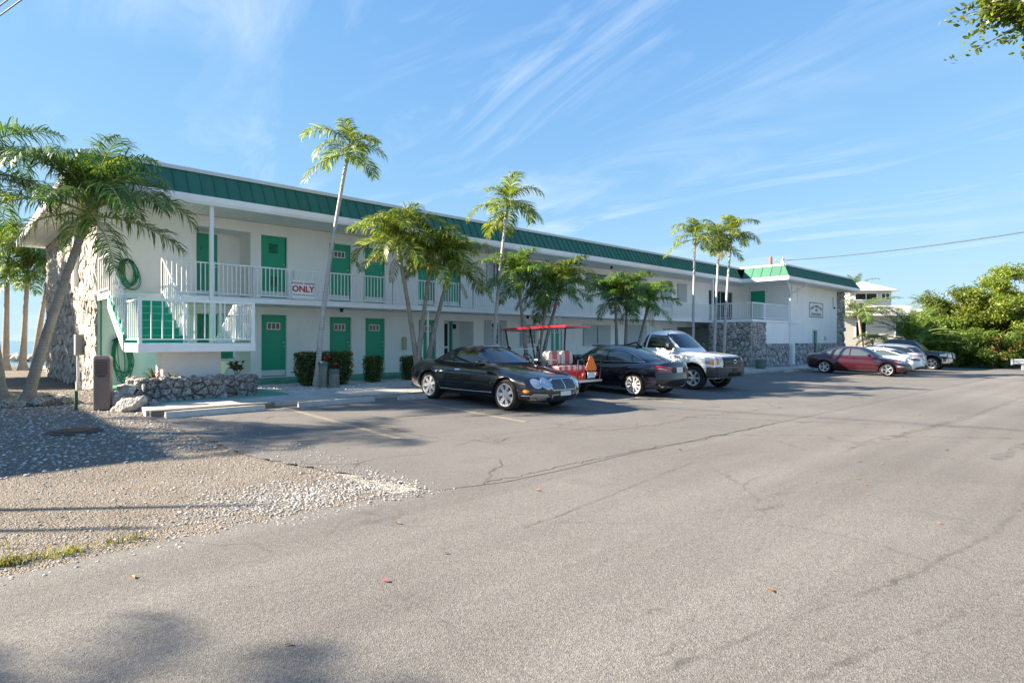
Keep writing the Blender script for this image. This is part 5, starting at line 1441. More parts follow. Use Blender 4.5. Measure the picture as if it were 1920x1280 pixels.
    c.line('grille_surround', gp+gp[:1], 'x', 1, m_chrome, 0.017)
    gm = MB()
    for k in range(-16, 17):                       # lattice of crossed bars
        for dr in (-1, 1):
            pts = []
            for j in range(9):
                z = 0.505+0.225*j/8; y = 0.045*k + dr*0.11*(j/8-0.5)
                if abs(y) < 0.40-0.06*max(0, (z-0.68)/0.05):
                    l_, nr = c.cast(c.bvh_b, 'x', 1, y, z)
                    if l_ is not None: pts.append(l_+nr*0.012)
            if len(pts) > 2: gm.tube(pts, 0.0045, 4, False)
    gm.build('grille_mesh', m_grille, c.root)
    c.line('grille_bar', [(0, 0.50), (0, 0.74)], 'x', 1, m_chrome, 0.011, sink=-1)
    for sd in (-1, 1):
        q = [(0.82*sd, 0.30), (0.50*sd, 0.285), (0.47*sd, 0.36), (0.52*sd, 0.41), (0.78*sd, 0.42), (0.83*sd, 0.37)]
        c.patch('lower_grille', q, 'x', 1, m_grille, off=0.005); c.line('lower_grille_surround', q+q[:1], 'x', 1, m_chrome, 0.008)
    q = [(-0.40, 0.285), (0.40, 0.285), (0.38, 0.40), (-0.38, 0.40)]
    c.patch('lower_grille', q, 'x', 1, m_alloyd, off=0.005); c.line('lower_grille_surround', q+q[:1], 'x', 1, m_chrome, 0.008)
    MB().box(2.345, 2.365, -0.17, 0.17, 0.375, 0.475).build('number_plate', m_plate, c.root)
    c.seams([[(0.82, 0.34), (0.86, 0.6), (0.78, 0.96)], [(-0.62, 0.34), (-0.74, 0.55), (-0.66, 0.80), (-0.62, 0.97)]])
    c.line('panel_gap', [(0.78, -0.80), (1.3, -0.78), (1.9, -0.55), (2.1, -0.40)], 'z', 1, m_seam, 0.005, on='body', sink=0.4); c.line('panel_gap', [(0.78, 0.80), (1.3, 0.78), (1.9, 0.55), (2.1, 0.40)], 'z', 1, m_seam, 0.005, on='body', sink=0.4)
    c.mirrors(0.62, 1.02, m_pblack); c.wheels(7, 'single', 0.27, 0.105)
    c.place(2.12, 8.40, 2.0)
convertible()

# ---------------------------------------------------------------- generic saloon with variations
def saloon(name, label, m_body, Lf=2.35, Lr=-2.45, W_=0.925, H=1.46, wb=2.83, R_=0.335, spokes=5, style='fat', glass=None, rear='a', cat='car', roofpts=None, toppts=None, grille=True, rim=None, brightroof=None):
    fx, rx = wb/2, -wb/2; k = H/1.46; z = lambda v: v*k
    p = dict(R=R_, W=W_, fx=fx, rx=rx, gap=0.05,
             top=toppts or [(Lr, z(0.90)), (Lr+0.25, z(1.02)), (Lr+0.6, z(1.04)), (-1.0, z(0.99)), (0.2, z(0.955)), (0.95, z(0.955)), (1.6, z(0.87)), (Lf-0.22, z(0.76)), (Lf, z(0.66))],
             bot=[(Lr, 0.36), (Lr+0.35, 0.25), (-1, 0.18), (1, 0.18), (Lf-0.3, 0.20), (Lf, 0.25)],
             wid=[(Lr, W_*0.90), (Lr+0.5, W_*0.965), (-1.0, W_), (0.8, W_), (Lf-0.5, W_*0.97), (Lf, W_*0.90)],
             nose=[(0, Lf-0.10), (0.3, Lf), (0.6, Lf-0.01), (0.85, Lf-0.07), (1, Lf-0.22)], tail=[(0, Lr+0.14), (0.3, Lr), (0.6, Lr+0.03), (0.9, Lr+0.05), (1, Lr+0.12)], bowf=0.36, bowr=0.26, kr=0.18, crown=0.05,
             flare=((fx, 0.41, 0.014), (rx, 0.41, 0.014)),
             roof=roofpts or [(-2.05, z(0.98)), (-1.75, z(1.10)), (-1.3, z(1.30)), (-0.8, z(1.42)), (-0.3, z(1.46)), (0.15, z(1.44)), (0.5, z(1.34)), (0.9, z(1.12)), (1.2, z(0.92))],
             gw=[(-2.05, W_*0.70), (-1.3, W_*0.80), (-0.3, W_*0.84), (0.5, W_*0.83), (1.2, W_*0.80)], gn=2.9, tum=0.19, bowg=0.16)
    if brightroof: p['cab_mat'] = brightroof
    c = Car(name, label, p, m_body, cat)
    g = glass or m_cglass
    return c, p, z, g

def malibu():
    c, p, z, g = saloon('sedan_car', 'maroon sedan parked at an angle in front of the motel wing', m_pmaroon, glass=m_cglass2)
    for sd in (-1, 1):
        c.patch('front_side_window', [(0.78, 1.00), (0.50, 1.17), (0.20, 1.29), (-0.22, 1.325), (-0.24, 0.985)], 'y', sd, g, on='cabin', off=0.006)
        c.patch('rear_side_window', [(-0.30, 0.985), (-0.29, 1.325), (-0.75, 1.295), (-1.15, 1.18), (-1.50, 1.05), (-1.3, 1.02)], 'y', sd, g, on='cabin', off=0.006)
        c.line('window_trim', [(0.92, 0.985), (0.50, 1.195), (0.18, 1.32), (-0.3, 1.355), (-0.8, 1.325), (-1.2, 1.20), (-1.62, 1.035)], 'y', sd, m_chrome, 0.010, on='cabin')
        c.line('window_trim', [(0.85, 0.975), (0, 0.97), (-0.9, 0.99), (-1.5, 1.03)], 'y', sd, m_chrome, 0.007)
        c.patch('headlamp', [(2.12, 0.66), (1.75, 0.72), (1.72, 0.76), (1.95, 0.765), (2.18, 0.72)], 'y', sd, m_headl, off=0.005)
        c.patch('side_marker', [(1.86, 0.70), (1.70, 0.74), (1.72, 0.77), (1.90, 0.755)], 'y', sd, m_amber, off=0.008)
        c.patch('fog_lamp', [(2.02, 0.48), (1.84, 0.50), (1.80, 0.56), (2.0, 0.56), (2.14, 0.51)], 'y', sd, m_headl, off=0.005)
        c.patch('tail_lamp', [(-2.40, 0.82), (-2.12, 0.86), (-2.02, 0.93), (-2.15, 0.98), (-2.38, 0.95)], 'y', sd, m_tail, off=0.006)
        for x in (0.02, -1.02): c.patch('door_handle', [(x, 0.835), (x-0.19, 0.845), (x-0.19, 0.872), (x, 0.862)], 'y', sd, m_pmaroon, off=0.022)
        c.patch('fender_badge', [(1.08, 0.765), (0.80, 0.775), (0.80, 0.79), (1.08, 0.78)], 'y', sd, m_chrome, off=0.004, sp=0.03)
        c.line('sill_trim', [(0.95, 0.27), (0, 0.25), (-0.95, 0.27)], 'y', sd, m_trimb, 0.018)
        c.line('body_crease', [(1.55, 0.60), (0.6, 0.52), (-0.7, 0.47), (-0.9, 0.46)], 'y', sd, m_pmaroon, 0.008, sink=0.5)
    c.patch('windshield', [(-0.68, 0.99), (0.68, 0.99), (0.60, 1.20), (0.53, 1.36), (-0.53, 1.36), (-0.60, 1.20)], 'x', 1, m_cglass, on='cabin', off=0.006)
    c.patch('rear_window', [(-0.58, 1.10), (0.58, 1.10), (0.50, 1.33), (-0.50, 1.33)], 'x', -1, m_cglass, on='cabin', off=0.006)
    gq = [(-0.62, 0.36), (0.62, 0.36), (0.58, 0.50), (-0.58, 0.50)]
    c.patch('lower_grille', gq, 'x', 1, m_trimb, off=0.005)
    c.patch('grille', [(-0.55, 0.54), (0.55, 0.54), (0.50, 0.61), (-0.50, 0.61)], 'x', 1, m_trimb, off=0.005)
    for zz_ in (0.39, 0.43, 0.47): c.line('grille_bar', [(-0.60, zz_), (0.60, zz_)], 'x', 1, m_chrome, 0.008)
    c.seams([[(0.88, 0.30), (0.92, 0.65), (0.84, 0.96)], [(-0.27, 0.28), (-0.27, 0.97)], [(-1.02, 0.62), (-1.18, 0.8), (-1.40, 1.0)]])
    c.mirrors(0.66, 1.03, m_pmaroon); c.wheels(5, 'fat', 0.23, 0.105)
    c.place(0, 0, 8.0, xy=(18.15, 31.25))
malibu()

def blue_coupe():
    c, p, z, g = saloon('coupe_sedan_car', 'dark blue coupe-like sedan backed out beside the golf cart, tail lamps to the road', m_pblue, 2.28, -2.35, 0.89, 1.43, 2.70, 0.33,
        roofpts=[(-2.02, 0.99), (-1.75, 1.08), (-1.35, 1.22), (-0.9, 1.345), (-0.4, 1.42), (0.1, 1.425), (0.5, 1.34), (0.85, 1.17), (1.25, 0.93)],
        toppts=[(-2.35, 0.91), (-2.2, 1.005), (-1.9, 1.01), (-1.2, 0.985), (-0.5, 0.955), (0.3, 0.93), (0.95, 0.92), (1.6, 0.85), (2.05, 0.76), (2.28, 0.66)], glass=m_cglass2)
    for sd in (-1, 1):
        c.patch('front_side_window', [(0.85, 0.97), (0.5, 1.17), (0.22, 1.275), (-0.22, 1.30), (-0.25, 0.965)], 'y', sd, g, on='cabin', off=0.006)
        c.patch('rear_side_window', [(-0.31, 0.97), (-0.28, 1.30), (-0.72, 1.265), (-1.06, 1.165), (-1.16, 0.99)], 'y', sd, g, on='cabin', off=0.006)
        c.patch('quarter_window', [(-1.21, 0.995), (-1.12, 1.145), (-1.50, 1.00)], 'y', sd, g, on='cabin', off=0.006)
        c.line('window_trim', [(0.98, 0.955), (0.50, 1.20), (0.2, 1.31), (-0.25, 1.335), (-0.75, 1.295), (-1.15, 1.165), (-1.58, 0.985), (-1.1, 0.975), (-0.3, 0.95), (0.5, 0.945), (0.98, 0.955)], 'y', sd, m_chrome, 0.010, on='cabin')
        c.patch('tail_lamp', [(-2.27, 0.72), (-1.97, 0.84), (-1.90, 0.90), (-2.12, 0.915), (-2.32, 0.88), (-2.34, 0.76)], 'y', sd, m_tail, off=0.008)
        c.patch('headlamp', [(2.0, 0.66), (1.70, 0.72), (1.72, 0.77), (1.98, 0.74)], 'y', sd, m_headl, off=0.006)
        for x in (0.05, -0.92): c.patch('door_handle', [(x, 0.825), (x-0.19, 0.835), (x-0.19, 0.862), (x, 0.852)], 'y', sd, m_pblue, off=0.022)
        c.line('body_crease', [(1.5, 0.84), (0.5, 0.82), (-0.6, 0.76), (-1.6, 0.68)], 'y', sd, m_pblue, 0.010, sink=0.5)
        c.line('sill_trim', [(0.9, 0.24), (0, 0.22), (-0.9, 0.24)], 'y', sd, m_chrome, 0.012)
    for q in (-1, 1):
        c.patch('tail_lamp', [(0.52*q, 0.735), (0.78*q, 0.735), (0.84*q, 0.80), (0.82*q, 0.90), (0.66*q, 0.885), (0.52*q, 0.80)], 'x', -1, m_tail, off=0.008)
        c.line('lamp_strip', [(0.54*q, 0.80), (0.82*q, 0.845)], 'x', -1, m_plate, 0.010, sink=-1.0)
        c.patch('exhaust_tip', [(0.42*q, 0.30), (0.62*q, 0.30), (0.63*q, 0.36), (0.42*q, 0.355)], 'x', -1, m_chrome, off=0.012)
    c.patch('rear_window', [(-0.60, 1.06), (0.60, 1.06), (0.52, 1.20), (0.42, 1.33), (-0.42, 1.33), (-0.52, 1.20)], 'x', -1, m_cglass2, on='cabin', off=0.006)
    c.patch('windshield', [(-0.66, 0.97), (0.66, 0.97), (0.55, 1.33), (-0.55, 1.33)], 'x', 1, m_cglass, on='cabin', off=0.006)
    c.patch('plate_recess', [(-0.34, 0.70), (0.34, 0.70), (0.38, 0.86), (-0.38, 0.86)], 'x', -1, m_trimb, off=0.004)
    c.patch('number_plate', [(-0.155, 0.715), (0.155, 0.715), (0.155, 0.865), (-0.155, 0.865)], 'x', -1, m_plate, off=0.016)
    c.line('boot_lip', [(-0.74, 0.985), (-0.4, 1.012), (0.4, 1.012), (0.74, 0.985)], 'x', -1, m_trimb, 0.016, on='body')
    c.patch('diffuser', [(-0.70, 0.29), (0.70, 0.29), (0.60, 0.42), (-0.60, 0.42)], 'x', -1, m_trimb, off=0.005)
    c.patch('model_badge', [(-0.72, 0.925), (-0.48, 0.935), (-0.48, 0.955), (-0.72, 0.945)], 'x', -1, m_chrome, off=0.005, sp=0.03)
    c.line('bumper_trim', [(-0.74, 0.40), (-0.60, 0.30), (0.60, 0.30), (0.74, 0.40)], 'x', -1, m_chrome, 0.010)
    c.seams([[(0.85, 0.28), (0.90, 0.65), (0.86, 0.93)], [(-0.27, 0.26), (-0.27, 0.95)], [(-0.98, 0.6), (-1.10, 0.8), (-1.2, 0.97)]])
    MB().prism([(-0.05, 0), (0.10, 0), (-0.04, 0.05)], -0.015, 0.015, 'y').build('aerial_fin', m_pblue, c.root, (-0.85, 0, 1.345))
    c.mirrors(0.72, 1.0, m_pblue); c.wheels(10, 'double', 0.23, 0.085, m_alloy)
    c.place(7.36, 8.2, 180.0)
blue_coupe()

def white_sedan():
    c, p, z, g = saloon('sedan_car', 'white sedan tucked behind the maroon one, rear end to the road', m_pwhite, 2.40, -2.45, 0.92, 1.42, 2.80, 0.335)
    for sd in (-1, 1):
        c.patch('front_side_window', [(0.78, 0.975), (0.50, 1.14), (0.2, 1.255), (-0.22, 1.29), (-0.24, 0.96)], 'y', sd, g, on='cabin', off=0.006)
        c.patch('rear_side_window', [(-0.30, 0.96), (-0.29, 1.29), (-0.75, 1.26), (-1.2, 1.13), (-1.62, 1.0), (-1.3, 0.985)], 'y', sd, m_cglass2, on='cabin', off=0.006)
        c.patch('tail_lamp', [(-2.36, 0.75), (-2.05, 0.79), (-1.92, 0.85), (-2.2, 0.88), (-2.38, 0.85)], 'y', sd, m_trimb, off=0.006)
        c.line('window_trim', [(0.92, 0.96), (0.50, 1.165), (0.18, 1.285), (-0.3, 1.315), (-0.8, 1.285), (-1.3, 1.135), (-1.75, 0.99)], 'y', sd, m_trimb, 0.010, on='cabin')
    c.sym('tail_lamp', [(0.45, 0.77), (0.80, 0.77), (0.84, 0.86), (0.45, 0.84)], 'x', -1, m_tail, off=0.006)
    c.patch('rear_window', [(-0.58, 1.08), (0.58, 1.08), (0.50, 1.29), (-0.50, 1.29)], 'x', -1, m_cglass, on='cabin', off=0.006)
    c.patch('windshield', [(-0.68, 0.97), (0.68, 0.97), (0.53, 1.32), (-0.53, 1.32)], 'x', 1, m_cglass, on='cabin', off=0.006)
    c.patch('number_plate', [(-0.155, 0.60), (0.155, 0.60), (0.155, 0.75), (-0.155, 0.75)], 'x', -1, m_plate, off=0.01)
    c.patch('diffuser', [(-0.75, 0.30), (0.75, 0.30), (0.65, 0.42), (-0.65, 0.42)], 'x', -1, m_trimb, off=0.005)
    c.seams([[(-0.27, 0.28), (-0.27, 0.95)], [(0.88, 0.30), (0.92, 0.65), (0.84, 0.93)]])
    c.mirrors(0.66, 1.0, m_pwhite); c.wheels(5, 'fat', 0.23, 0.10); c.place(30.3, 9.15, 180.0)
white_sedan()

def silver_suv():
    c, p, z, g = saloon('crossover_car', 'silver crossover between the white sedan and the dark pickup', m_psilver, 2.25, -2.30, 0.92, 1.62, 2.68, 0.355,
        roofpts=[(-2.22, 1.06), (-2.05, 1.28), (-1.75, 1.50), (-1.2, 1.60), (-0.5, 1.63), (0.1, 1.60), (0.5, 1.50), (0.9, 1.27), (1.25, 1.02)],
        toppts=[(-2.30, 0.98), (-2.15, 1.08), (-1.2, 1.07), (0.2, 1.04), (0.95, 1.04), (1.6, 0.97), (2.05, 0.87), (2.25, 0.74)])
    for sd in (-1, 1):
        c.patch('front_side_window', [(0.80, 1.07), (0.50, 1.29), (0.2, 1.43), (-0.22, 1.48), (-0.24, 1.06)], 'y', sd, g, on='cabin', off=0.006)
        c.patch('rear_side_window', [(-0.30, 1.06), (-0.29, 1.48), (-1.0, 1.46), (-1.5, 1.37), (-1.85, 1.16), (-1.3, 1.09)], 'y', sd, g, on='cabin', off=0.006)
        c.patch('tail_lamp', [(-2.24, 0.86), (-1.95, 0.93), (-1.85, 1.0), (-2.2, 1.02)], 'y', sd, m_tail, off=0.006)
        c.line('roof_rail', [(0.1, 1.53), (-0.8, 1.56), (-1.6, 1.50)], 'y', sd, m_chrome, 0.014, on='cabin', sink=-1)
    c.sym('tail_lamp', [(0.42, 0.90), (0.82, 0.88), (0.84, 1.0), (0.42, 0.97)], 'x', -1, m_tail, off=0.006)
    c.patch('rear_window', [(-0.60, 1.14), (0.60, 1.14), (0.52, 1.46), (-0.52, 1.46)], 'x', -1, m_cglass, on='cabin', off=0.006)
    c.patch('windshield', [(-0.68, 1.08), (0.68, 1.08), (0.55, 1.50), (-0.55, 1.50)], 'x', 1, m_cglass, on='cabin', off=0.006)
    c.mirrors(0.7, 1.1, m_psilver); c.wheels(5, 'fat', 0.23, 0.11); c.place(33.5, 8.75, 180.0)
silver_suv()

# ---------------------------------------------------------------- pickups
def pickup(name, label, m_body, fx, rx, Lf, Lr, W_, H, R_, roofpts, cabback, chrome_face):
    p = dict(R=R_, W=W_, fx=fx, rx=rx, gap=0.085, wz=0.03,
             top=[(Lr, 1.30), (-1.5, 1.31), (cabback-0.02, 1.31), (cabback+0.05, 1.30), (0.3, 1.29), (fx-0.75, 1.27), (fx, 1.235), (Lf-0.25, 1.17), (Lf, 1.10)],
             bot=[(Lr, 0.55), (rx+0.6, 0.40), (0, 0.36), (fx-0.6, 0.36), (Lf-0.2, 0.40), (Lf, 0.46)],
             wid=[(Lr, W_*0.975), (-1, W_*0.985), (0.2, W_*0.985), (fx, W_), (Lf-0.3, W_*0.985), (Lf, W_*0.965)],
             nose=[(0, Lf-0.04), (0.3, Lf), (0.8, Lf-0.01), (0.92, Lf-0.04), (1, Lf-0.12)], tail=[(0, Lr+0.05), (0.5, Lr), (1, Lr)], bowf=0.16, bowr=0.04, kr=0.10, crown=0.05,
             side=[(0, 0.955), (0.25, 0.99), (0.6, 1.0), (0.85, 0.985), (1.0, 0.955)], flare=((fx, R_+0.12, 0.020), (rx, R_+0.12, 0.020)),
             roof=roofpts, gw=[(roofpts[0][0], W_*0.86), (roofpts[-1][0], W_*0.86)], gn=3.6, tum=0.19, bowg=0.10, cosx=True)
    return Car(name, label, p, m_body, 'pickup'), p

def white_pickup():
    fx, rx, Lf, Lr = 1.58, -1.55, 2.50, -2.75
    c, p = pickup('pickup_truck', 'white pickup with single cab and dark grey bumper facing the road', m_pwhite, fx, rx, Lf, Lr, 1.0, 1.96, 0.40,
                  [(-0.62, 1.25), (-0.60, 1.55), (-0.50, 1.84), (-0.32, 1.93), (0.0, 1.96), (0.35, 1.93), (0.58, 1.84), (0.95, 1.52), (1.22, 1.24)], -0.6, False)
    for sd in (-1, 1):
        c.patch('side_window', [(0.86, 1.345), (0.62, 1.56), (0.40, 1.76), (-0.26, 1.80), (-0.30, 1.33)], 'y', sd, m_cglass, on='cabin', off=0.006)
        c.patch('rear_pillar_panel', [(-0.37, 1.33), (-0.33, 1.80), (-0.45, 1.78), (-0.52, 1.36)], 'y', sd, m_trimb, on='cabin', off=0.005)
        c.patch('headlamp', [(2.30, 0.86), (2.02, 0.90), (1.98, 1.08), (2.32, 1.08)], 'y', sd, m_headl, off=0.008)
        c.patch('side_marker', [(2.30, 0.88), (2.20, 0.88), (2.20, 1.03), (2.30, 1.03)], 'y', sd, m_amber, off=0.014)
        c.patch('lower_bumper', [(2.42, 0.47), (2.08, 0.45), (2.08, 0.79), (2.42, 0.80)], 'y', sd, m_bumper, off=0.045, skirt=0.05)
        c.patch('fender_badge', [(1.10, 1.075), (0.86, 1.08), (0.86, 1.10), (1.10, 1.095)], 'y', sd, m_trimb, off=0.004, sp=0.03)
        c.patch('door_handle', [(-0.18, 1.10), (-0.36, 1.10), (-0.36, 1.14), (-0.18, 1.14)], 'y', sd, m_trimb, off=0.02)
        c.line('sill_trim', [(1.0, 0.42), (-0.9, 0.42)], 'y', sd, m_trimb, 0.03)
    for q in (-1, 1):
        c.patch('headlamp', [(0.64*q, 0.86), (0.90*q, 0.86), (0.90*q, 1.09), (0.64*q, 1.06)], 'x', 1, m_headl, off=0.010)
        c.patch('amber_lamp', [(0.82*q, 0.88), (0.89*q, 0.88), (0.89*q, 1.04), (0.82*q, 1.03)], 'x', 1, m_amber, off=0.016, sp=0.03)
    c.patch('windshield', [(-0.76, 1.36), (0.76, 1.36), (0.70, 1.60), (0.62, 1.83), (-0.62, 1.83), (-0.70, 1.60)], 'x', 1, m_cglass, on='cabin', off=0.006)
    c.patch('rear_window', [(-0.62, 1.40), (0.62, 1.40), (0.56, 1.78), (-0.56, 1.78)], 'x', -1, m_cglass, on='cabin', off=0.006)
    c.patch('grille', [(-0.64, 0.79), (0.64, 0.79), (0.62, 1.10), (-0.62, 1.10)], 'x', 1, m_trimb, off=0.010)
    for z0, z1 in ((0.82, 0.865), (0.925, 0.985), (1.045, 1.085)): c.patch('grille_bar', [(-0.60, z0), (0.60, z0), (0.60, z1), (-0.60, z1)], 'x', 1, m_bumper, off=0.035)
    c.patch('emblem', circ(0, 0.955, 0.125, 22, 0.42), 'x', 1, m_chrome, off=0.055, sp=0.05); c.patch('emblem_field', circ(0, 0.955, 0.108, 22, 0.38), 'x', 1, m_trimb, off=0.060, sp=0.05)
    c.patch('bumper', [(-0.90, 0.46), (0.90, 0.46), (0.90, 0.78), (-0.90, 0.78)], 'x', 1, m_bumper, off=0.06, skirt=0.10)
    c.patch('bumper_opening', [(-0.42, 0.50), (0.42, 0.50), (0.42, 0.62), (-0.42, 0.62)], 'x', 1, m_seam, off=0.066)
    c.patch('number_plate', [(-0.16, 0.60), (0.16, 0.60), (0.16, 0.74), (-0.16, 0.74)], 'x', 1, m_trimb, off=0.075)
    MB().box(-2.72, -0.68, -0.90, 0.90, 1.30, 1.345, 0.012).build('bed_cover', m_trimb, c.root)
    for sd in (-1, 1): MB().tube([(-0.66, 0.75*sd, 1.34), (-0.80, 0.75*sd, 1.50), (-1.3, 0.80*sd, 1.36)], 0.03, 6).build('headache_rack', m_trimb, c.root, smooth='all')
    c.seams([[(1.02, 0.45), (1.02, 0.95), (0.92, 1.28)], [(-0.42, 0.45), (-0.42, 1.30)], [(-0.63, 0.5), (-0.63, 1.31)]])
    c.line('panel_gap', [(-0.93, 1.10), (-0.6, 1.125), (0.6, 1.125), (0.93, 1.10)], 'x', 1, m_seam, 0.006, sink=0.4, on='body')
    c.mirrors(0.74, 1.40, m_trimb, sz=(0.08, 0.13, 0.13)); c.wheels(6, 'fat', 0.27, 0.155)
    c.place(11.0, 7.85, 0.0)
white_pickup()

def dark_pickup():
    fx, rx, Lf, Lr = 1.95, -1.62, 2.92, -2.75
    c, p = pickup('pickup_truck', 'dark navy pickup nearest the thicket, facing the road', m_pnavy, fx, rx, Lf, Lr, 1.0, 1.93, 0.41,
                  [(-1.05, 1.25), (-1.02, 1.55), (-0.88, 1.82), (-0.6, 1.90), (0.0, 1.94), (0.5, 1.92), (0.85, 1.82), (1.25, 1.52), (1.55, 1.24)], -1.0, True)
    for sd in (-1, 1):
        c.patch('front_side_window', [(1.15, 1.345), (0.90, 1.56), (0.66, 1.76), (0.16, 1.79), (0.14, 1.34)], 'y', sd, m_cglass, on='cabin', off=0.006)
        c.patch('rear_side_window', [(0.07, 1.34), (0.08, 1.79), (-0.66, 1.76), (-0.82, 1.36)], 'y', sd, m_cglass, on='cabin', off=0.006)
        c.patch('headlamp', [(2.72, 0.88), (2.38, 0.90), (2.36, 1.04), (2.74, 1.06)], 'y', sd, m_headl, off=0.008)
        c.patch('bumper', [(2.84, 0.48), (2.50, 0.50), (2.50, 0.72), (2.84, 0.74)], 'y', sd, m_chrome, off=0.03)
        c.line('sill_trim', [(1.3, 0.42), (-0.9, 0.42)], 'y', sd, m_chrome, 0.03)
    c.sym('headlamp', [(0.58, 0.86), (0.89, 0.86), (0.89, 1.05), (0.58, 1.03)], 'x', 1, m_headl, off=0.010)
    c.patch('windshield', [(-0.76, 1.36), (0.76, 1.36), (0.62, 1.82), (-0.62, 1.82)], 'x', 1, m_cglass, on='cabin', off=0.006)
    gq = [(-0.54, 0.76), (0.54, 0.76), (0.58, 1.10), (-0.58, 1.10)]
    c.patch('grille', gq, 'x', 1, m_trimb, off=0.010); c.line('grille_surround', gq+gq[:1], 'x', 1, m_chrome, 0.03)
    c.line('grille_bar', [(-0.54, 0.93), (0.54, 0.93)], 'x', 1, m_chrome, 0.022, sink=-0.8); c.line('grille_bar', [(0, 0.76), (0, 1.10)], 'x', 1, m_chrome, 0.022, sink=-0.8)
    c.patch('bumper', [(-0.90, 0.48), (0.90, 0.48), (0.90, 0.72), (-0.90, 0.72)], 'x', 1, m_chrome, off=0.05, skirt=0.09)
    c.seams([[(1.30, 0.45), (1.32, 0.95), (1.2, 1.28)], [(0.10, 0.45), (0.10, 1.30)], [(-0.95, 0.45), (-0.95, 1.31)]])
    c.mirrors(1.0, 1.38, m_pnavy, sz=(0.08, 0.12, 0.11)); c.wheels(5, 'fat', 0.28, 0.145); c.place(39.1, 8.45, 0.0)
dark_pickup()

# ---------------------------------------------------------------- golf cart
def golf_cart():
    r_ = empty('golf_cart', (0, 0, 0), 0, 'golf cart with red roof and red-and-white striped seats beside the convertible', 'golf cart')
    m_red = M('red_gloss', (0.48, 0.012, 0.022), 0.25, coat=0.7); m_cream = M('cream_vinyl', (0.60, 0.57, 0.52), 0.5); m_pink = M('red_vinyl', (0.40, 0.12, 0.13), 0.5)
    # roof: shallow shell with upturned rim
    vs_, fs = superbox(lambda a, b, c: (0.05+a*1.36*math.sqrt(1-0.10*b**6), b*0.60*math.sqrt(1-0.12*a**6), 1.875+0.055*(1-a**4)*(1-0.6*b**4)+c*0.028), 26, 14, 2)
    MB().add(vs_, fs).build('roof', m_red, r_, smooth=True)
    for x0, x1, sd in ((1.18, 0.92, 1), (1.18, 0.92, -1), (-0.28, -0.16, 1), (-0.28, -0.16, -1)):
        MB().tube([(x1, 0.53*sd, 0.55 if x1 > 0 else 0.5), (x0, 0.53*sd, 1.87)], 0.024, 8).build('roof_strut', m_trimb, r_, smooth='all')
    MB().box(0.88, 0.90, -0.50, 0.50, 1.28, 1.30).build('windscreen_bar', m_steel, r_)
    # body: floor, nose cowl, seat pod, rear pod
    MB().box(-1.32, 1.05, -0.58, 0.58, 0.30, 0.37, 0.02).build('floor', m_trimb, r_)
    vs_, fs = superbox(lambda a, b, c: (1.02+a*0.30*(1-0.35*(c+1)/2), b*0.56*math.sqrt(1-0.2*a*a)*math.sqrt(1-0.1*c**6), 0.55+c*0.24*(1-0.15*(a+1)/2)), 10, 10, 8)
    MB().add(vs_, fs).build('nose_cowl', m_red, r_, smooth=True)
    MB().box(-0.45, 0.15, -0.54, 0.54, 0.37, 0.66, 0.04).build('seat_pod', m_cream, r_); MB().box(-1.02, -0.46, -0.54, 0.54, 0.37, 0.66, 0.04).build('rear_pod', m_red, r_)
    def cushion(name, x0, x1, z0, z1, along):
        vs2, fs2 = superbox(lambda a, b, c: ((x0+x1)/2+a*(x1-x0)/2*math.sqrt(1-0.12*c**4)*math.sqrt(1-0.1*b**4), b*0.53*math.sqrt(1-0.1*c**4), (z0+z1)/2+c*(z1-z0)/2*math.sqrt(1-0.12*b**4)*math.sqrt(1-0.12*a**4)), 8, 26, 8)
        o = MB(); o.v, o.f = list(vs2), list(fs2); o.m = [1 if int((sum(vs2[i][1] for i in f)/len(f)+0.6)/0.12) % 2 else 0 for f in fs2]
        return o.build(name, [m_cream, m_pink], r_, smooth=True)
    cushion('front_seat', -0.42, 0.12, 0.66, 0.80, 1); cushion('rear_seat', -1.02, -0.56, 0.66, 0.80, 1)
    for x0, x1, nm in ((-0.40, -0.26, 'seat_back'), (-0.56, -0.42, 'seat_back')):
        for sd in (-1, 1):
            vs2, fs2 = superbox(lambda a, b, c: ((x0+x1)/2+a*(x1-x0)/2*math.sqrt(1-0.3*c**4)*math.sqrt(1-0.3*b**4), sd*0.27+b*0.25*math.sqrt(1-0.45*max(0, c)**3), 1.02+c*0.20*math.sqrt(1-0.25*b**4)), 8, 20, 12)
            o = MB(); o.v, o.f = list(vs2), list(fs2); o.m = [1 if abs((sum(vs2[i][1] for i in f)/len(f)-sd*0.27)) < 0.11 else 0 for f in fs2]
            o.build(nm, [m_cream, m_pink], r_, smooth=True)
    st = MB(); st.lathe([(0.165+0.014*math.cos(k*1.0472), 0.014*math.sin(k*1.0472)) for k in range(6)], 22, axis='x', closed=True).tube([(0, -0.16, 0), (0, 0.16, 0)], 0.012, 6).tube([(0, 0, 0), (0, 0, -0.16)], 0.012, 6).tube([(0, 0, 0), (0.35, 0, -0.35)], 0.022, 6)
    so_ = st.build('steering_wheel', m_trimb, r_, (0.50, 0.28, 1.02), smooth='all'); so_.rotation_euler = (0, R(35), 0)
    for sd in (-1, 1):
        MB().tube([(-0.46, 0.55*sd, 0.66), (-0.55, 0.56*sd, 0.96), (-0.90, 0.56*sd, 0.96), (-1.02, 0.56*sd, 0.68)], 0.016, 6).build('armrest', m_trimb, r_, smooth='all')
        MB().lathe([(0.0, 0.03), (0.075, 0.02), (0.08, 0), (0.06, -0.03), (0, -0.03)], 14, (0.95, 0.62*sd, 1.30), 'x').build('mirror', m_trimb, r_, smooth=True)
    MB().box(-1.60, -1.02, -0.54, 0.54, 0.34, 0.40, 0.01).build('footrest', m_steel, r_)
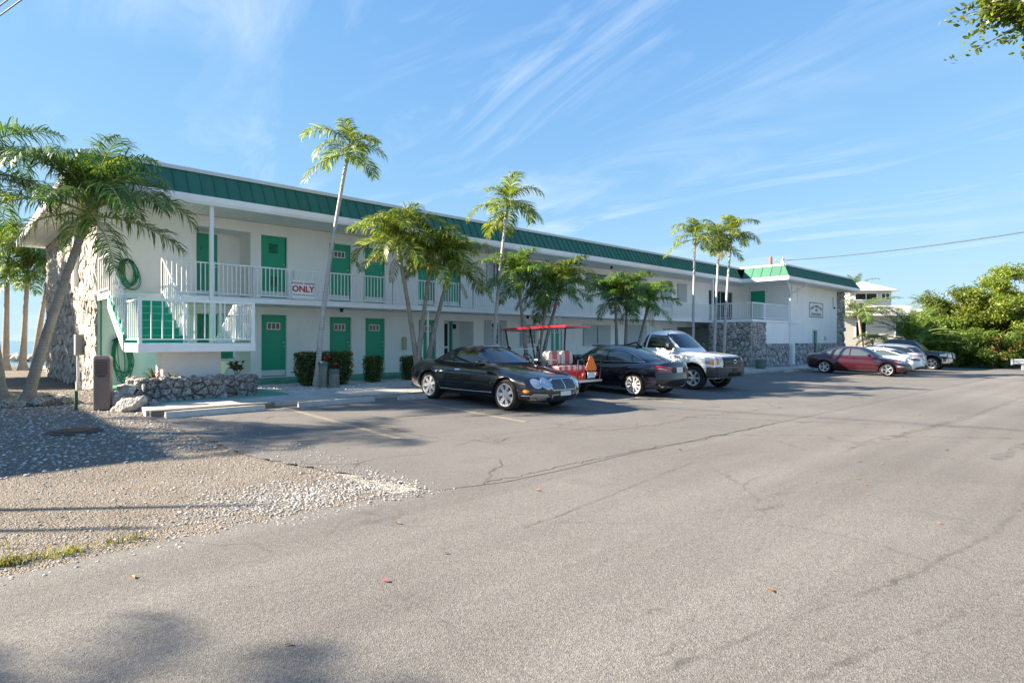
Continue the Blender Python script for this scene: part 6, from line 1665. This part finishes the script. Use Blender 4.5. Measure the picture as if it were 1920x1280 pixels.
    MB().tube([(-1.55, -0.50, 0.40), (-1.62, -0.50, 0.95), (-1.62, 0.50, 0.95), (-1.55, 0.50, 0.40)], 0.018, 6).build('grab_bar', m_trimb, r_, smooth='all')
    tri = [(-0.20, -0.14), (0.20, -0.14), (0.235, -0.07), (0.06, 0.25), (-0.06, 0.25), (-0.235, -0.07)]
    MB().prism([(a, b+0.80) for a, b in tri], -1.655, -1.645, 'x').build('slow_vehicle_triangle', M('orange_plate', (1.0, 0.19, 0.02), 0.5), r_)
    MB().box(-1.656, -1.646, -0.155, 0.155, 0.46, 0.62).build('number_plate', m_plate, r_)
    for sd in (-1, 1): MB().lathe([(0, -0.02), (0.06, -0.015), (0.06, 0.03), (0, 0.03)], 12, (-1.62, 0.27*sd, 0.56), 'x').build('tail_lamp', m_tail, r_, smooth=True)
    ty = MB().lathe([(0.11, -0.10), (0.19, -0.105), (0.225, -0.08), (0.23, -0.04), (0.23, 0.04), (0.225, 0.08), (0.19, 0.105), (0.11, 0.10)], 26, axis='y', closed=True).mesh('wheel', m_tyre, True)
    rm = MB().lathe([(0, 0.085), (0.05, 0.085), (0.06, 0.06), (0.115, 0.07), (0.12, 0.09), (0.12, -0.08), (0, -0.08)], 20, axis='y').mesh('rim', m_alloy, True)
    for x in (0.95, -0.85):
        for sd in (-1, 1): w_ = inst('wheel', ty, r_, (x, 0.50*sd, 0.23), (0, 0, 0 if sd > 0 else math.pi)); inst('rim', rm, w_)
    w_ = W(5.0, 7.6); r_.location = (w_.x, w_.y, G(5.0, 7.6)); r_.rotation_euler = (0, 0.028, BA+math.pi/2)
golf_cart()
# ================================================================ small things
def rock_mesh(seed, sub=2, rough=0.28, flat=0.75):
    bm = bmesh.new(); bmesh.ops.create_icosphere(bm, subdivisions=sub, radius=1); r = random.Random(seed)
    ph = [(Vector((r.gauss(0, 1), r.gauss(0, 1), r.gauss(0, 1))).normalized()*(1.5+2.5*r.random()), r.random()*6.28) for _ in range(9)]
    for v in bm.verts:
        k = 1 + rough*sum(math.sin(v.co.dot(a)*1.6+b_) for a, b_ in ph)/4 + r.gauss(0, 0.04)
        v.co = Vector((v.co.x*k, v.co.y*k, v.co.z*k*flat))
    me = bpy.data.meshes.new('rock'); bm.to_mesh(me); bm.free(); me.materials.append(m_coral_dark)
    return me
rocks = [rock_mesh(k) for k in range(5)]
rocks_l = [rock_mesh(20+k) for k in range(3)]
for me in rocks_l: me.materials.clear(); me.materials.append(m_coral)

# ---- raised planter under the stair platform: single coral stones round a bed of soil
PL = empty('stone_planter', tuple(W(-3.55, 4.2, 0)), BA, 'low coral stone planter under the stair platform', 'planter')
r = random.Random(31)
def pl_wall(x0, y0, ex, ln, h, nrm, seed):
    cells = voronoi(ln, h, 0.185, seed, 0.46); o = Vector((x0, y0, 0.0)); ex = Vector(ex); nn_ = Vector(nrm); rr = random.Random(seed)
    for c in cells:
        mb = MB(); stone_faces(mb, c, 0.085*(0.4+1.2*rr.random()), rr, lambda x, y, hh: tuple(o+ex*x+Vector((0, 0, y))+nn_*hh)); mb.build('stone', m_coral_dark, PL, smooth=True)
pl_wall(-1.20, -0.62, (1, 0, 0), 2.36, 0.60, (0, -1, 0), 41)
pl_wall(-1.20, 0.55, (0, -1, 0), 1.17, 0.60, (-1, 0, 0), 42)
pl_wall(1.16, -0.62, (0, 1, 0), 1.17, 0.58, (1, 0, 0), 43)
for k in range(13):                                # cap stones along the rim
    q = inst('stone', rocks[k % 5], PL, (-1.15+2.3*k/12, -0.60+0.03*math.sin(k*2.1), 0.585), (0, 0, k*1.3), (0.125, 0.11, 0.07+0.02*(k % 3)))
for k in range(5): inst('stone', rocks[k % 5], PL, (-1.16, -0.45+0.24*k, 0.58), (0, 0, k*1.9), (0.12, 0.12, 0.08))
MB().box(-1.2, 1.16, -0.62, 0.55, 0.0, 0.56).build('planter_core', m_mortar, PL)
MB().box(-1.10, 1.06, -0.52, 0.5, 0.55, 0.575).build('soil', M('soil', (0.09, 0.07, 0.05), 0.95, var=0.3, vscale=12), PL)

def rosette(label, loc, n, ln, w_, m, seed, el=(20, 75), name='bromeliad_plant', droop=35):
    rr = random.Random(seed); t_ = empty(name, loc, 0, label, 'plant')
    for k in range(n):
        b = MB(); a0 = R(el[0]+(el[1]-el[0])*k/n); l_ = ln*(0.7+0.5*rr.random()); P_ = [Vector((0, 0, 0))]; ang = a0
        for j in range(5): P_.append(P_[-1]+Vector((math.cos(ang), 0, math.sin(ang)))*l_/5); ang -= R(droop)/5
        vs_ = []
        for j, p_ in enumerate(P_):
            ww = w_*(0.7, 1.0, 1.0, 0.85, 0.55, 0.04)[j]; vs_ += [p_+Vector((0, -ww, ww*0.35)), p_, p_+Vector((0, ww, ww*0.35))]
        fs = []
        for j in range(5): fs += [(3*j, 3*j+1, 3*j+4, 3*j+3), (3*j+1, 3*j+2, 3*j+5, 3*j+4)]
        b.add(vs_, fs); o = b.build('leaf', m if not isinstance(m, list) else m[k % len(m)], t_, fix=False, smooth='all'); o.rotation_euler = (0, 0, k*2.4+rr.random()*0.5)
    return t_
m_lred = leaf_mat('leaf_wine', (0.10, 0.015, 0.02), (0.20, 0.03, 0.025), (0.30, 0.06, 0.03), 0.3)
m_ldark = leaf_mat('leaf_dark', (0.02, 0.035, 0.012), (0.035, 0.05, 0.015), (0.06, 0.07, 0.02), 0.2)
m_lolive = leaf_mat('leaf_olive', (0.12, 0.13, 0.03), (0.20, 0.19, 0.05), (0.28, 0.24, 0.07), 0.3)
rosette('wine-red spiky plant at the left end of the stone planter', tuple(W(-4.45, 4.5, 0.57)), 18, 0.36, 0.022, [m_ldark, m_lred, m_ldark, m_lred, m_lolive], 3)
rosette('small olive spiky plant beside the red one in the planter', tuple(W(-4.1, 4.55, 0.57)), 11, 0.22, 0.018, [m_lolive, m_ldark], 4, name='bromeliad_plant')
def leafy(label, loc, h, n, m, seed, size=0.11, name='leafy_plant'):
    rr = random.Random(seed); t_ = empty(name, loc, 0, label, 'plant'); st = MB(); tops = []
    for k in range(4):
        a = k*1.57+rr.random(); e = Vector((0.16*math.cos(a), 0.16*math.sin(a), h*(0.7+0.3*rr.random()))); st.tube([(0, 0, 0), e*0.5+Vector((0.02, 0, 0)), e], [0.012, 0.009, 0.005], 5); tops.append(e)
    st.build('stem', m_bark, t_)
    for k in range(n):
        e = tops[k % 4]*(0.45+0.55*rr.random()); b = MB(); s_ = size*(0.7+0.5*rr.random())
        b.add([(0, 0, 0), (s_*0.5, s_*0.32, 0.02), (s_, 0.0, -0.01), (s_*0.5, -s_*0.32, 0.02)], [(0, 1, 2), (0, 2, 3)])
        o = b.build('leaf', m, t_, e, fix=False); o.rotation_euler = (rr.gauss(0, 0.4), -0.3-rr.random()*0.6, rr.random()*6.28)
leafy('dark leafy plant at the right end of the stone planter, under the stair', tuple(W(-2.62, 4.3, 0.55)), 0.36, 60, leaf_mat('leaf_rubber_plant', (0.035, 0.05, 0.015), (0.06, 0.075, 0.02), (0.11, 0.11, 0.03), 0.2), 6, 0.13)

# loose rocks at the planter's left end, and the ring round the palms
def rock(label, s, o, z, sc_, k, light=False, group=None):
    q = inst('rock', (rocks_l if light else rocks)[k % (3 if light else 5)], None, tuple(W(s, o, z)), (0.2*k, 0.1*k, k*1.7), sc_)
    return tag(q, label, 'rock', group)
rock('topmost pale rock stacked at the left end of the planter', -4.98, 4.62, 0.40, (0.21, 0.18, 0.21), 0, True)
rock('tall tan rock leaning on the planter beside the brown pedestal', -5.15, 4.62, 0.18, (0.17, 0.17, 0.28), 1, True)
rock('largest rough rock on the gravel in front of the planter corner', -5.02, 5.25, 0.10, (0.32, 0.24, 0.24), 2, True)
rock('dark rough rock between the pedestal and the planter', -4.95, 4.92, 0.20, (0.22, 0.18, 0.20), 1)
rock('flat small rock at the foot of the planter corner', -5.25, 5.05, 0.03, (0.16, 0.13, 0.09), 3)
rock('small dark rock beside the wheel stop end', -4.62, 5.42, 0.08, (0.17, 0.15, 0.14), 4)
for k in range(15):
    a = -2.6 + 3.9*k/14
    c = W(-6.62, 1.9)
    q = inst('rock', rocks[k % 5], None, (c.x+0.95*math.cos(a)+(0.1 if k % 2 else 0), c.y+0.75*math.sin(a), 0.06), (0, 0, k*2.2), (0.17+0.04*(k % 3), 0.15, 0.13+0.03*(k % 2)))
    tag(q, 'dark rough rock in the ring around the two leaning palms', 'rock', 'rocks ringing the left palms')

# ---- brown service pedestal, green stake, manhole cover
PD = empty('service_pedestal', tuple(W(-5.40, 4.62, 0)), BA-0.35, 'tall brown service pedestal standing on the gravel beside the planter', 'pedestal')
def taper(z0, z1, a, b_): return [(-a, -a, z0), (a, -a, z0), (a, a, z0), (-a, a, z0), (-b_, -b_, z1), (b_, -b_, z1), (b_, b_, z1), (-b_, b_, z1)]
BX = [(0, 3, 2, 1), (4, 5, 6, 7), (0, 1, 5, 4), (1, 2, 6, 5), (2, 3, 7, 6), (3, 0, 4, 7)]
MB().box(-0.15, 0.15, -0.14, 0.14, 0.0, 1.06, 0.025).build('body', m_brown, PD)
MB().add([(-0.155, -0.145, 1.061), (0.155, -0.145, 1.061), (0.155, 0.145, 1.061), (-0.155, 0.145, 1.061), (-0.12, -0.09, 1.13), (0.12, -0.09, 1.13), (0.12, 0.10, 1.13), (-0.12, 0.10, 1.13)], BX).build('cap', m_brown, PD)
pdw = MB().box(-0.105, 0.105, -0.147, -0.141, 0.74, 1.02, 0.0).build('meter_window', M('brown_window', (0.08, 0.04, 0.035), 0.25), PD)
for k in range(5): MB().box(-0.10, 0.10, -0.152, -0.148, 0.76+0.05*k, 0.768+0.05*k).build('louvre', m_brown, pdw)
MB().box(-0.075, 0.075, -0.148, -0.141, 0.70, 0.72).build('label_strip', m_black, PD)
tag(MB().box(-0.028, 0.028, -0.028, 0.028, -0.05, 0.40).build('marker_stake', M('dark_green_stake', (0.01, 0.07, 0.045), 0.6), None, tuple(W(-5.81, 4.25, 0)), BA), 'short dark green square stake standing in the gravel', 'stake')
mh = empty('manhole_cover', tuple(W(-6.25, 7.55, G(-6, 7.5)-0.004)), 0.3, 'round dark iron manhole cover set in the gravel', 'manhole cover')
MB().lathe([(0.0, 0.02), (0.30, 0.02), (0.31, 0.012), (0.31, 0), (0, 0)], 32).build('lid', M('cast_iron', (0.045, 0.043, 0.042), 0.75, var=0.3, vscale=20), mh)
MB().lathe([(0.33, 0), (0.33, 0.018), (0.37, 0.018), (0.375, 0.0)], 32, closed=True).build('rim', M('rusty_iron', (0.10, 0.085, 0.075), 0.85), mh)
gr = MB()
for k in range(-5, 6): gr.box(-math.sqrt(0.28**2-(k*0.05)**2), math.sqrt(0.28**2-(k*0.05)**2), k*0.05-0.012, k*0.05+0.012, 0.02, 0.028)
gr.build('lid_ribs', m_black, mh)
tag(MB().box(-0.11, 0.11, -0.05, 0.05, 0, 0.05, 0.01).build('paving_block', M('brick_scrap', (0.12, 0.09, 0.07), 0.9), None, tuple(W(-6.0, 2.6, 0)), 0.2), 'small dark block lying on the gravel near the end wall', 'block')

# ---- meter box and conduit on the end wall, hoses on the front wall (parts of the motel)
MB().box(-5.06, -4.84, 1.72, 2.02, 1.02, 1.62, 0.015).build('meter_box', M('meter_grey', (0.20, 0.22, 0.22), 0.6), B)
MB().tube([(-4.98, 1.86, 1.02), (-4.98, 1.86, 0.25)], 0.035, 8).tube([(-4.98, 1.86, 0.25), (-4.98, 1.86, 0.0)], 0.06, 8).build('conduit', m_galv, B)
MB().box(-4.98, -4.84, 2.7, 3.05, 3.1, 4.6).build('slot_window', m_white, B)
def hose(label, s, z, ln, seed, y=-0.10, n=10):
    rr = random.Random(seed); t_ = empty('garden_hose', tuple(W(s, -y, z)), BA, label, 'hose')
    b = MB()
    for k in range(n):
        l_ = ln*(0.72+0.35*rr.random()); w_ = 0.10+0.13*rr.random(); sh = rr.gauss(0.10, 0.06); yy = -0.02-0.022*(k % 4); pts = []
        for j in range(25):
            a = 2*math.pi*j/24; x = math.sin(a)*w_*(1 + 0.25*(1-math.cos(a))*0.5); zz_ = -l_*(1-math.cos(a))/2
            pts.append((x + sh*(1-math.cos(a))/2, yy, zz_+0.10*max(0, math.cos(a))*w_/0.2))
        b.tube(pts, 0.013, 6, False)
    b.build('coil', m_hose, t_, smooth='all')
    MB().tube([(-0.16, 0.06, -0.02), (-0.14, -0.06, 0.02), (-0.07, -0.09, 0.06), (0.07, -0.09, 0.06), (0.14, -0.06, 0.02), (0.16, 0.06, -0.02)], 0.018, 6).tube([(-0.12, -0.10, -0.02), (-0.05, -0.11, 0.03), (0.0, -0.11, -0.03), (0.05, -0.11, 0.03), (0.12, -0.10, -0.02)], 0.012, 6).build('hanger', m_black, t_, smooth='all')
hose('green garden hose coiled on the wall at ground level beside the pedestal', -4.30, 1.45, 1.15, 1)
hose('green garden hose hanging on the upper wall at the stair head', -4.12, 3.62, 0.72, 2)
tag(MB().tube([(0, 0, 0), (0, 0, 2.9), (0.03, 0, 3.0)], 0.02, 6).build('water_pipe', m_hose, None, tuple(W(-4.72, 0.06, 0.2)), BA), 'thin green pipe running up the wall corner by the hoses', 'pipe')
# yellow meter box on the front wall
MB().box(4.93, 5.10, -0.10, -0.002, 1.10, 1.58, 0.012).build('meter_box', M('faded_yellow', (0.45, 0.44, 0.25), 0.6), B)

# ---- wheel stops
def wheel_stop(label, s, o, ln, m=None):
    b = MB(); pr = [(-0.085, 0), (0.085, 0), (0.07, 0.055), (0.045, 0.115), (-0.045, 0.115), (-0.07, 0.055)]; n = len(pr)
    vs_ = [(x, y, z) for x, k in ((-ln/2, 1), (ln/2, 1)) for y, z in pr]; b.add(vs_, [(i, (i+1) % n, n+(i+1) % n, n+i) for i in range(n)]+[tuple(range(n)), tuple(range(n, 2*n))])
    q = b.build('wheel_stop', m or m_conc, None, tuple(W(s, o, G(s, o))), BA)
    return tag(q, label, 'wheel stop', 'concrete wheel stops')
wheel_stop('pale concrete wheel stop nearest the planter', -3.85, 6.85, 1.85, M('pale_concrete', (0.52, 0.49, 0.43), 0.85, var=0.15, vscale=6, bump=0.3, world=True))
wheel_stop('weathered concrete wheel stop left of the black convertible', -1.25, 6.85, 1.85)
wheel_stop('concrete wheel stop just behind the black convertible', 1.25, 6.95, 1.85)
for s_, nm in ((4.5, 'concrete wheel stop in front of the golf cart'), (24.9, 'concrete wheel stop right of the white pickup'), (29.0, 'concrete wheel stop by the wing corner')): wheel_stop(nm, s_, 6.75, 1.8)
tag(drape(MB().box(-4.95, -2.6, -6.60, -6.45, -0.02, 0.115)).build('timber_edging', M('dark_timber', (0.16, 0.145, 0.12), 0.9, var=0.3, vscale=9), None, BLOC, BA), 'weathered timber edging lying behind the first wheel stop', 'timber')

# ---- two cut piles in front of the hedge
def pile(label, s, o, h, r_, seed, slope):
    b = MB(); rr = random.Random(seed); n = 14; vs_ = []
    for k in range(n):
        a = 2*math.pi*k/n; q = r_*(1+rr.gauss(0, 0.035)); vs_.append((q*math.cos(a), q*math.sin(a), 0))
    for k in range(n):
        a = 2*math.pi*k/n; vs_.append((vs_[k][0]*0.97, vs_[k][1]*0.97, h+slope*math.cos(a)))
    b.add(vs_, [(k, (k+1) % n, n+(k+1) % n, n+k) for k in range(n)]+[tuple(range(n, 2*n))])
    t_ = empty('wooden_pile', tuple(W(s, o, 0.10)), 0.4, label, 'wooden post', 'cut wooden piles'); b.build('post', m_wood, t_)
    c = MB().lathe([(0, h+0.03), (r_*0.9, h+0.02), (r_*1.04, h), (r_*1.05, h-0.10), (r_*1.02, h-0.11)], 14).build('cap', m_copper, t_)
    return t_
pile('taller weathered wooden pile stump before the long hedge', -0.13, 3.80, 0.74, 0.125, 1, 0.0)
pile('shorter weathered wooden pile stump, right of the taller one', 0.12, 3.95, 0.52, 0.145, 2, 0.0)

# ---- railing signs
SG = empty('parking_sign', tuple(W(0.31, 1.545, 2.76)), BA, 'white parking sign with red ONLY lettering on the balcony railing near the hedge', 'sign', 'parking signs on the railing')
MB().box(-0.34, 0.34, -0.006, 0.006, 0.0, 0.54).build('sign_board', M('sign_white', (0.82, 0.82, 0.83), 0.5), SG)
text_part('lettering', 'ASSIGNED PARKING', 0.083, m_blacktxt, SG, (0, -0.008, 0.465), (R(90), 0, 0), bold=0.001)
text_part('lettering', 'ONLY', 0.265, m_redtxt, SG, (0, -0.008, 0.285), (R(90), 0, 0), bold=0.009)
text_part('lettering', 'All Others Will Be Towed', 0.062, m_blacktxt, SG, (0, -0.008, 0.105), (R(90), 0, 0))
SG2 = copy_tree(SG); SG2['label'] = 'white parking sign with red ONLY lettering half hidden by palm fronds above the golf cart'
SG2.location = W(11.98, 1.545, 2.76); SG2.scale = (0.8, 1, 0.8)

# ---- green pot by the stone terrace
tag(MB().lathe([(0.0, 0), (0.22, 0), (0.27, 0.10), (0.30, 0.48), (0.32, 0.50), (0.27, 0.50), (0.25, 0.42), (0, 0.42)], 20).build('garden_pot', M('sage_pot', (0.12, 0.18, 0.14), 0.7, var=0.2), None, tuple(W(24.8, 5.2, G(24.8)+0.10)), smooth=True), 'sage green round pot at the foot of the coral stone terrace', 'pot')

# ---- overhead wires
def wire(label, a, b_, sag, r_=0.018):
    a, b_ = Vector(a), Vector(b_); pts = [a.lerp(b_, k/24)-Vector((0, 0, sag*4*(k/24)*(1-k/24))) for k in range(25)]
    tag(MB().tube(pts, r_, 6).build('overhead_wire', m_black, None, smooth='all'), label, 'wire', 'overhead wires')
wm = W(32.9, 3.2, 6.8)
wire('overhead cable running from the wing roof mast to the right', wm, (30.0, 20.5, 7.5), 0.5, 0.022)
wire('upper overhead wire cutting the top left corner', (-22.0, 19.2, 8.22), (4.0, 3.1, 8.22), 0.05, 0.014)
wire('lower overhead wire cutting the top left corner', (-22.0, 19.2, 8.02), (4.0, 3.1, 8.02), 0.05, 0.014)

# ---- guardrail at the right edge
GRL = empty('guardrail', (33.3, 39.6, G(43, 13)), -0.35, 'short steel guardrail at the right edge in front of the thicket', 'guardrail')
gb = MB(); prof = [(0.0, 0.36), (0.05, 0.42), (0.05, 0.48), (0.0, 0.54), (0.05, 0.60), (0.05, 0.66), (0.0, 0.72)]; n = len(prof)
gb.add([(x, -y, z) for x in (0, 5.0) for y, z in prof], [(i, i+1, n+i+1, n+i) for i in range(n-1)]); gb.box(-0.06, 0.02, -0.07, 0.03, 0.33, 0.75)
gb.build('rail', m_galv, GRL, fix=False)
for x in (0.6, 2.4, 4.2): MB().box(x-0.06, x+0.06, 0.01, 0.12, -0.1, 0.72).build('post', m_galv, GRL)
rosette('red spiky plant under the guardrail', (34.3, 39.2, -0.5), 14, 0.45, 0.03, m_lred, 9, (10, 70))

# ---- white house beyond the parking
m_siding = M('white_siding', (0.60, 0.59, 0.54), 0.7, var=0.05); m_metalroof = M('pale_metal_roof', (0.50, 0.49, 0.47), 0.35, metal=0.2)
HS = empty('white_house', (32.2, 58.5, -0.5), R(-6), 'white clapboard house with a square cupola beyond the motel wing', 'house')
def siding(name, x0, x1, y0, y1, z0, z1, skip=()):
    b = MB(); z = z0; k = 0
    while z < z1-0.02:
        z2 = min(z+0.19, z1)
        b.add([(x0-0.025, y0-0.025, z), (x1+0.025, y0-0.025, z), (x1+0.025, y1, z), (x0-0.025, y1, z), (x0, y0, z2), (x1, y0, z2), (x1, y1, z2), (x0, y1, z2)], BX); z = z2
    o = b.build(name, m_siding, HS); return o
siding('wall', 0, 9.0, 0, 7, 0, 4.35); siding('cupola_wall', 1.7, 5.6, 1.6, 5.4, 4.6, 6.95)
rf = MB(); rf.add([(-0.6, -0.6, 4.35), (9.6, -0.6, 4.35), (9.6, 7.6, 4.35), (-0.6, 7.6, 4.35), (1.6, 1.5, 5.45), (7.0, 1.5, 5.45), (7.0, 5.5, 5.45), (1.6, 5.5, 5.45)], BX)
rfo = rf.build('roof', m_metalroof, HS)
rf = MB(); rf.add([(1.2, 1.1, 6.95), (6.1, 1.1, 6.95), (6.1, 5.9, 6.95), (1.2, 5.9, 6.95), (3.6, 3.4, 8.05), (3.7, 3.4, 8.05), (3.7, 3.6, 8.05), (3.6, 3.6, 8.05)], BX); rf.box(1.15, 6.15, 1.05, 5.95, 6.86, 6.949)
rf.build('cupola_roof', m_metalroof, HS)
for x0, x1, z0, z1, y in ((1.55, 2.45, 2.35, 3.75, 0), (5.2, 6.6, 2.35, 3.75, 0), (2.2, 4.2, 6.05, 6.65, 1.6), (4.7, 5.4, 6.05, 6.65, 1.6)):
    f = MB()
    for a in ((x0-0.09, x1+0.09, z0-0.09, z0), (x0-0.09, x1+0.09, z1, z1+0.09), (x0-0.09, x0, z0, z1), (x1, x1+0.09, z0, z1), ((x0+x1)/2-0.03, (x0+x1)/2+0.03, z0, z1)): f.box(a[0], a[1], y-0.07, y-0.028, a[2], a[3])
    w_ = f.build('window', m_white, HS)
    MB().box(x0, x1, y-0.045, y-0.029, z0, z1).build('pane', m_glass, w_)
tag(MB().box(0, 7.0, 0, 0.3, 0, 1.0).build('garden_wall', m_conc, None, (29.8, 54.0, -0.5), R(-4)), 'low grey concrete wall in front of the white house', 'wall')
FN = empty('picket_fence', (26.0, 48.9, -0.45), R(10), 'low weathered fence between the wing corner and the parked cars', 'fence')
pk = MB().box(-0.05, 0.05, -0.012, 0.012, 0, 0.95).mesh('picket', m_wood)
for k in range(28): inst('picket', pk, FN, (k*0.15, 0, 0.03*(k % 2)))
MB().box(-0.1, 4.15, 0.013, 0.05, 0.25, 0.33).box(-0.1, 4.15, 0.013, 0.05, 0.68, 0.76).build('rail', m_wood, FN)

# ---- shoreline left of the motel: boulders, dock piles, a mast
for k in range(22):
    rr = random.Random(200+k); x = -37+11*rr.random(); y = 41.0+5*rr.random()
    tag(inst('boulder', rocks_l[k % 3], None, (x, y, 0.15), (0, 0, k), (0.5+0.6*rr.random(), 0.5, 0.35+0.5*rr.random())), 'pale coral boulder in the heap along the shore', 'boulder', 'shore boulders')
DK = empty('wooden_dock', (-44, 56, 0), 0.1, 'low wooden dock over the water behind the shore palms', 'dock')
MB().box(0, 16, 0, 2.0, 1.05, 1.2).build('deck', m_wood, DK)
for k in range(9): MB().tube([(k*2, 0.1, -0.5), (k*2, 0.1, 1.9)], 0.13, 8).build('pile', m_wood, DK)
BT = empty('moored_boat', (-47, 66, 0), 0.25, 'small white boat with a cabin and mast moored behind the palms', 'boat')
vs_, fs = superbox(lambda a, b, c: (a*4.2+0.4*c, b*1.25*(1-0.75*max(0, a)**2.2)*(0.75+0.25*c), 0.55+c*0.55+0.25*max(0, a)**2), 18, 8, 5)
MB().add(vs_, fs).build('hull', m_pwhite, BT, smooth=True); MB().box(-1.6, 1.0, -0.8, 0.8, 1.1, 2.1, 0.15).build('cabin', m_pwhite, BT); MB().tube([(0, 0, 1.1), (0, 0, 6.5)], [0.06, 0.04], 8).build('mast', m_galv, BT)
MB().box(-1.2, 0.8, -0.815, 0.815, 1.55, 1.9).build('cabin_window', m_cglass, BT)

# ---- loose gravel, grit and leaf litter
def pebble(seed):
    bm = bmesh.new(); bmesh.ops.create_icosphere(bm, subdivisions=1, radius=1); rr = random.Random(seed)
    vs2 = [tuple((v.co.x*(1+rr.gauss(0, 0.16)), v.co.y*(1+rr.gauss(0, 0.16)), v.co.z*0.65*(1+rr.gauss(0, 0.16)))) for v in bm.verts]; bm.verts.index_update()
    fs2 = [tuple(v.index for v in f.verts) for f in bm.faces]; bm.free(); return vs2, fs2
PEB = [pebble(k) for k in range(6)]
def gravel_mat():
    m, t, p = nodes('loose_gravel'); geo = tnode(t, 'ShaderNodeNewGeometry')
    c = ramp(t, geo.outputs['Random Per Island'], [(0.0, (0.20, 0.187, 0.172)), (0.4, (0.33, 0.318, 0.30)), (0.8, (0.45, 0.438, 0.42)), (1.0, (0.60, 0.59, 0.57))])
    t.links.new(c, p.inputs['Base Color']); p.inputs['Roughness'].default_value = 0.9; return m
m_gravel = gravel_mat()
def scatter(name, label, n, pick, size, seed, m=None):
    rr = random.Random(seed); vs2, fs2 = [], []
    for k in range(n):
        s, o, big = pick(rr); z = G(s, o) if o > 6.2 else G(s, 6.2)
        sz = size*(0.4+1.3*rr.random()**2.5)*big; a = rr.random()*6.28; ca, sa = math.cos(a), math.sin(a); v0, f0 = PEB[k % 6]; b0 = len(vs2)
        zz_ = (0.125 if (1.5 < o < 5 and s > -1.6) else (-0.008 if s < -4.8 else 0.0)) + z
        for x, y, q in v0: vs2.append((s+sz*(x*ca-y*sa), -o+sz*(x*sa+y*ca), zz_+sz*(q*0.8+0.30)))
        fs2 += [tuple(b0+i for i in f) for f in f0]
    o_ = MB().add(vs2, fs2).build(name, m or m_gravel, None, BLOC, BA, fix=False)
    return tag(o_, label, 'gravel', kind='stuff')
def pick_a(rr):                                   # thick gravel on the verge, densest in front of the end wall
    while True:
        s, o = -16+11.4*rr.random(), -2+13.5*rr.random()
        if o > 10.6-0.25*(s+5)*0-0.5+0.6*rr.random(): continue
        if s > -5.0+0.25*rr.random() and o > 5: continue
        if s > -4.85: continue
        return s, o, 1.0
def pick_b(rr):                                   # pile along the road edge
    while True:
        s, o = rr.gauss(-5.0, 0.7), 13.6+rr.gauss(0, 0.38)
        if o > 14.35+0.1*rr.random() or s > -4.0: continue
        return s, o, 0.9
def pick_c(rr):
    s, o = -5.6+1.9*rr.random()**1.5, 6.5+8*rr.random(); return s-0.25, o, 0.55
def pick_d(rr): return -1.5+27*rr.random()**1.3, 1.6+3.2*rr.random(), 0.75
def pick_e(rr): return -12+8.2*rr.random(), 10.5+4*rr.random(), 0.6+0.5*rr.random()
scatter('loose_gravel', 'pale loose gravel covering the verge left of the lot', 34000, pick_a, 0.017, 1)
scatter('gravel_spill', 'loose stones spilled along the road edge of the verge', 4200, pick_b, 0.0110, 2)
scatter('gravel_fringe', 'small stones fringing the left edge of the parking lot', 3500, pick_c, 0.014, 3)
scatter('bed_gravel', 'white shell gravel in the front planting bed', 9000, pick_d, 0.026, 4, M('white_shell_gravel', (0.62, 0.60, 0.56), 0.9, var=0.25, vscale=20))
scatter('sand_grit', 'scattered grit on the sandy verge', 7000, pick_e, 0.010, 5)
# grass tufts at the road edge
def grass(label, s, o, n, h, seed, spread=0.25):
    rr = random.Random(seed); vs2, fs2 = [], []
    for _ in range(n):
        x, y = rr.gauss(0, spread), rr.gauss(0, spread*0.5); a = rr.random()*6.28; l_ = h*(0.5+0.8*rr.random()); d_ = Vector((math.cos(a), math.sin(a), 0)); w_ = Vector((-d_.y, d_.x, 0))*0.004; p_ = Vector((x, y, 0)); q = p_+d_*l_*0.35+Vector((0, 0, l_*0.7)); e = q+d_*l_*0.5+Vector((0, 0, l_*0.1)); k = len(vs2)
        vs2 += [p_-w_, p_+w_, q+w_, q-w_, e]; fs2 += [(k, k+1, k+2, k+3), (k+3, k+2, k+4)]
    return tag(MB().add(vs2, fs2).build('grass_tuft', m_grass, None, tuple(W(s, o, G(s, o)-0.01)), BA, fix=False), label, 'grass', kind='stuff')
m_grass = leaf_mat('grass_blade', (0.10, 0.12, 0.02), (0.20, 0.20, 0.04), (0.36, 0.30, 0.08), 0.3)
for k, (s, o, n_, lab) in enumerate(((-7.45, 13.95, 150, 'grass tuft at the road edge nearest the camera'), (-7.15, 13.98, 80, 'grass tuft along the road edge, second from the left'), (-6.75, 13.95, 60, 'small grass tuft along the road edge'), (-7.6, 13.45, 60, 'thin grass tuft set back from the road edge'))): grass(lab, s, o, n_, 0.06, k, 0.09)
# fallen leaves on road and lot: each lies by itself
lf = MB().add([(-0.03, 0, 0.004), (0, 0.014, 0.012), (0.034, 0, 0.006), (0, -0.014, 0.010)], [(0, 1, 2), (0, 2, 3)])
lms = [lf.mesh('fallen_leaf', m_, fix=False) for m_ in (M('leaf_brown', (0.20, 0.10, 0.045), 0.8), M('leaf_orange_dry', (0.42, 0.16, 0.03), 0.7), M('leaf_red_dry', (0.35, 0.04, 0.02), 0.7))]
rr = random.Random(77); LV = []
for k in range(40):
    s, o = -8+16*rr.random(), 14.8+3.6*rr.random()
    if k > 34: s, o = -6+9*rr.random(), 11+3*rr.random()
    tag(inst('fallen_leaf', lms[k % 3 if k % 5 else 0], None, tuple(W(s, o, G(s, o)+0.002)), (rr.gauss(0, 0.15), rr.gauss(0, 0.15), rr.random()*6.28), 0.7+0.6*rr.random()), 'small dry leaf lying on the asphalt', 'leaf', 'fallen leaves on the asphalt')
